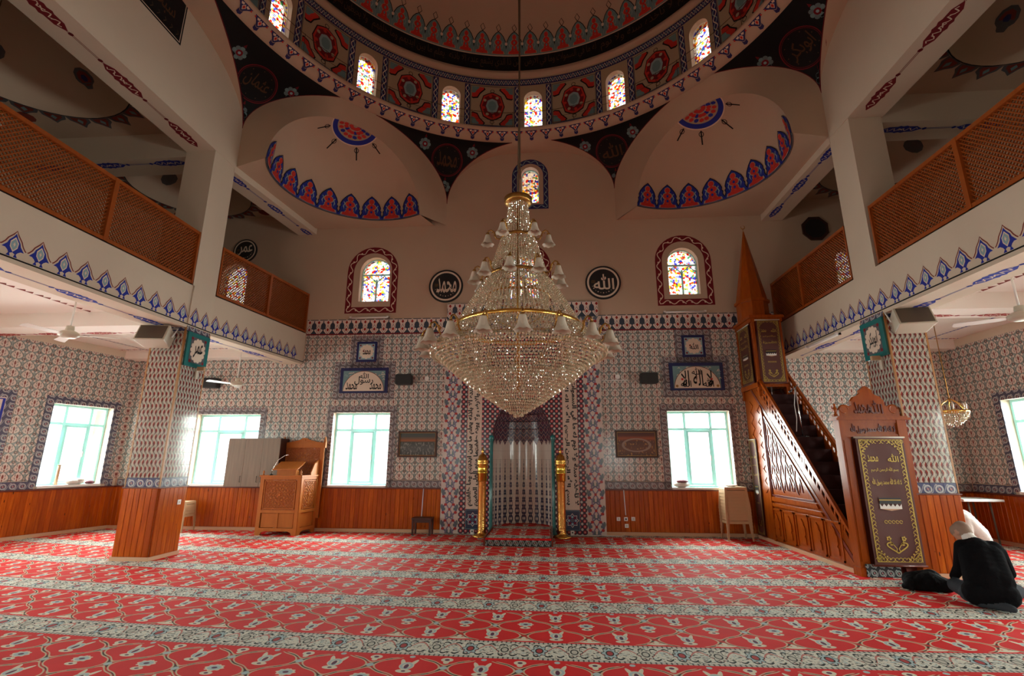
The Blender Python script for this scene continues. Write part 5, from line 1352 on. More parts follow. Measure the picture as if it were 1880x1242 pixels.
mat('runner_b', scroll('x', base=(.03, .035, .04), lite=(.30, .35, .33), per=.11), .95)
m = MB(); m.box(.02, .48, -.09, -.05, 0, .17); m.build('portal_runner', P('runner_b'), mi)
# kiosk
KX0, KX1, KY0, KY1 = -.04, .58, 2.64, 3.56
for x in (KX0, KX1-.06):
    for y in (KY0, KY1-.06):
        m = MB(); m.box(x, x+.06, y, y+.06, 2.9, 4.62); m.build('kiosk_post', WD, mi)
m = MB(); m.box(KX0-.004, KX1+.004, KY0-.004, KY1-.002, 3.10, 3.16); m.box(KX0-.02, KX0+.01, KY0, KY1, 3.10, 3.20); m.build('kiosk_floor', WD, mi)
m = MB(); m.box(KX0+.02, KX0+.04, KY0+.05, KY1-.05, 3.16, 4.6); m.box(KX0+.05, KX1-.05, KY1-.04, KY1-.02, 3.1, 4.6); m.build('kiosk_wall', DK, mi)
kc = V(((KX0+KX1)/2-.06, (KY0+KY1)/2, 0))
m = MB(); m.box(KX0-.05, KX1+.05, KY0-.05, KY1+.02, 4.60, 4.66); m.box(KX0-.02, KX1+.02, KY0-.02, KY1, 4.52, 4.60); m.build('kiosk_cornice', WD, mi)
def octa(r0, z0, r1, z1, mbb, mm=0):
    A = [V((kc.x+r0*math.cos(PI/8+i*PI/4), kc.y+r0*math.sin(PI/8+i*PI/4), z0)) for i in range(8)]; B = [V((kc.x+r1*math.cos(PI/8+i*PI/4), kc.y+r1*math.sin(PI/8+i*PI/4), z1)) for i in range(8)]
    mbb.add(A+B, [(i, (i+1) % 8, 8+(i+1) % 8, 8+i) for i in range(8)]+[tuple(range(7, -1, -1)), tuple(range(8, 16))], mm)
m = MB(); octa(.33, 4.66, .33, 5.05, m); octa(.37, 5.05, .37, 5.11, m); m.build('spire_drum', WD, mi)
m = MB(); octa(.33, 5.11, .012, 6.86, m); m.build('spire', WD, mi)
m = MB(); m.tube([(kc.x, kc.y, 6.84), (kc.x, kc.y, 6.93)], .008, 6); m.tube([(kc.x+.045*math.sin(t), kc.y, 6.975-.045*math.cos(t)) for t in [.35-PI*.0+k*.35 for k in range(-8, 9)]], [.002+.010*math.cos((k)/8*PI/2) for k in range(-8, 9)], 6); m.build('crescent', P('gold_dark'), mi)
# ================================================================== brown banners with gilt lettering
mat('banner_cloth', (.085, .018, .012), .6); mat('banner_gold', (.50, .34, .06), .45, metal=.3); mat('banner_white', (.75, .72, .68), .6)
def banner(label, o, ux, uy, w, h, n):
    o = V(o); ux = V(ux).normalized(); n = V(n).normalized(); t = thing('banner', label, 'banner', o, group='brown banners hung on the minbar')
    f = lambda u, v, hh: ux*u+V((0, 0, v))+n*hh
    m = MB(); m.grid(lambda a, b: f((a-.5)*w, b*h, .006+.004*math.sin(a*7+b*3)), 10, 14); m.build('cloth', P('banner_cloth'), t)
    for v in (h, -.0):
        m = MB(); m.tube([f(-w/2-.02, v, .008), f(w/2+.02, v, .008)], .012, 8); m.build('rod', P('beige_plastic') if v else DK, t)
    m = MB(); s = w; H = .016
    bx, by = w/2-.06*s, h-.05*s
    per = [(-bx, .08*s), (bx, .08*s), (bx, by), (-bx, by), (-bx, .08*s)]
    m.strip(per, .012*s/.66, f, H)
    P3 = resample([V((u, v, 0)) for u, v in per], int((bx+by)*4/.09/s*.66))
    for i, p in enumerate(P3[:-1]):
        q = P3[i+1]; d = (q-p).normalized(); nn = V((-d.y, d.x, 0)); c = p+nn*.045*s
        m.strip([(c.x+.035*s*math.cos(a)*(1 if i % 2 else -1), c.y+.035*s*math.sin(a)) for a in [k*.7 for k in range(8)]], .011*s, f, H+.001)
    for su in (-1, 1):
        for v0, sv in ((.08*s, 1), (by, -1)):
            for r_ in (.16, .11, .06): m.strip([(su*(bx-.02*s)-su*r_*s*math.cos(a), v0+sv*(.02*s+r_*s*math.sin(a))) for a in [k*PI/12 for k in range(7)]], .012*s, f, H+.001)
            for k in range(5): m.flat([(su*(bx-(.05+.05*k)*s)+u, v0+sv*(.05+.05*(4-k))*s+v) for u, v in circ(0, 0, .018*s, 6)], f, H+.0015)
    put_text(m, '\uFDF2', f, .10*s, h*.80, .32*s, h*.80+.17*s, H, 0, .008); put_text(m, ar('محمد'), f, -.32*s, h*.80, -.10*s, h*.80+.15*s, H, 0, .008)
    put_text(m, ar('بسم الله الرحمن الرحيم'), f, -.28*s, h*.715, .28*s, h*.715+.12*s, H, 0, .008)
    put_text(m, ar('لا اله الا الله محمد رسول الله'), f, -.30*s, h*.61, .30*s, h*.61+.17*s, H, 0, .012)
    for k in range(5): m.strip([((k-2)*.075*s+.03*s*math.cos(a), h*.33+.03*s*math.sin(a)) for a in [j*.8 for j in range(8)]], .012*s, f, H)
    for su in (-1, 1):
        hz = .30*s
        cur = [(0, 0), (.05, .10), (.12, .22), (.19, .36), (.21, .48), (.17, .57), (.10, .56), (.08, .48), (.12, .44), (.15, .48)]
        pts = []
        for i in range(len(cur)-1):
            for k in range(4): t_ = k/4; pts.append((su*s*(cur[i][0]*(1-t_)+cur[i+1][0]*t_), h*.095+hz*1.2*(cur[i][1]*(1-t_)+cur[i+1][1]*t_)))
        for _ in range(2): pts = [pts[0]]+[((pts[i-1][0]+2*pts[i][0]+pts[i+1][0])/4, (pts[i-1][1]+2*pts[i][1]+pts[i+1][1])/4) for i in range(1, len(pts)-1)]+[pts[-1]]
        m.strip(pts, .024*s, f, H); cr = [(.04, .08), (.02, .24), (.06, .40), (.12, .60), (.15, .74)]
        m.strip([(su*s*u, h*.095+hz*1.2*v) for u, v in cr], .016*s, f, H)
        for k in range(5): a = k*2*PI/5; m.flat([(su*.15*s+.032*s*math.cos(a)+u, h*.095+hz*.95+.032*s*math.sin(a)+v) for u, v in circ(0, 0, .02*s, 6)], f, H)
    m.build('gilt_print', P('banner_gold'), t)
    m = MB(); m.flat([(-.22*s, h*.47), (.22*s, h*.47), (.22*s, h*.515), (-.22*s, h*.515)], f, H, 0); m.flat([(-.22*s, h*.495), (.22*s, h*.495), (.22*s, h*.502), (-.22*s, h*.502)], f, H+.001, 1)
    sc_ = [(-.22*s, h*.43), (.22*s, h*.43), (.22*s, h*.47)]
    for k in range(5): x = .22*s-.088*s*(k+.5); sc_ += [(x+.03*s, h*.462), (x, h*.448), (x-.03*s, h*.462), (.22*s-.088*s*(k+1), h*.47)]
    m.flat(sc_, f, H, 2); m.flat([(-.22*s, h*.43), (.0, h*.415), (.22*s, h*.43)], f, H, 3)
    m.build('kaaba_print', [P('ink'), P('banner_gold'), P('banner_white'), P('baseboard')], t)
    return t
banner('long brown banner with gilt lettering hung on the minbar front door', (4.915, 7.905, .16), (1, 0, 0), None, .68, 1.78, (0, -1, 0))
banner('dim brown gilt banner on the front of the minbar kiosk', (4.73, 10.635, 3.17), (1, 0, 0), None, .48, 1.38, (0, -1, 0))
banner('narrow brown gilt banner on the flank of the minbar kiosk', (4.402, 11.12, 3.215), (0, -1, 0), None, .62, 1.285, (-1, 0, 0))
banner('brown gilt banner leaning low against the minbar beside stacked chairs', (4.428, 11.36, .075), (0, -1, 0), None, .36, 1.965, (-1, 0, 0))
# ================================================================== preacher's chair
CW, CR = P('carved_wood'), P('carved_relief')
ku = thing('preaching_chair', 'carved wooden preaching chair with tall crested back and lectern', 'pulpit chair', (-6.37, 10.93, 0))
W0, DP = .92, .62
def kface(o, ux, w, n, cols, zt=1.22):
    ux = V(ux).normalized(); n = V(n).normalized(); f = lambda u, v, h: V(o)+ux*u+V((0, 0, v))+n*h
    for u in (0, w-.08):
        m = MB(); m.prism([(u, .0), (u+.08, 0), (u+.08, zt), (u, zt)], f, -.05, .012); fixn(m.build('corner_post', CW, ku))
    m = MB(); m.prism([(.08, .46), (w-.08, .46), (w-.08, .52), (.08, .52)], f, -.03, .012); fixn(m.build('rail', CW, ku)); m = MB(); m.prism([(.08, 1.16), (w-.08, 1.16), (w-.08, zt), (.08, zt)], f, -.03, .012); fixn(m.build('rail', CW, ku)); m = MB()
    m.prism([(.08, .10), (w-.08, .10), (w-.08, .15), (.08, .15)], f, -.03, .012)
    a = [(.08, .10), (.08, .0), (.10, .0), (.13, .06), (.20, .085), (w-.20, .085), (w-.13, .06), (w-.10, 0), (w-.08, 0), (w-.08, .10)]; m.prism(a, f, -.03, .010)
    fixn(m.build('rail', CW, ku))
    m = MB(); m.prism([(.08, .52), (w-.08, .52), (w-.08, 1.16), (.08, 1.16)], f, -.02, -.006); fixn(m.build('carved_panel', CR, ku))
    m = MB(); c = (w/2, .84); fr = [(.11, .55), (w-.11, .55), (w-.11, 1.13), (.11, 1.13)]
    for (x0, y0), (x1, y1) in zip(fr, fr[1:]+fr[:1]): m.prism([(min(x0, x1)-.008, min(y0, y1)-.008), (max(x0, x1)+.008, min(y0, y1)-.008), (max(x0, x1)+.008, max(y0, y1)+.008), (min(x0, x1)-.008, max(y0, y1)+.008)], f, -.006, .010)
    for r_, k in ((.05, 8), (.13, 12), (.20, 16)):
        for i in range(k):
            aa = 2*PI*i/k; m.prism([(c[0]+r_*math.cos(aa)*min(1, (w-.26)/.44)+u, c[1]+r_*math.sin(aa)+v) for u, v in circ(0, 0, .022 if r_ > .06 else .014, 4)], f, -.006, .006)
    m.prism([(c[0]+u, c[1]+v) for u, v in circ(0, 0, .03, 8)], f, -.006, .016)
    st_ = .075; k = -1.0                         # interlace of diagonal fillets
    while k < w+.6:
        for dr in (1, -1):
            p0, p1 = (k, .56), (k+dr*.56, 1.12)
            pts = [(p0[0]+(p1[0]-p0[0])*i/20, p0[1]+(p1[1]-p0[1])*i/20) for i in range(21)]; pts = [q for q in pts if .12 < q[0] < w-.12 and math.hypot(q[0]-c[0], q[1]-c[1]) > .10]
            if len(pts) > 2:
                a0, b0 = pts[0], pts[-1]; d = .0055; m.prism([(a0[0]-d, a0[1]), (a0[0]+d, a0[1]), (b0[0]+d, b0[1]), (b0[0]-d, b0[1])], f, -.006, .003)
        k += st_
    fixn(m.build('relief', CW, ku))
    pw = (w-.16)/cols
    for i in range(cols):
        x0 = .08+pw*i+.02; x1 = x0+pw-.04; m = MB(); m.prism([(x0, .16), (x1, .16), (x1, .45), (x0, .45)], f, -.02, -.008); cc = (x0+x1)/2; hw = (x1-x0)/2-.03
        m.strip([(cc-hw, .18), (cc-hw, .28), (cc-hw*.7, .31), (cc-hw*.75, .35), (cc-hw*.3, .39), (cc, .43), (cc+hw*.3, .39), (cc+hw*.75, .35), (cc+hw*.7, .31), (cc+hw, .28), (cc+hw, .18)], .014, f, -.004)
        fixn(m.build('arched_panel', CW, ku)); m = MB(); m.prism([(x1, .15), (x1+.04, .15), (x1+.04, .46), (x1, .46)], f, -.03, .010)
        if i < cols-1: fixn(m.build('muntin', CW, ku))
kface((0, 0, 0), (1, 0, 0), W0, (0, -1, 0), 2)
kface((W0, 0, 0), (.10, DP, 0), math.hypot(.10, DP), (DP, -.10, 0), 1)
kface((0, DP, 0), (0, -1, 0), DP, (-1, 0, 0), 1)
m = MB(); m.box(-.03, W0+.03, -.03, .06, 1.22, 1.25); m.obox((W0-.03, 0, 1.22), (.06, 0, 0), (.10, DP, 0), (0, 0, .03)); m.box(-.03, .04, 0, DP, 1.22, 1.25); m.build('top_moulding', CW, ku)
m = MB(); m.box(.02, W0-.02, .04, DP-.02, .42, .47); m.build('seat', CW, ku)
for x in (.03, W0-.03):
    m = MB(); m.lathe([(.0, 0), (.022, 0), (.022, .02), (.010, .035), (.022, .06), (.016, .085), (.006, .10), (0, .12)], (x, .02, 1.25), 10); m.build('finial', CW, ku)
m = MB(); m.box(.30, .74, .08, .22, 1.22, 1.36); m.build('lectern_box', CW, ku)
m = MB(); m.hexa([V((.22, .02, 1.36)), V((.80, .02, 1.36)), V((.80, .36, 1.52)), V((.22, .36, 1.52)), V((.22, .02, 1.385)), V((.80, .02, 1.385)), V((.80, .36, 1.545)), V((.22, .36, 1.545))]); m.build('lectern_top', CW, ku)
fb = lambda u, v, h: V((.10+u, DP-h, v)); BWD = 1.0
m = MB(); m.prism([(0, .3), (BWD, .3), (BWD, 1.92), (0, 1.92)], fb, -.03, 0); fixn(m.build('back_panel', CR, ku))
m = MB(); m.prism([(-.03, 1.86), (BWD+.03, 1.86), (BWD+.03, 1.98), (-.03, 1.98)], fb, -.04, .03); m.prism([(0, .3), (.09, .3), (.09, 1.9), (0, 1.9)], fb, -.02, .02); m.prism([(BWD-.09, .3), (BWD, .3), (BWD, 1.9), (BWD-.09, 1.9)], fb, -.02, .02)
hb = [(0, 2.09), (.06, 2.08), (.10, 2.05), (.16, 2.03), (.30, 2.00), (.50, 1.97)]; m.prism([(.5+u, v) for u, v in hb]+[(.5-u, v) for u, v in reversed(hb[1:])], fb, -.03, .01); m.prism([(.5+u, 2.04+v) for u, v in circ(0, 0, .028, 8)], fb, .01, .02)
for s in (0, BWD): m.prism([(s-.03, 1.98), (s+.03, 1.98), (s+.02, 2.06), (s, 2.12), (s-.02, 2.06)], fb, -.03, .01)
fixn(m.build('back_frame', CW, ku))
m = MB()
for r_, k in ((.06, 8), (.15, 14), (.24, 18)):
    for i in range(k): aa = 2*PI*i/k; m.prism([(.5+r_*math.cos(aa)+u, 1.50+r_*math.sin(aa)+v) for u, v in circ(0, 0, .024, 4)], fb, 0, .008)
m.prism([(.5+u, 1.5+v) for u, v in circ(0, 0, .03, 8)], fb, 0, .016); fixn(m.build('relief', CW, ku))
m = MB(); m.prism([(0, 1.25), (.32, 1.25), (.32, 1.30), (.20, 1.50), (0, 1.60)], lambda u, v, h: V((1.02-.03-u*.10+h, DP-u, v)), 0, .03); fixn(m.build('arm_wing', CW, ku))
mc = thing('gooseneck_microphone', 'slim gooseneck microphone rising beside the preaching chair lectern', 'microphone', (-6.22, 11.05, 1.25))
m = MB(); m.lathe([(0, 0), (.04, 0), (.035, .015), (.012, .02)], n=12); m.build('base', P('black_plastic'), mc)
m = MB(); m.tube([(0, 0, .01), (.02, 0, .12), (.12, 0, .32), (.26, 0, .42), (.30, 0, .43)], .006, 6); m.build('neck', P('chrome'), mc)
m = MB(); m.tube([(.29, 0, .43), (.34, 0, .44), (.36, 0, .435)], [.012, .016, .010], 8); m.build('head', P('chrome'), mc)
# ================================================================== wall cabinet
cb = thing('wall_cabinet', 'grey-brown wood grain wall cabinet with three doors over the wainscot', 'cabinet', (-7.44, 11.24, .985))
m = MB(); m.box(0, 1.25, .02, .40, 0, 1.08); m.build('body', P('dark_wood'), cb)
for i in range(3):
    m = MB(); m.box(i*.4167+.002, (i+1)*.4167-.002, 0, .02, .0, 1.08); d = bevel(m.build('door', P('cabinet_wood'), cb), .003)
    hx = (.385, .78, .875)[i]; m = MB(); m.tube([(hx, .0, .10), (hx, -.025, .10), (hx, -.025, .23), (hx, .0, .23)], .006, 6); m.build('handle', P('speaker_grille'), d)
# ================================================================== pictures, panels, discs
def paint_l():
    x, y, z = opos(); n = noise(comb(x*3, 0.0, z*9), 4, 4); n2 = noise(comb(x*9, 0.0, z*4), 3, 5)
    c = ramp(z*(1/.59), [(0, (.03, .035, .035)), (.35, (.09, .10, .10)), (.58, (.05, .06, .05)), (.64, (.35, .10, .03)), (.70, (.20, .09, .05)), (.80, (.06, .075, .07)), (1, (.05, .07, .07))])
    return mix((n2 > .56)*(z < .34), c, (.22, .22, .21))
def paint_r():
    x, y, z = opos(); n2 = noise(comb(x*8, 0.0, z*6), 3, 5)
    c = ramp(z*(1/.6), [(0, (.05, .02, .012)), (.3, (.16, .06, .03)), (.6, (.10, .035, .02)), (.72, (.33, .07, .015)), (.82, (.10, .015, .008)), (1, (.05, .012, .008))])
    c = mix((n2 > .60)*(z < .4), c, (.45, .22, .06)); return mix(ab(ell(x, z, .47, .28, .30, .14)-1.0) < .10, c, (.30, .20, .15))
mat('painting_plaza', paint_l, .35); mat('painting_kaaba', paint_r, .35)
def picture(label, x0, x1, z0, z1, mt):
    t = thing('framed_picture', label, 'picture', (x0, D-.01, z0)); w, h = x1-x0, z1-z0; b = .04
    m = MB()
    for q in ((0, w, 0, b), (0, w, h-b, h), (0, b, b, h-b), (w-b, w, b, h-b)): m.box(q[0], q[1], -.045, 0, q[2], q[3])
    m.build('frame', P('dark_wood'), t); m = MB(); m.box(b, w-b, -.02, -.012, b, h-b); m.build('print', mt, t)
    m = MB()
    for q in ((b, w-b, b, b+.008), (b, w-b, h-b-.008, h-b), (b, b+.008, b, h-b), (w-b-.008, w-b, b, h-b)): m.box(q[0], q[1], -.032, -.02, q[2], q[3])
    m.build('gilt_slip', P('gold_dark'), t)
picture('dark framed picture of a grey plaza under an orange dusk sky', -3.54, -2.61, 1.65, 2.25, P('painting_plaza')); picture('dark framed picture of a crowded courtyard glowing orange and brown', 1.51, 2.45, 1.65, 2.26, P('painting_kaaba'))
def square_panel(label, x0, x1, z0, z1, txt):
    t = thing('ceramic_plaque', label, 'wall plaque', ((x0+x1)/2, D, (z0+z1)/2)); w = (x1-x0)/2; f = plane((0, 0, 0), (1, 0, 0), (0, 0, 1), (0, -1, 0))
    m = MB(); m.prism([(-w, -w), (w, -w), (w, w), (-w, w)], f, 0, .03); fixn(m.build('frame', P('frame_blue'), t))
    m = MB(); m.flat([(-w*.78, -w*.78), (w*.78, -w*.78), (w*.78, w*.78), (-w*.78, w*.78)], f, .032, LBLUE)
    for i in range(12): a = i*PI/6; m.flat([(w*.56*math.cos(a)+u, w*.56*math.sin(a)+v) for u, v in circ(0, 0, w*.17, 8)], f, .034+.0003*(i % 2), CRM)
    for su in (-1, 1):
        for sv in (-1, 1): m.flat([(su*w*.62+u, sv*w*.62+v) for u, v in circ(0, 0, w*.10, 6)], f, .034, MAROON)
    m.flat(circ(0, 0, w*.60, 24), f, .036, CRM); put_text(m, txt, f, -w*.36, -w*.30, w*.40, w*.28, .038, BLACK, .02); m.flat(circ(-w*.30, w*.06, w*.09, 8), f, .038, BROWN)
    dec(m, 'glaze', t)
def lunette_panel(label, x0, x1, z0, z1, txts, red):
    t = thing('ceramic_plaque', label, 'wall plaque', ((x0+x1)/2, D, z0)); w = (x1-x0)/2; h = z1-z0; f = plane((0, 0, 0), (1, 0, 0), (0, 0, 1), (0, -1, 0))
    m = MB(); m.prism([(-w, 0), (w, 0), (w, h), (-w, h)], f, 0, .03); fixn(m.build('frame', P('frame_blue'), t))
    m = MB(); iw = w*.87; ih = h*.88; z = h*.08; m.flat([(-iw, z), (iw, z), (iw, ih), (-iw, ih)], f, .032, TEAL)
    for i in range(26): u = random.uniform(.35, 1)*random.choice((-1, 1)); v = random.uniform(.45, 1); m.strip([(u*iw*.95, z+v*(ih-z)*.92), (u*iw*.95+.03, z+v*(ih-z)*.92+.03), (u*iw*.95+.05, z+v*(ih-z)*.92)], .013, f, .033, CRM if i % 3 else LBLUE)
    m.flat([(iw*.97*math.cos(PI*i/24), z+(ih-z)*.98*math.sin(PI*i/24)) for i in range(25)], f, .035, CRM); m.strip([(iw*.97*math.cos(PI*i/24), z+(ih-z)*.98*math.sin(PI*i/24)) for i in range(25)], .012, f, .036, BROWN)
    for tx, u0, v0, u1, v1, bd in txts: put_text(m, tx, f, u0*iw, z+v0*(ih-z), u1*iw, z+v1*(ih-z), .037, BLACK, bd)
    if red:
        for s in (-1, 1): m.flat([(s*iw*.62+u, z+(ih-z)*.40+v) for u, v in circ(0, 0, .03, 6)], f, .0365, RRED); m.flat([(s*iw*.86+u, z+.05+v) for u, v in circ(0, 0, .035, 5)], f, .0365, GOLD)
    dec(m, 'glaze', t)
square_panel('small square blue-framed tile panel above the left lunette panel', -4.72, -4.21, 3.94, 4.43, ar('محمد')); square_panel('small square blue-framed tile panel above the right lunette panel', 3.17, 3.70, 3.97, 4.47, '\uFDF2')
ML = ar('محمد')
lunette_panel('wide blue-framed tile lunette over the window by the preaching chair', -5.08, -3.88, 3.16, 3.78, [('\uFDF2', -.22, .62, .22, .94, .01), (ar('رسول'), -.45, .30, .45, .72, .012), (ML, .30, .06, .85, .44, .012), (ML, -.85, .06, -.30, .44, .012)], False)
lunette_panel('wide blue-framed tile lunette with red blossoms beside the minbar', 2.83, 4.06, 3.17, 3.82, [('\uFDF2', -.20, .60, .20, .94, .01), (ar('لا اله الا'), -.66, .10, .66, .80, .012), ('\uFDF2', .25, .05, .70, .45, .01), ('\uFDF2', -.70, .05, -.25, .45, .01)], True)
def disc(label, x, z, txt, r=.435):
    t = thing('calligraphy_disc', label, 'wall disc', (x, D, z)); f = plane((0, 0, 0), (1, 0, 0), (0, 0, 1), (0, -1, 0))
    m = MB(); m.prism(circ(0, 0, r, 48), f, 0, .03); fixn(m.build('board', P('ink'), t))
    m = MB(); k = 48; a, b = circ(0, 0, r*.90, k), circ(0, 0, r*.80, k); m.add([f(u, v, .032) for u, v in a]+[f(u, v, .032) for u, v in b], [(i, (i+1) % k, k+(i+1) % k, k+i) for i in range(k)], CRM)
    put_text(m, txt, f, -r*.54, -r*.42, r*.62, r*.50, .033, CRM, .014); put_text(m, '\uFDFA', f, -r*.66, -r*.04, -r*.44, r*.16, .033, GOLD)
    for i in range(11): aa = PI+.35+i*.245; m.flat([(r*.64*math.cos(aa)+u, r*.62*math.sin(aa)+v) for u, v in circ(0, 0, .010+.006*(i % 2), 5)], f, .033, CRM)
    dec(m, 'lettering', t)
disc('round black calligraphy disc left of the chandelier reading Muhammad', -2.54, 5.86, ar('محمد')); disc('round black calligraphy disc right of the chandelier reading Allah', 1.39, 5.86, '\uFDF2')
disc('dark round disc on the gallery wall behind the left lattice', -7.99, 6.98, ar('عمر'), .33)
oc = thing('octagonal_board', 'dark octagonal board high on the right gallery wall', 'wall board', (6.60, D, 7.14)); f8 = plane((0, 0, 0), (1, 0, 0), (0, 0, 1), (0, -1, 0))
m = MB(); m.prism([(.33*math.cos(PI/8+i*PI/4), .33*math.sin(PI/8+i*PI/4)) for i in range(8)], f8, 0, .04); fixn(m.build('frame', P('dark_wood'), oc)); m = MB(); m.prism([(.26*math.cos(PI/8+i*PI/4), .26*math.sin(PI/8+i*PI/4)) for i in range(8)], f8, .04, .045); fixn(m.build('face', P('ink'), oc))
def pillar_panel(label, o, ux, n, txt):
    t = thing('ceramic_plaque', label, 'wall plaque', o); f = plane((0, 0, 0), ux, (0, 0, 1), n)
    m = MB(); m.prism([(-.285, -.31), (.285, -.31), (.285, .31), (-.285, .31)], f, .0, .03); fixn(m.build('frame', P('turquoise_tile'), t))
    m = MB(); m.flat([(-.20, -.235), (.20, -.235), (.20, .235), (-.20, .235)], f, .032, GREY)
    for i in range(14): a = i*2*PI/14; m.flat([(.155*math.cos(a)+u, .185*math.sin(a)+v) for u, v in circ(0, 0, .042, 8)], f, .034+.0003*(i % 2), CRM)
    m.flat(circ(0, 0, .165, 24, .20), f, .036, CRM); put_text(m, txt, f, -.11, -.14, .12, .13, .038, BLACK, .015)
    for su in (-1, 1):
        for sv in (-1, 1): m.flat([(su*.17+u, sv*.205+v) for u, v in circ(0, 0, .03, 6)], f, .034, MAROON)
    dec(m, 'glaze', t)
pillar_panel('turquoise-framed tile panel with black lettering on the left pillar', (-6.446, 8.42, 3.52), (0, 1, 0), (1, 0, 0), ar('عمر')); pillar_panel('turquoise-framed tile panel with black lettering on the right pillar', (XRB-.004, 8.28, 3.53), (0, -1, 0), (-1, 0, 0), ar('ابوبكر'))
for lab, x, y, s in (('small beige bracket under the left pillar tile panel', -6.445, 8.50, 1), ('small beige bracket under the right pillar tile panel', XRB-.004, 8.20, -1)):
    t = thing('wall_bracket', lab, 'bracket', (x, y, 3.02)); m = MB(); m.box(min(0, s*.03), max(0, s*.03), -.03, .03, 0, .22); m.build('plate', P('beige_plastic'), t); m = MB(); m.box(min(0, s*.16), max(0, s*.16), -.025, .025, .15, .22); m.build('arm', P('tan_plastic'), t)
# mural panel on the left wall
lp = thing('ceramic_mural', 'tall floral tile mural with blue border on the left wall', 'wall plaque', oL+uL*((LP[0]+LP[1])/2)+V((0, 0, LP[2]))); f = plane((0, 0, 0), uL, (0, 0, 1), nL); w = (LP[1]-LP[0])/2; h = LP[3]-LP[2]
m = MB(); m.prism([(-w, 0), (w, 0), (w, h), (-w, h)], f, 0, .018); fixn(m.build('slab', P('tile_white'), lp))
m = MB(); m.strip([(-w+.03, .03), (w-.03, .03), (w-.03, h-.03), (-w+.03, h-.03), (-w+.03, .03)], .05, f, .020, BLUE)
for i in range(44):
    cu = (-.66, -.22, .22, .66)[i % 4]*(w-.07); cv = .11+(h-.22)*(i//4)/10+(.02 if i % 2 else -.02); m.flat([(cu+u, cv+v) for u, v in circ(0, 0, .040, 8)], f, .021, (LBLUE, RRED, NAVY, ORANGE)[(i+i//4) % 4]); m.flat([(cu+u, cv+v) for u, v in circ(0, 0, .018, 6)], f, .023, CRM)
    m.strip([(cu, cv-.04), (cu+.03, cv-.065)], .012, f, .0205, TEAL)
dec(m, 'glaze', lp)
# ================================================================== loudspeakers, tubes, outlets, fans
def wall_speaker(label, x, z):
    t = thing('wall_speaker', label, 'speaker', (x, D, z), group='black wall speakers'); m = MB()
    pl = [(-.20, -.10), (-.17, -.125), (.17, -.125), (.20, -.10), (.20, .10), (.17, .125), (-.17, .125), (-.20, .10)]; m.prism(pl, plane((0, -.02, 0), (1, 0, 0), (0, 0, 1), (0, -1, 0)), .03, .20); bevel(fixn(m.build('cabinet', P('black_plastic'), t)), .01)
    m = MB(); m.prism([(u*.9, v*.85) for u, v in pl], plane((0, -.02, 0), (1, 0, 0), (0, 0, 1), (0, -1, 0)), .20, .206); fixn(m.build('grille', P('ink'), t)); m = MB(); m.box(-.03, .03, -.06, 0, -.03, .03); m.build('bracket', P('black_plastic'), t)
wall_speaker('black wall speaker left of the prayer niche', -3.45, 3.46); wall_speaker('black wall speaker right of the prayer niche', 2.33, 3.44); wall_speaker('black wall speaker under the left gallery', -8.31, 3.42)
def conduit(label, pts):
    m = MB(); m.tube(pts, .011, 5); tag(m.build('cable_conduit', P('white_plastic')), label, 'conduit')
conduit('white conduit running from the left wall speaker to the niche', [(-3.24, D-.022, 3.44), (-2.49, D-.022, 3.45)]); conduit('white conduit running from the niche to the right wall speaker', [(1.24, D-.022, 3.42), (2.12, D-.022, 3.42)])
conduit('thin conduit climbing the wainscot right of the niche', [(1.66, D-.05, .42), (1.64, D-.05, .95)]); conduit('thin conduit climbing the wainscot behind the dark stool', [(-2.90, D-.05, .30), (-2.88, D-.05, .95)])
for lab, x, z in (('round white junction box on the left conduit', -2.92, 3.50), ('round white junction box on the right conduit', 1.63, 3.50)):
    t = thing('junction_box', lab, 'box', (x, D-.012, z)); m = MB(); m.prism(circ(0, 0, .055, 16), f8, 0, .04); fixn(m.build('body', P('white_plastic'), t)); m = MB(); m.prism(circ(0, 0, .04, 16), f8, .04, .046); fixn(m.build('lid', P('white_plastic'), t))
def pillar_speaker(label, x, y, z, sgn):
    t = thing('box_speaker', label, 'speaker', (x, y, z), group='beige speakers on the pillars'); c, s = math.cos(math.radians(-24)), math.sin(math.radians(-24)); rzz = .28*sgn
    def f(a, b, d):       # a right, b up, d out; tilted down and turned
        X, Y, Z = a, -d, b; Y, Z = Y*c-Z*s, Y*s+Z*c; return V((X*math.cos(rzz)-Y*math.sin(rzz), X*math.sin(rzz)+Y*math.cos(rzz), Z))
    m = MB(); m.hexa([f(-.21, -.13, -.16), f(.21, -.13, -.16), f(.25, -.16, .14), f(-.25, -.16, .14), f(-.21, .13, -.16), f(.21, .13, -.16), f(.25, .16, .14), f(-.25, .16, .14)]); bevel(fixn(m.build('cabinet', P('beige_plastic'), t)), .012)
    m = MB(); m.hexa([f(-.22, -.135, .138), f(.22, -.135, .138), f(.22, -.135, .148), f(-.22, -.135, .148), f(-.22, .135, .138), f(.22, .135, .138), f(.22, .135, .148), f(-.22, .135, .148)]); fixn(m.build('grille', P('speaker_grille'), t))
    m = MB(); m.tube([f(-.27, 0, 0), f(-.27, .22, -.05), f(.27, .22, -.05), f(.27, 0, 0)], .013, 6); m.tube([f(0, .22, -.05), V((0, .22, .16))], .014, 6); m.tube([f(0, 0, -.15), V((0, .20, .02))], .02, 6); m.build('bracket', P('white_plastic'), t)
pillar_speaker('beige box speaker tilted down on the left pillar', -6.80, 7.86, 3.66, .6); pillar_speaker('beige box speaker tilted down on the right pillar', 5.60, 7.76, 3.70, -.6)
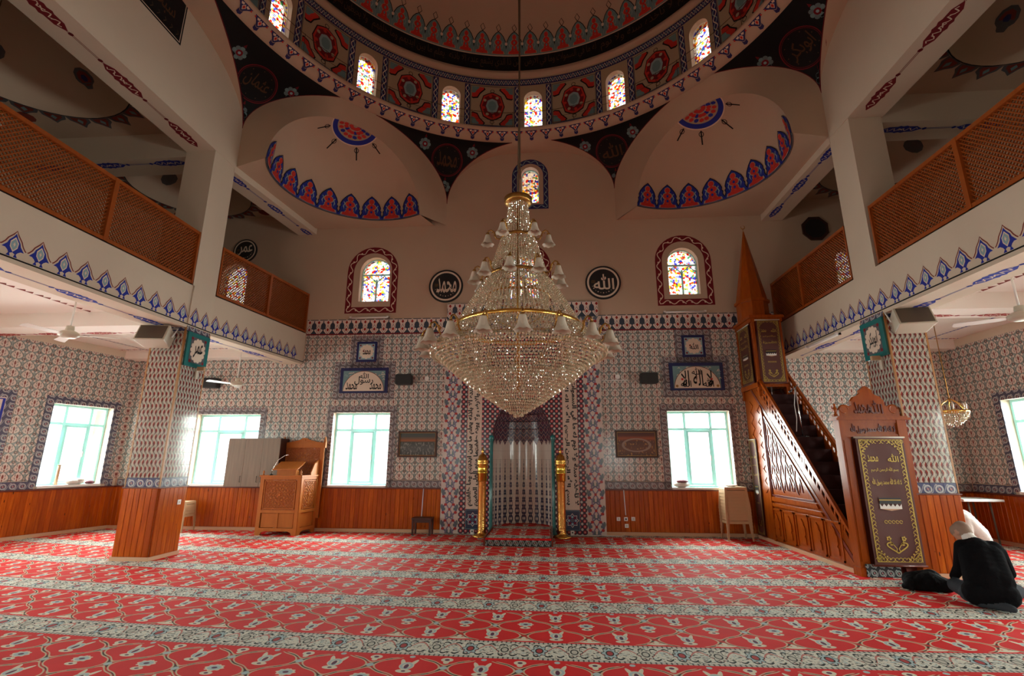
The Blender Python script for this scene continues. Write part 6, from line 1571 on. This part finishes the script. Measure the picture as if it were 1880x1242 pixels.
def tube_lamp(label, o, ux, L, n):
    t = thing('tube_lamp', label, 'lamp', o, group='fluorescent tube lamps'); ux = V(ux).normalized(); n = V(n).normalized()
    m = MB(); m.obox((0, 0, 0), ux*L, n*.05, (0, 0, .035)); fixn(m.build('batten', P('white_plastic'), t)); m = MB(); m.tube([ux*.04+n*.065+V((0, 0, .01)), ux*(L-.04)+n*.065+V((0, 0, .01))], .016, 8); m.build('tube', P('white_paint'), t)
    for u in (.0, L-.05): m = MB(); m.obox(ux*u, ux*.05, n*.085, (0, 0, .04)); fixn(m.build('end_cap', P('white_plastic'), t))
tube_lamp('fluorescent tube lamp under the left red-framed window', (-4.95, D-.017, 5.04), (1, 0, 0), 1.0, (0, -1, 0)); tube_lamp('fluorescent tube lamp under the right red-framed window', (2.79, D-.017, 5.04), (1, 0, 0), 1.0, (0, -1, 0)); tube_lamp('fluorescent tube lamp below the right gallery edge', (XRB+.02, 9.2, ZB-.10), (0, 1, 0), 1.15, (-1, 0, 0))
def outlet(label, o, ux, n, dark=False, group=None):
    t = thing('wall_outlet', label, 'outlet', o, group=group); f = plane((0, 0, 0), ux, (0, 0, 1), n)
    m = MB(); m.prism([(-.04, -.04), (.04, -.04), (.04, .04), (-.04, .04)], f, 0, .012); bevel(fixn(m.build('plate', P('white_plastic'), t)), .003)
    m = MB(); m.prism(circ(0, 0, .02, 12), f, .012, .014); fixn(m.build('socket', P('ink') if dark else P('beige_plastic'), t))
for x, z, dk, lab in ((1.50, .34, False, 'white wall outlet nearest the niche in the row of three'), (1.66, .34, True, 'white wall outlet with black plug in the row of three'), (1.82, .345, False, 'white wall outlet at the chair end of the row of three'), (1.67, .20, False, 'white wall outlet below the row of three')): outlet(lab, (x, D-.036, z), (1, 0, 0), (0, -1, 0), dk)
outlet('white wall outlet on the planked left pillar', (-6.429, 8.56, .87), (0, 1, 0), (1, 0, 0))
for lab, x in (('small white plug block by the left gilt column', -1.72), ('small white plug block by the right gilt column', .48)):
    t = thing('plug_block', lab, 'plug', (x, D-.16, 0)); m = MB(); m.box(-.04, .04, -.03, .03, 0, .10); bevel(m.build('body', P('white_plastic'), t), .006); m = MB(); m.box(-.015, .015, -.034, -.03, .05, .08); m.build('socket', P('ink'), t)
m = MB(); m.tube([(.5, D-.16, .012), (.8, D-.20, .012), (1.1, D-.14, .012), (1.5, D-.22, .012), (1.62, D-.06, .012)], .008, 5); tag(m.build('power_cord', P('white_plastic')), 'thin pale cord lying along the wall right of the niche', 'cord')
def fan(label, x, y, zc, zh, rot):
    t = thing('ceiling_fan', label, 'fan', (x, y, zh), group='ceiling fans under the galleries')
    m = MB(); m.lathe([(0, 0), (.07, -.02), (.085, -.07), (.03, -.10), (0, -.10)], (0, 0, zc-zh), 16); m.build('canopy', P('beige_plastic'), t)
    m = MB(); m.tube([(0, 0, .08), (0, 0, zc-zh-.05)], .013, 8); m.build('down_rod', P('white_plastic'), t)
    m = MB(); m.lathe([(0, .14), (.05, .14), (.06, .08), (.05, .07), (.10, .05), (.14, .02), (.14, -.02), (.09, -.05), (0, -.055)], n=20); m.build('motor', P('beige_plastic'), t)
    for k in range(3):
        a = rot+k*2*PI/3; m = MB(); f = lambda u, v, h: V((u*math.cos(a)-v*math.sin(a), u*math.sin(a)+v*math.cos(a), -.01+v*.18+h)); m.prism([(.10, -.02), (.20, -.055), (.66, -.07), (.68, 0), (.66, .07), (.20, .055), (.10, .02)], f, 0, .006); fixn(m.build('blade', P('white_plastic'), t))
fan('beige ceiling fan under the left gallery before the pillar', -7.62, 7.1, 4.22, 3.52, .45); fan('beige ceiling fan under the left gallery beyond the pillar', -7.25, 10.95, 4.22, 3.30, 0.05); fan('beige ceiling fan under the right gallery', 6.12, 6.60, 4.22, 3.42, 2.5)
# small chandeliers
def small_chand(label, x, y, zb, zt, sc=1.0):
    t = thing('small_chandelier', label, 'chandelier', (x, y, zb))
    m = MB()
    for j in range(10):
        q = j/9; R = (.05+.20*(1-(1-q)**2))*sc; ring_beads(m, R, .25*q*sc, .013*sc, .036*sc)
    o = m.build('crystal_basket', P('crystal'), t); o['kind'] = 'stuff'
    m = MB(); m.lathe([(.255*sc, .25*sc), (.265*sc, .27*sc), (.245*sc, .29*sc), (.255*sc, .25*sc)], n=28)
    for k in range(6): a = k*PI/3; m.tube([(.25*sc*math.cos(a), .25*sc*math.sin(a), .27*sc), (.14*sc*math.cos(a), .14*sc*math.sin(a), .42*sc), (.0, 0, .52*sc)], .008*sc, 5)
    m.build('gilt_frame', P('gold'), t)
    for k in range(6):
        a = k*PI/3; m = MB(); m.lathe([(.012, 0), (.014, .06), (.02, .08), (.012, .12), (0, .14)], (.23*sc*math.cos(a), .23*sc*math.sin(a), .30*sc), 8); m.build('candle_lamp', P('shade_glass'), t)
    m = MB(); m.tube([(0, 0, .45*sc), (0, 0, zt-zb)], .008, 6); m.build('rod', P('gold_dark'), t)
small_chand('small gilt crystal chandelier under the right gallery', 7.62, 10.0, 2.24, 4.22, 1.0); small_chand('dim crystal chandelier hanging in the left gallery dome', -8.62, 5.75, 6.35, 8.70, 1.5); small_chand('dim crystal chandelier hanging in the right gallery', 7.4, 10.1, 6.1, 8.72, 1.2)
# ================================================================== stools, table, sill things
def stool_proto(name, label):
    t = thing(name, label, 'stool'); MT = P('tan_plastic'); H = .46; a, b = .225, .175; K = .078; T = .0048      # wall thickness fits the taper, so stools nest
    A = lambda z: a+(H-z)*K; B = lambda z: b+(H-z)*K
    m = MB(); m.box(-a, a, -b, b, H-.022, H); bevel(m.build('seat', MT, t), .006, 3)
    def wall(m, ax, s, z0, z1, u0, u1):                  # piece of the tapered shell; u as fraction of the half width
        P_ = lambda u, z, d: V((u*(A(z)-d), s*(B(z)-d), z)) if ax == 'x' else V((s*(A(z)-d), u*(B(z)-d), z))
        m.hexa([P_(u0, z0, 0), P_(u1, z0, 0), P_(u1, z0, T), P_(u0, z0, T), P_(u0, z1, 0), P_(u1, z1, 0), P_(u1, z1, T), P_(u0, z1, T)])
    for ax in ('x', 'y'):
        for s in (-1, 1):
            m = MB(); L = .80 if ax == 'x' else .72
            wall(m, ax, s, H-.058, H-.018, -1, 1); wall(m, ax, s, H-.135, H-.078, -L, L); wall(m, ax, s, H-.135, H-.058, -1, -L); wall(m, ax, s, H-.135, H-.058, L, 1)
            fixn(m.build('apron', MT, t))
    for sx in (-1, 1):
        for sy_ in (-1, 1):
            m = MB(); w = .042
            def corner(z, d, w): x, y = A(z)-d, B(z)-d; return [V((sx*q, sy_*r, z)) for q, r in ((x-w, y), (x, y), (x, y-w))]
            z0, z1 = 0, H-.13; o0, i0 = corner(z0, 0, w*.75), corner(z0, T, w*.75-T); o1, i1 = corner(z1, 0, w), corner(z1, T, w-T)
            m.hexa([o0[0], o0[1], i0[1], i0[0], o1[0], o1[1], i1[1], i1[0]]); m.hexa([o0[1], o0[2], i0[2], i0[1], o1[1], o1[2], i1[2], i1[1]]); fixn(m.build('leg', MT, t))
    return t
s0 = stool_proto('plastic_stool', 'tan plastic stool at the bottom of the stack beside the minbar'); s0.location = (3.88, 11.28, 0); s0['group'] = 'stacked tan plastic stools by the window'
ORD = ['second', 'third', 'fourth', 'fifth', 'sixth', 'seventh', 'eighth', 'ninth', 'topmost']; PITCH = .066
for i in range(9):
    c = copy_tree(s0, None, (3.88, 11.28, PITCH*(i+1)), 0); c['label'] = 'tan plastic stool, %s in the stack beside the minbar' % ORD[i]
for i in range(4):
    c = copy_tree(s0, None, (-8.42, 11.30, PITCH*i), 0); c['label'] = 'tan plastic stool, %s in the stack behind the left pillar' % ['bottom one', 'second', 'third', 'topmost'][i]; c['group'] = 'stacked tan plastic stools behind the pillar'
t = thing('wooden_stool', 'small dark wooden stool against the red wainscot', 'stool', (-2.80, 11.36, 0)); m = MB(); m.box(-.22, .22, -.15, .15, .32, .36); bevel(m.build('seat', P('dark_wood'), t), .005)
for sx in (-1, 1):
    for sy_ in (-1, 1): m = MB(); m.box(sx*.19-.02, sx*.19+.02, sy_*.12-.02, sy_*.12+.02, 0, .33); m.build('leg', P('dark_wood'), t)
m = MB(); m.box(-.19, .19, -.13, -.11, .26, .32); m.box(-.19, .19, .11, .13, .26, .32); m.build('apron', P('dark_wood'), t)
t = thing('plastic_table', 'white plastic table behind the bowing person in white', 'table', (8.50, 11.16, 0)); m = MB(); m.box(-.38, .38, -.34, .34, .82, .87); bevel(m.build('tabletop', P('white_plastic'), t), .012)
for sx in (-1, 1):
    for sy_ in (-1, 1): m = MB(); m.tube([(sx*.20, sy_*.20, .83), (sx*.22, sy_*.22, 0)], .018, 6); m.build('leg', P('speaker_grille'), t)
def bundle(name, label, cat, loc, mats_, blobs):
    t = MB()
    for (x, y, z, rx, ry, rz_), k in blobs: t.grid(lambda u, v: V((x+rx*math.cos(2*PI*u)*math.sin(PI*v)*(1+.12*math.sin(7*u*PI*2+3*v)), y+ry*math.sin(2*PI*u)*math.sin(PI*v), z+rz_*math.cos(PI*v)*(1+.1*math.sin(9*u*2*PI)))), 20, 10, k)
    o = t.build(name, mats_); o.location = loc; return tag(o, label, cat)
mat('cloth_white', (.75, .72, .68), .9); mat('cloth_dark', (.05, .03, .03), .9); mat('cloth_plum', (.20, .07, .09), .9)
bundle('folded_cloth', 'pale folded cloths heaped on the left wall window sill', 'cloth', (XLW(10.85)-.06, 10.85, 1.035), [P('cloth_white')], [((0, 0, .05, .08, .22, .06), 0), ((.01, .08, .08, .07, .12, .05), 0)])
bundle('dark_cap', 'dark cap lying on the left wall window sill', 'cap', (XLW(11.16)-.06, 11.16, 1.035), [P('cloth_plum')], [((0, 0, .03, .07, .10, .04), 0)])
t = thing('paper_tube', 'upright pale tube standing in the left wall window', 'tube', (XLW(10.50)-.08, 10.50, 1.032)); m = MB(); m.lathe([(0, 0), (.03, 0), (.03, .42), (.024, .42), (.024, .02)], n=14); m.build('wall', P('baseboard'), t); m = MB(); m.lathe([(0, .41), (.032, .41), (.032, .43), (0, .43)], n=14); m.build('cap', P('tan_plastic'), t)
bundle('folded_cloth', 'plum and white cloth heap on the sill by the stacked stools', 'cloth', (2.93, D+.045, 1.018), [P('cloth_white'), P('cloth_plum')], [((0, 0, .05, .17, .09, .06), 0), ((.02, 0, .12, .12, .07, .035), 1)])
bundle('folded_cloth', 'white cap left on the top of the stacked stools', 'cap', (3.86, 11.30, 1.056), [P('cloth_white')], [((0, 0, .02, .12, .10, .025), 0)])
ms = thing('microphone_stand', 'chrome microphone stand on the minbar steps', 'microphone stand', (4.78, 9.868, 2.03))
m = MB(); m.lathe([(0, 0), (.10, 0), (.10, .015), (.02, .03)], n=18); m.build('base', P('black_plastic'), ms); m = MB(); m.tube([(0, 0, .02), (-.02, 0, .95)], .011, 8); m.build('pole', P('chrome'), ms); m = MB(); m.tube([(-.14, -.1, .88), (-.02, 0, .95), (.06, .04, 1.0)], .008, 6); m.build('boom', P('black_plastic'), ms); m = MB(); m.tube([(-.14, -.1, .88), (-.20, -.14, .84)], [.012, .022], 8); m.build('microphone', P('black_plastic'), ms); m = MB(); m.tube([(-.03, 0, .9), (-.10, -.05, .6), (-.09, -.05, .35), (-.14, -.08, .1)], .007, 5); m.build('cable', P('white_plastic'), ms)
# ================================================================== people
mat('sweater', (.005, .005, .006), .95, spec=.08, bump=lambda: noise(comb(*opos()), 60, 3), bstr=.4, bdist=.01); mat('jeans', (.035, .04, .048), .9, spec=.2, bump=lambda: noise(comb(*opos()), 25, 3), bstr=.4, bdist=.015)
mat('skin', (.45, .23, .15), .55, **{'Subsurface Weight': .08}); mat('grey_hair', (.27, .18, .13), .75); mat('shirt_white', (.80, .74, .70), .85, bump=lambda: noise(comb(*opos()), 14, 3), bstr=.5, bdist=.02); mat('trousers', (.03, .03, .035), .9)
def closest_t(p, a, b):
    d = b-a; L = d.length_squared
    return 0 if L < 1e-9 else min(1, max(0, (p-a).dot(d)/L))
def figure(name, segs, mats_, voxel=.013, smooth=4):
    """segs: (p0, r0, p1, r1, material index); one continuous remeshed skin"""
    bm = bmesh.new()
    for p0, r0, p1, r1, k in segs:
        p0, p1 = V(p0), V(p1); L = (p1-p0).length; n = max(1, int(L/(min(r0, r1)*.35)))
        for i in range(n+1):
            t = i/n; bmesh.ops.create_icosphere(bm, subdivisions=2, radius=r0+(r1-r0)*t, matrix=Matrix.Translation(p0.lerp(p1, t)))
    me = bpy.data.meshes.new(name); bm.to_mesh(me); bm.free()
    o = bpy.data.objects.new(name, me); COL.objects.link(o)
    md = o.modifiers.new('r', 'REMESH'); md.mode = 'VOXEL'; md.voxel_size = voxel; sm = o.modifiers.new('s', 'SMOOTH'); sm.iterations = smooth; sm.factor = .5
    bpy.context.view_layer.update(); ev = o.evaluated_get(bpy.context.evaluated_depsgraph_get()); m2 = bpy.data.meshes.new_from_object(ev)
    o.modifiers.clear(); o.data = m2; m2.materials.clear()
    for q in mats_: m2.materials.append(q)
    S_ = [(V(a), r0, V(b), r1, k) for a, r0, b, r1, k in segs]
    for p in m2.polygons:
        c = p.center; best = 1e9; bk = 0
        for a, r0, b, r1, k in S_:
            t = closest_t(c, a, b); d = (c-a.lerp(b, t)).length-(r0+(r1-r0)*t)
            if d < best: best = d; bk = k
        p.material_index = bk; p.use_smooth = True
    return o
def hand(w, d, up_, s, k, curl=.6):
    """palm and five bent fingers; w wrist, d finger direction, up_ back of the hand, s thumb side"""
    w = V(w); d = V(d).normalized(); n = V(up_); n = (n-d*n.dot(d)).normalized(); sd = d.cross(n)*s; out = []
    for i in (-1.2, -.4, .4, 1.2): out.append((w, .020, w+d*.085+sd*.021*i, .013, k))
    for i, L in zip((-1.35, -.45, .45, 1.35), (.062, .076, .072, .055)):
        a = w+d*.085+sd*.021*i; b = a+d*L*.5-n*L*.22*curl; c = b+d*L*.35*(1-.5*curl)-n*L*.45*curl; out += [(a, .0105, b, .0095, k), (b, .0095, c, .008, k)]
    a = w+d*.025+sd*.035; b = a+d*.035+sd*.025-n*.008; c = b+d*.03+sd*.004-n*.012; out += [(a, .013, b, .011, k), (b, .011, c, .009, k)]
    return out
# seated man in black, seen from behind, head bowed to the left
SW, JN, SK, HR, WH = 0, 1, 2, 3, 4
O_ = V((4.93, 6.47, 0)); F_ = V((.42, .907, 0)); R_ = V((.907, -.42, 0))
q_ = lambda r, f, z: tuple(O_+R_*r+F_*f+V((0, 0, z)))
hd = V(q_(-.07, .36, .75)); fd = (F_*.55-R_*.50+V((0, 0, -.66))).normalized(); hu = F_*.45-R_*.30+V((0, 0, .8)); hu = (hu-fd*hu.dot(fd)).normalized(); hs = fd.cross(hu)
segs = [(q_(0, 0, .17), .165, q_(0, .05, .34), .180, SW), (q_(0, .05, .34), .180, q_(.01, .17, .57), .150, SW), (q_(-.07, .03, .28), .145, q_(-.06, .15, .54), .125, SW), (q_(.11, .03, .28), .145, q_(.11, .15, .54), .125, SW),
        (q_(-.11, .20, .60), .092, q_(.16, .20, .60), .095, SW), (q_(.02, .19, .625), .10, q_(-.015, .26, .665), .064, SW), (q_(-.12, -.03, .15), .14, q_(.12, -.03, .15), .14, SW),
        (q_(-.125, .20, .585), .080, q_(-.165, .27, .36), .068, SW), (q_(-.165, .27, .36), .066, q_(-.20, .47, .22), .048, SW), (q_(-.20, .47, .22), .036, q_(-.20, .50, .21), .030, SK),
        (q_(.20, .20, .56), .080, q_(.27, .27, .34), .064, SW), (q_(.27, .27, .34), .064, q_(.16, .47, .24), .046, SW), (q_(.16, .47, .24), .036, q_(.14, .50, .23), .030, SK),
        (q_(-.09, .02, .12), .11, q_(-.22, .36, .14), .085, JN), (q_(-.22, .36, .14), .085, q_(-.12, .10, .07), .066, JN), (q_(-.12, .10, .07), .06, q_(.02, -.12, .055), .05, JN), (q_(.02, -.12, .055), .045, q_(.12, -.20, .05), .04, JN),
        (q_(.09, .02, .12), .11, q_(.32, .34, .14), .082, JN), (q_(.32, .34, .14), .082, q_(.12, .10, .07), .066, JN), (q_(.12, .10, .07), .06, q_(-.04, -.10, .055), .05, JN), (q_(-.17, .12, .10), .085, q_(-.10, -.06, .08), .08, JN),
        (q_(-.012, .262, .68), .074, q_(-.022, .282, .70), .070, WH), (q_(-.025, .28, .68), .052, tuple(hd), .058, SK),
        (tuple(hd-fd*.045+hu*.035), .083, tuple(hd+fd*.025+hu*.040), .078, HR), (tuple(hd+fd*.03+hu*.0), .070, tuple(hd+fd*.035-hu*.065), .048, SK), (tuple(hd+fd*.06-hu*.08), .034, tuple(hd+fd*.065-hu*.085), .030, SK),
        (tuple(hd+fd*.088+hu*.01), .012, tuple(hd+fd*.102-hu*.022), .015, SK), (tuple(hd-fd*.05+hu*.02), .084, tuple(hd-fd*.045-hu*.03), .072, HR)]
for s in (-1, 1):
    e = hd+hs*s*.080-hu*.012-fd*.004; segs += [(tuple(e+hu*.022), .012, tuple(e-hu*.02+fd*.008), .011, SK), (tuple(e+hu*.02-fd*.012), .010, tuple(e-hu*.005-fd*.014), .010, SK)]
    segs += [(tuple(hd+fd*.078+hu*.022+hs*s*.030), .012, tuple(hd+fd*.080+hu*.022+hs*s*.034), .012, SK)]
segs += [(tuple(hd+fd*.085-hu*.050-hs*.018), .009, tuple(hd+fd*.085-hu*.050+hs*.018), .009, SK)]
segs += hand(q_(-.20, .50, .21), F_*.8+V((0, 0, -.45)), (-.3, .2, .9), 1, SK); segs += hand(q_(.14, .50, .23), F_*.6-R_*.5+V((0, 0, -.4)), (0, .3, .9), -1, SK)
man = figure('person', segs, [P('sweater'), P('jeans'), P('skin'), P('grey_hair'), P('cloth_white')], .011, 5)
tag(man, 'person in black sweater and dark trousers sitting on the carpet, head bowed', 'person')
# person in white bowing beyond the right pillar
SH, TR = 0, 1
hd = V((6.870, 9.800, .80)); fd = V((-.80, .25, -.55)).normalized(); hu = V((-.5, .1, .85)); hu = (hu-fd*hu.dot(fd)).normalized(); hs = fd.cross(hu)
segs = [((7.390, 9.620, .17), .17, (7.330, 9.640, .36), .185, SH), ((7.330, 9.640, .36), .185, (7.170, 9.680, .62), .17, SH), ((7.290, 9.520, .34), .13, (7.150, 9.550, .58), .12, SH), ((7.290, 9.760, .34), .13, (7.150, 9.800, .58), .12, SH), ((7.110, 9.550, .64), .095, (7.110, 9.840, .64), .095, SH), ((7.130, 9.700, .66), .10, (7.050, 9.730, .70), .072, SH), ((7.390, 9.520, .15), .14, (7.390, 9.740, .15), .14, SH),
        ((7.110, 9.520, .62), .08, (7.070, 9.440, .40), .062, SH), ((7.070, 9.440, .40), .062, (6.890, 9.540, .26), .046, SH), ((6.890, 9.540, .26), .034, (6.860, 9.550, .25), .03, 2), ((7.110, 9.860, .62), .08, (7.070, 9.950, .40), .062, SH), ((7.070, 9.950, .40), .062, (6.870, 9.900, .26), .046, SH), ((6.870, 9.900, .26), .034, (6.840, 9.900, .25), .03, 2),
        ((7.350, 9.540, .13), .11, (6.890, 9.480, .13), .085, TR), ((6.890, 9.480, .13), .085, (7.250, 9.500, .07), .065, TR), ((7.250, 9.500, .07), .06, (7.550, 9.560, .055), .045, TR), ((7.350, 9.740, .13), .11, (6.890, 9.880, .13), .085, TR), ((6.890, 9.880, .13), .085, (7.250, 9.780, .07), .065, TR), ((7.250, 9.780, .07), .06, (7.550, 9.700, .055), .045, TR),
        ((7.060, 9.730, .70), .052, tuple(hd), .056, 2), (tuple(hd-fd*.045+hu*.035), .083, tuple(hd+fd*.025+hu*.035), .078, 2), (tuple(hd+fd*.02), .070, tuple(hd+fd*.035-hu*.065), .048, 2), (tuple(hd+fd*.088+hu*.01), .012, tuple(hd+fd*.102-hu*.022), .015, 2), (tuple(hd-fd*.05+hu*.03), .088, tuple(hd-fd*.01+hu*.05), .080, 3)]
for s in (-1, 1):
    e = hd+hs*s*.080-hu*.012; segs += [(tuple(e+hu*.022), .012, tuple(e-hu*.02+fd*.008), .011, 2)]
segs += hand((6.860, 9.550, .25), (-.8, 0, -.4), (0, 0, 1), 1, 2); segs += hand((6.840, 9.900, .25), (-.8, 0, -.4), (0, 0, 1), -1, 2)
man2 = figure('person', segs, [P('shirt_white'), P('trousers'), P('skin'), P('grey_hair')], .013, 5)
tag(man2, 'person in white shirt bowed forward beyond the right pillar', 'person')
# black coat heaped on the carpet
random.seed(11)
segs = [((4.57, 7.22, .07), .07, (4.66, 7.34, .10), .10, 0), ((4.66, 7.34, .10), .10, (4.86, 7.26, .13), .12, 0), ((4.60, 7.22, .05), .05, (4.95, 7.12, .07), .07, 0), ((4.80, 7.20, .12), .11, (4.98, 7.16, .08), .08, 0), ((4.52, 7.26, .04), .035, (4.56, 7.18, .035), .03, 0), ((4.70, 7.20, .16), .05, (4.90, 7.28, .19), .05, 0), ((4.75, 7.30, .17), .045, (4.84, 7.14, .15), .04, 0), ((4.64, 7.20, .11), .04, (4.68, 7.36, .15), .04, 0)]
mat('coat', (.004, .004, .0045), .85, spec=.12, bump=lambda: noise(comb(*opos()), 22, 4), bstr=.7, bdist=.03)
coat = figure('coat', segs, [P('coat')], .012, 3); tag(coat, 'black coat heaped on the carpet in front of the seated person', 'coat')
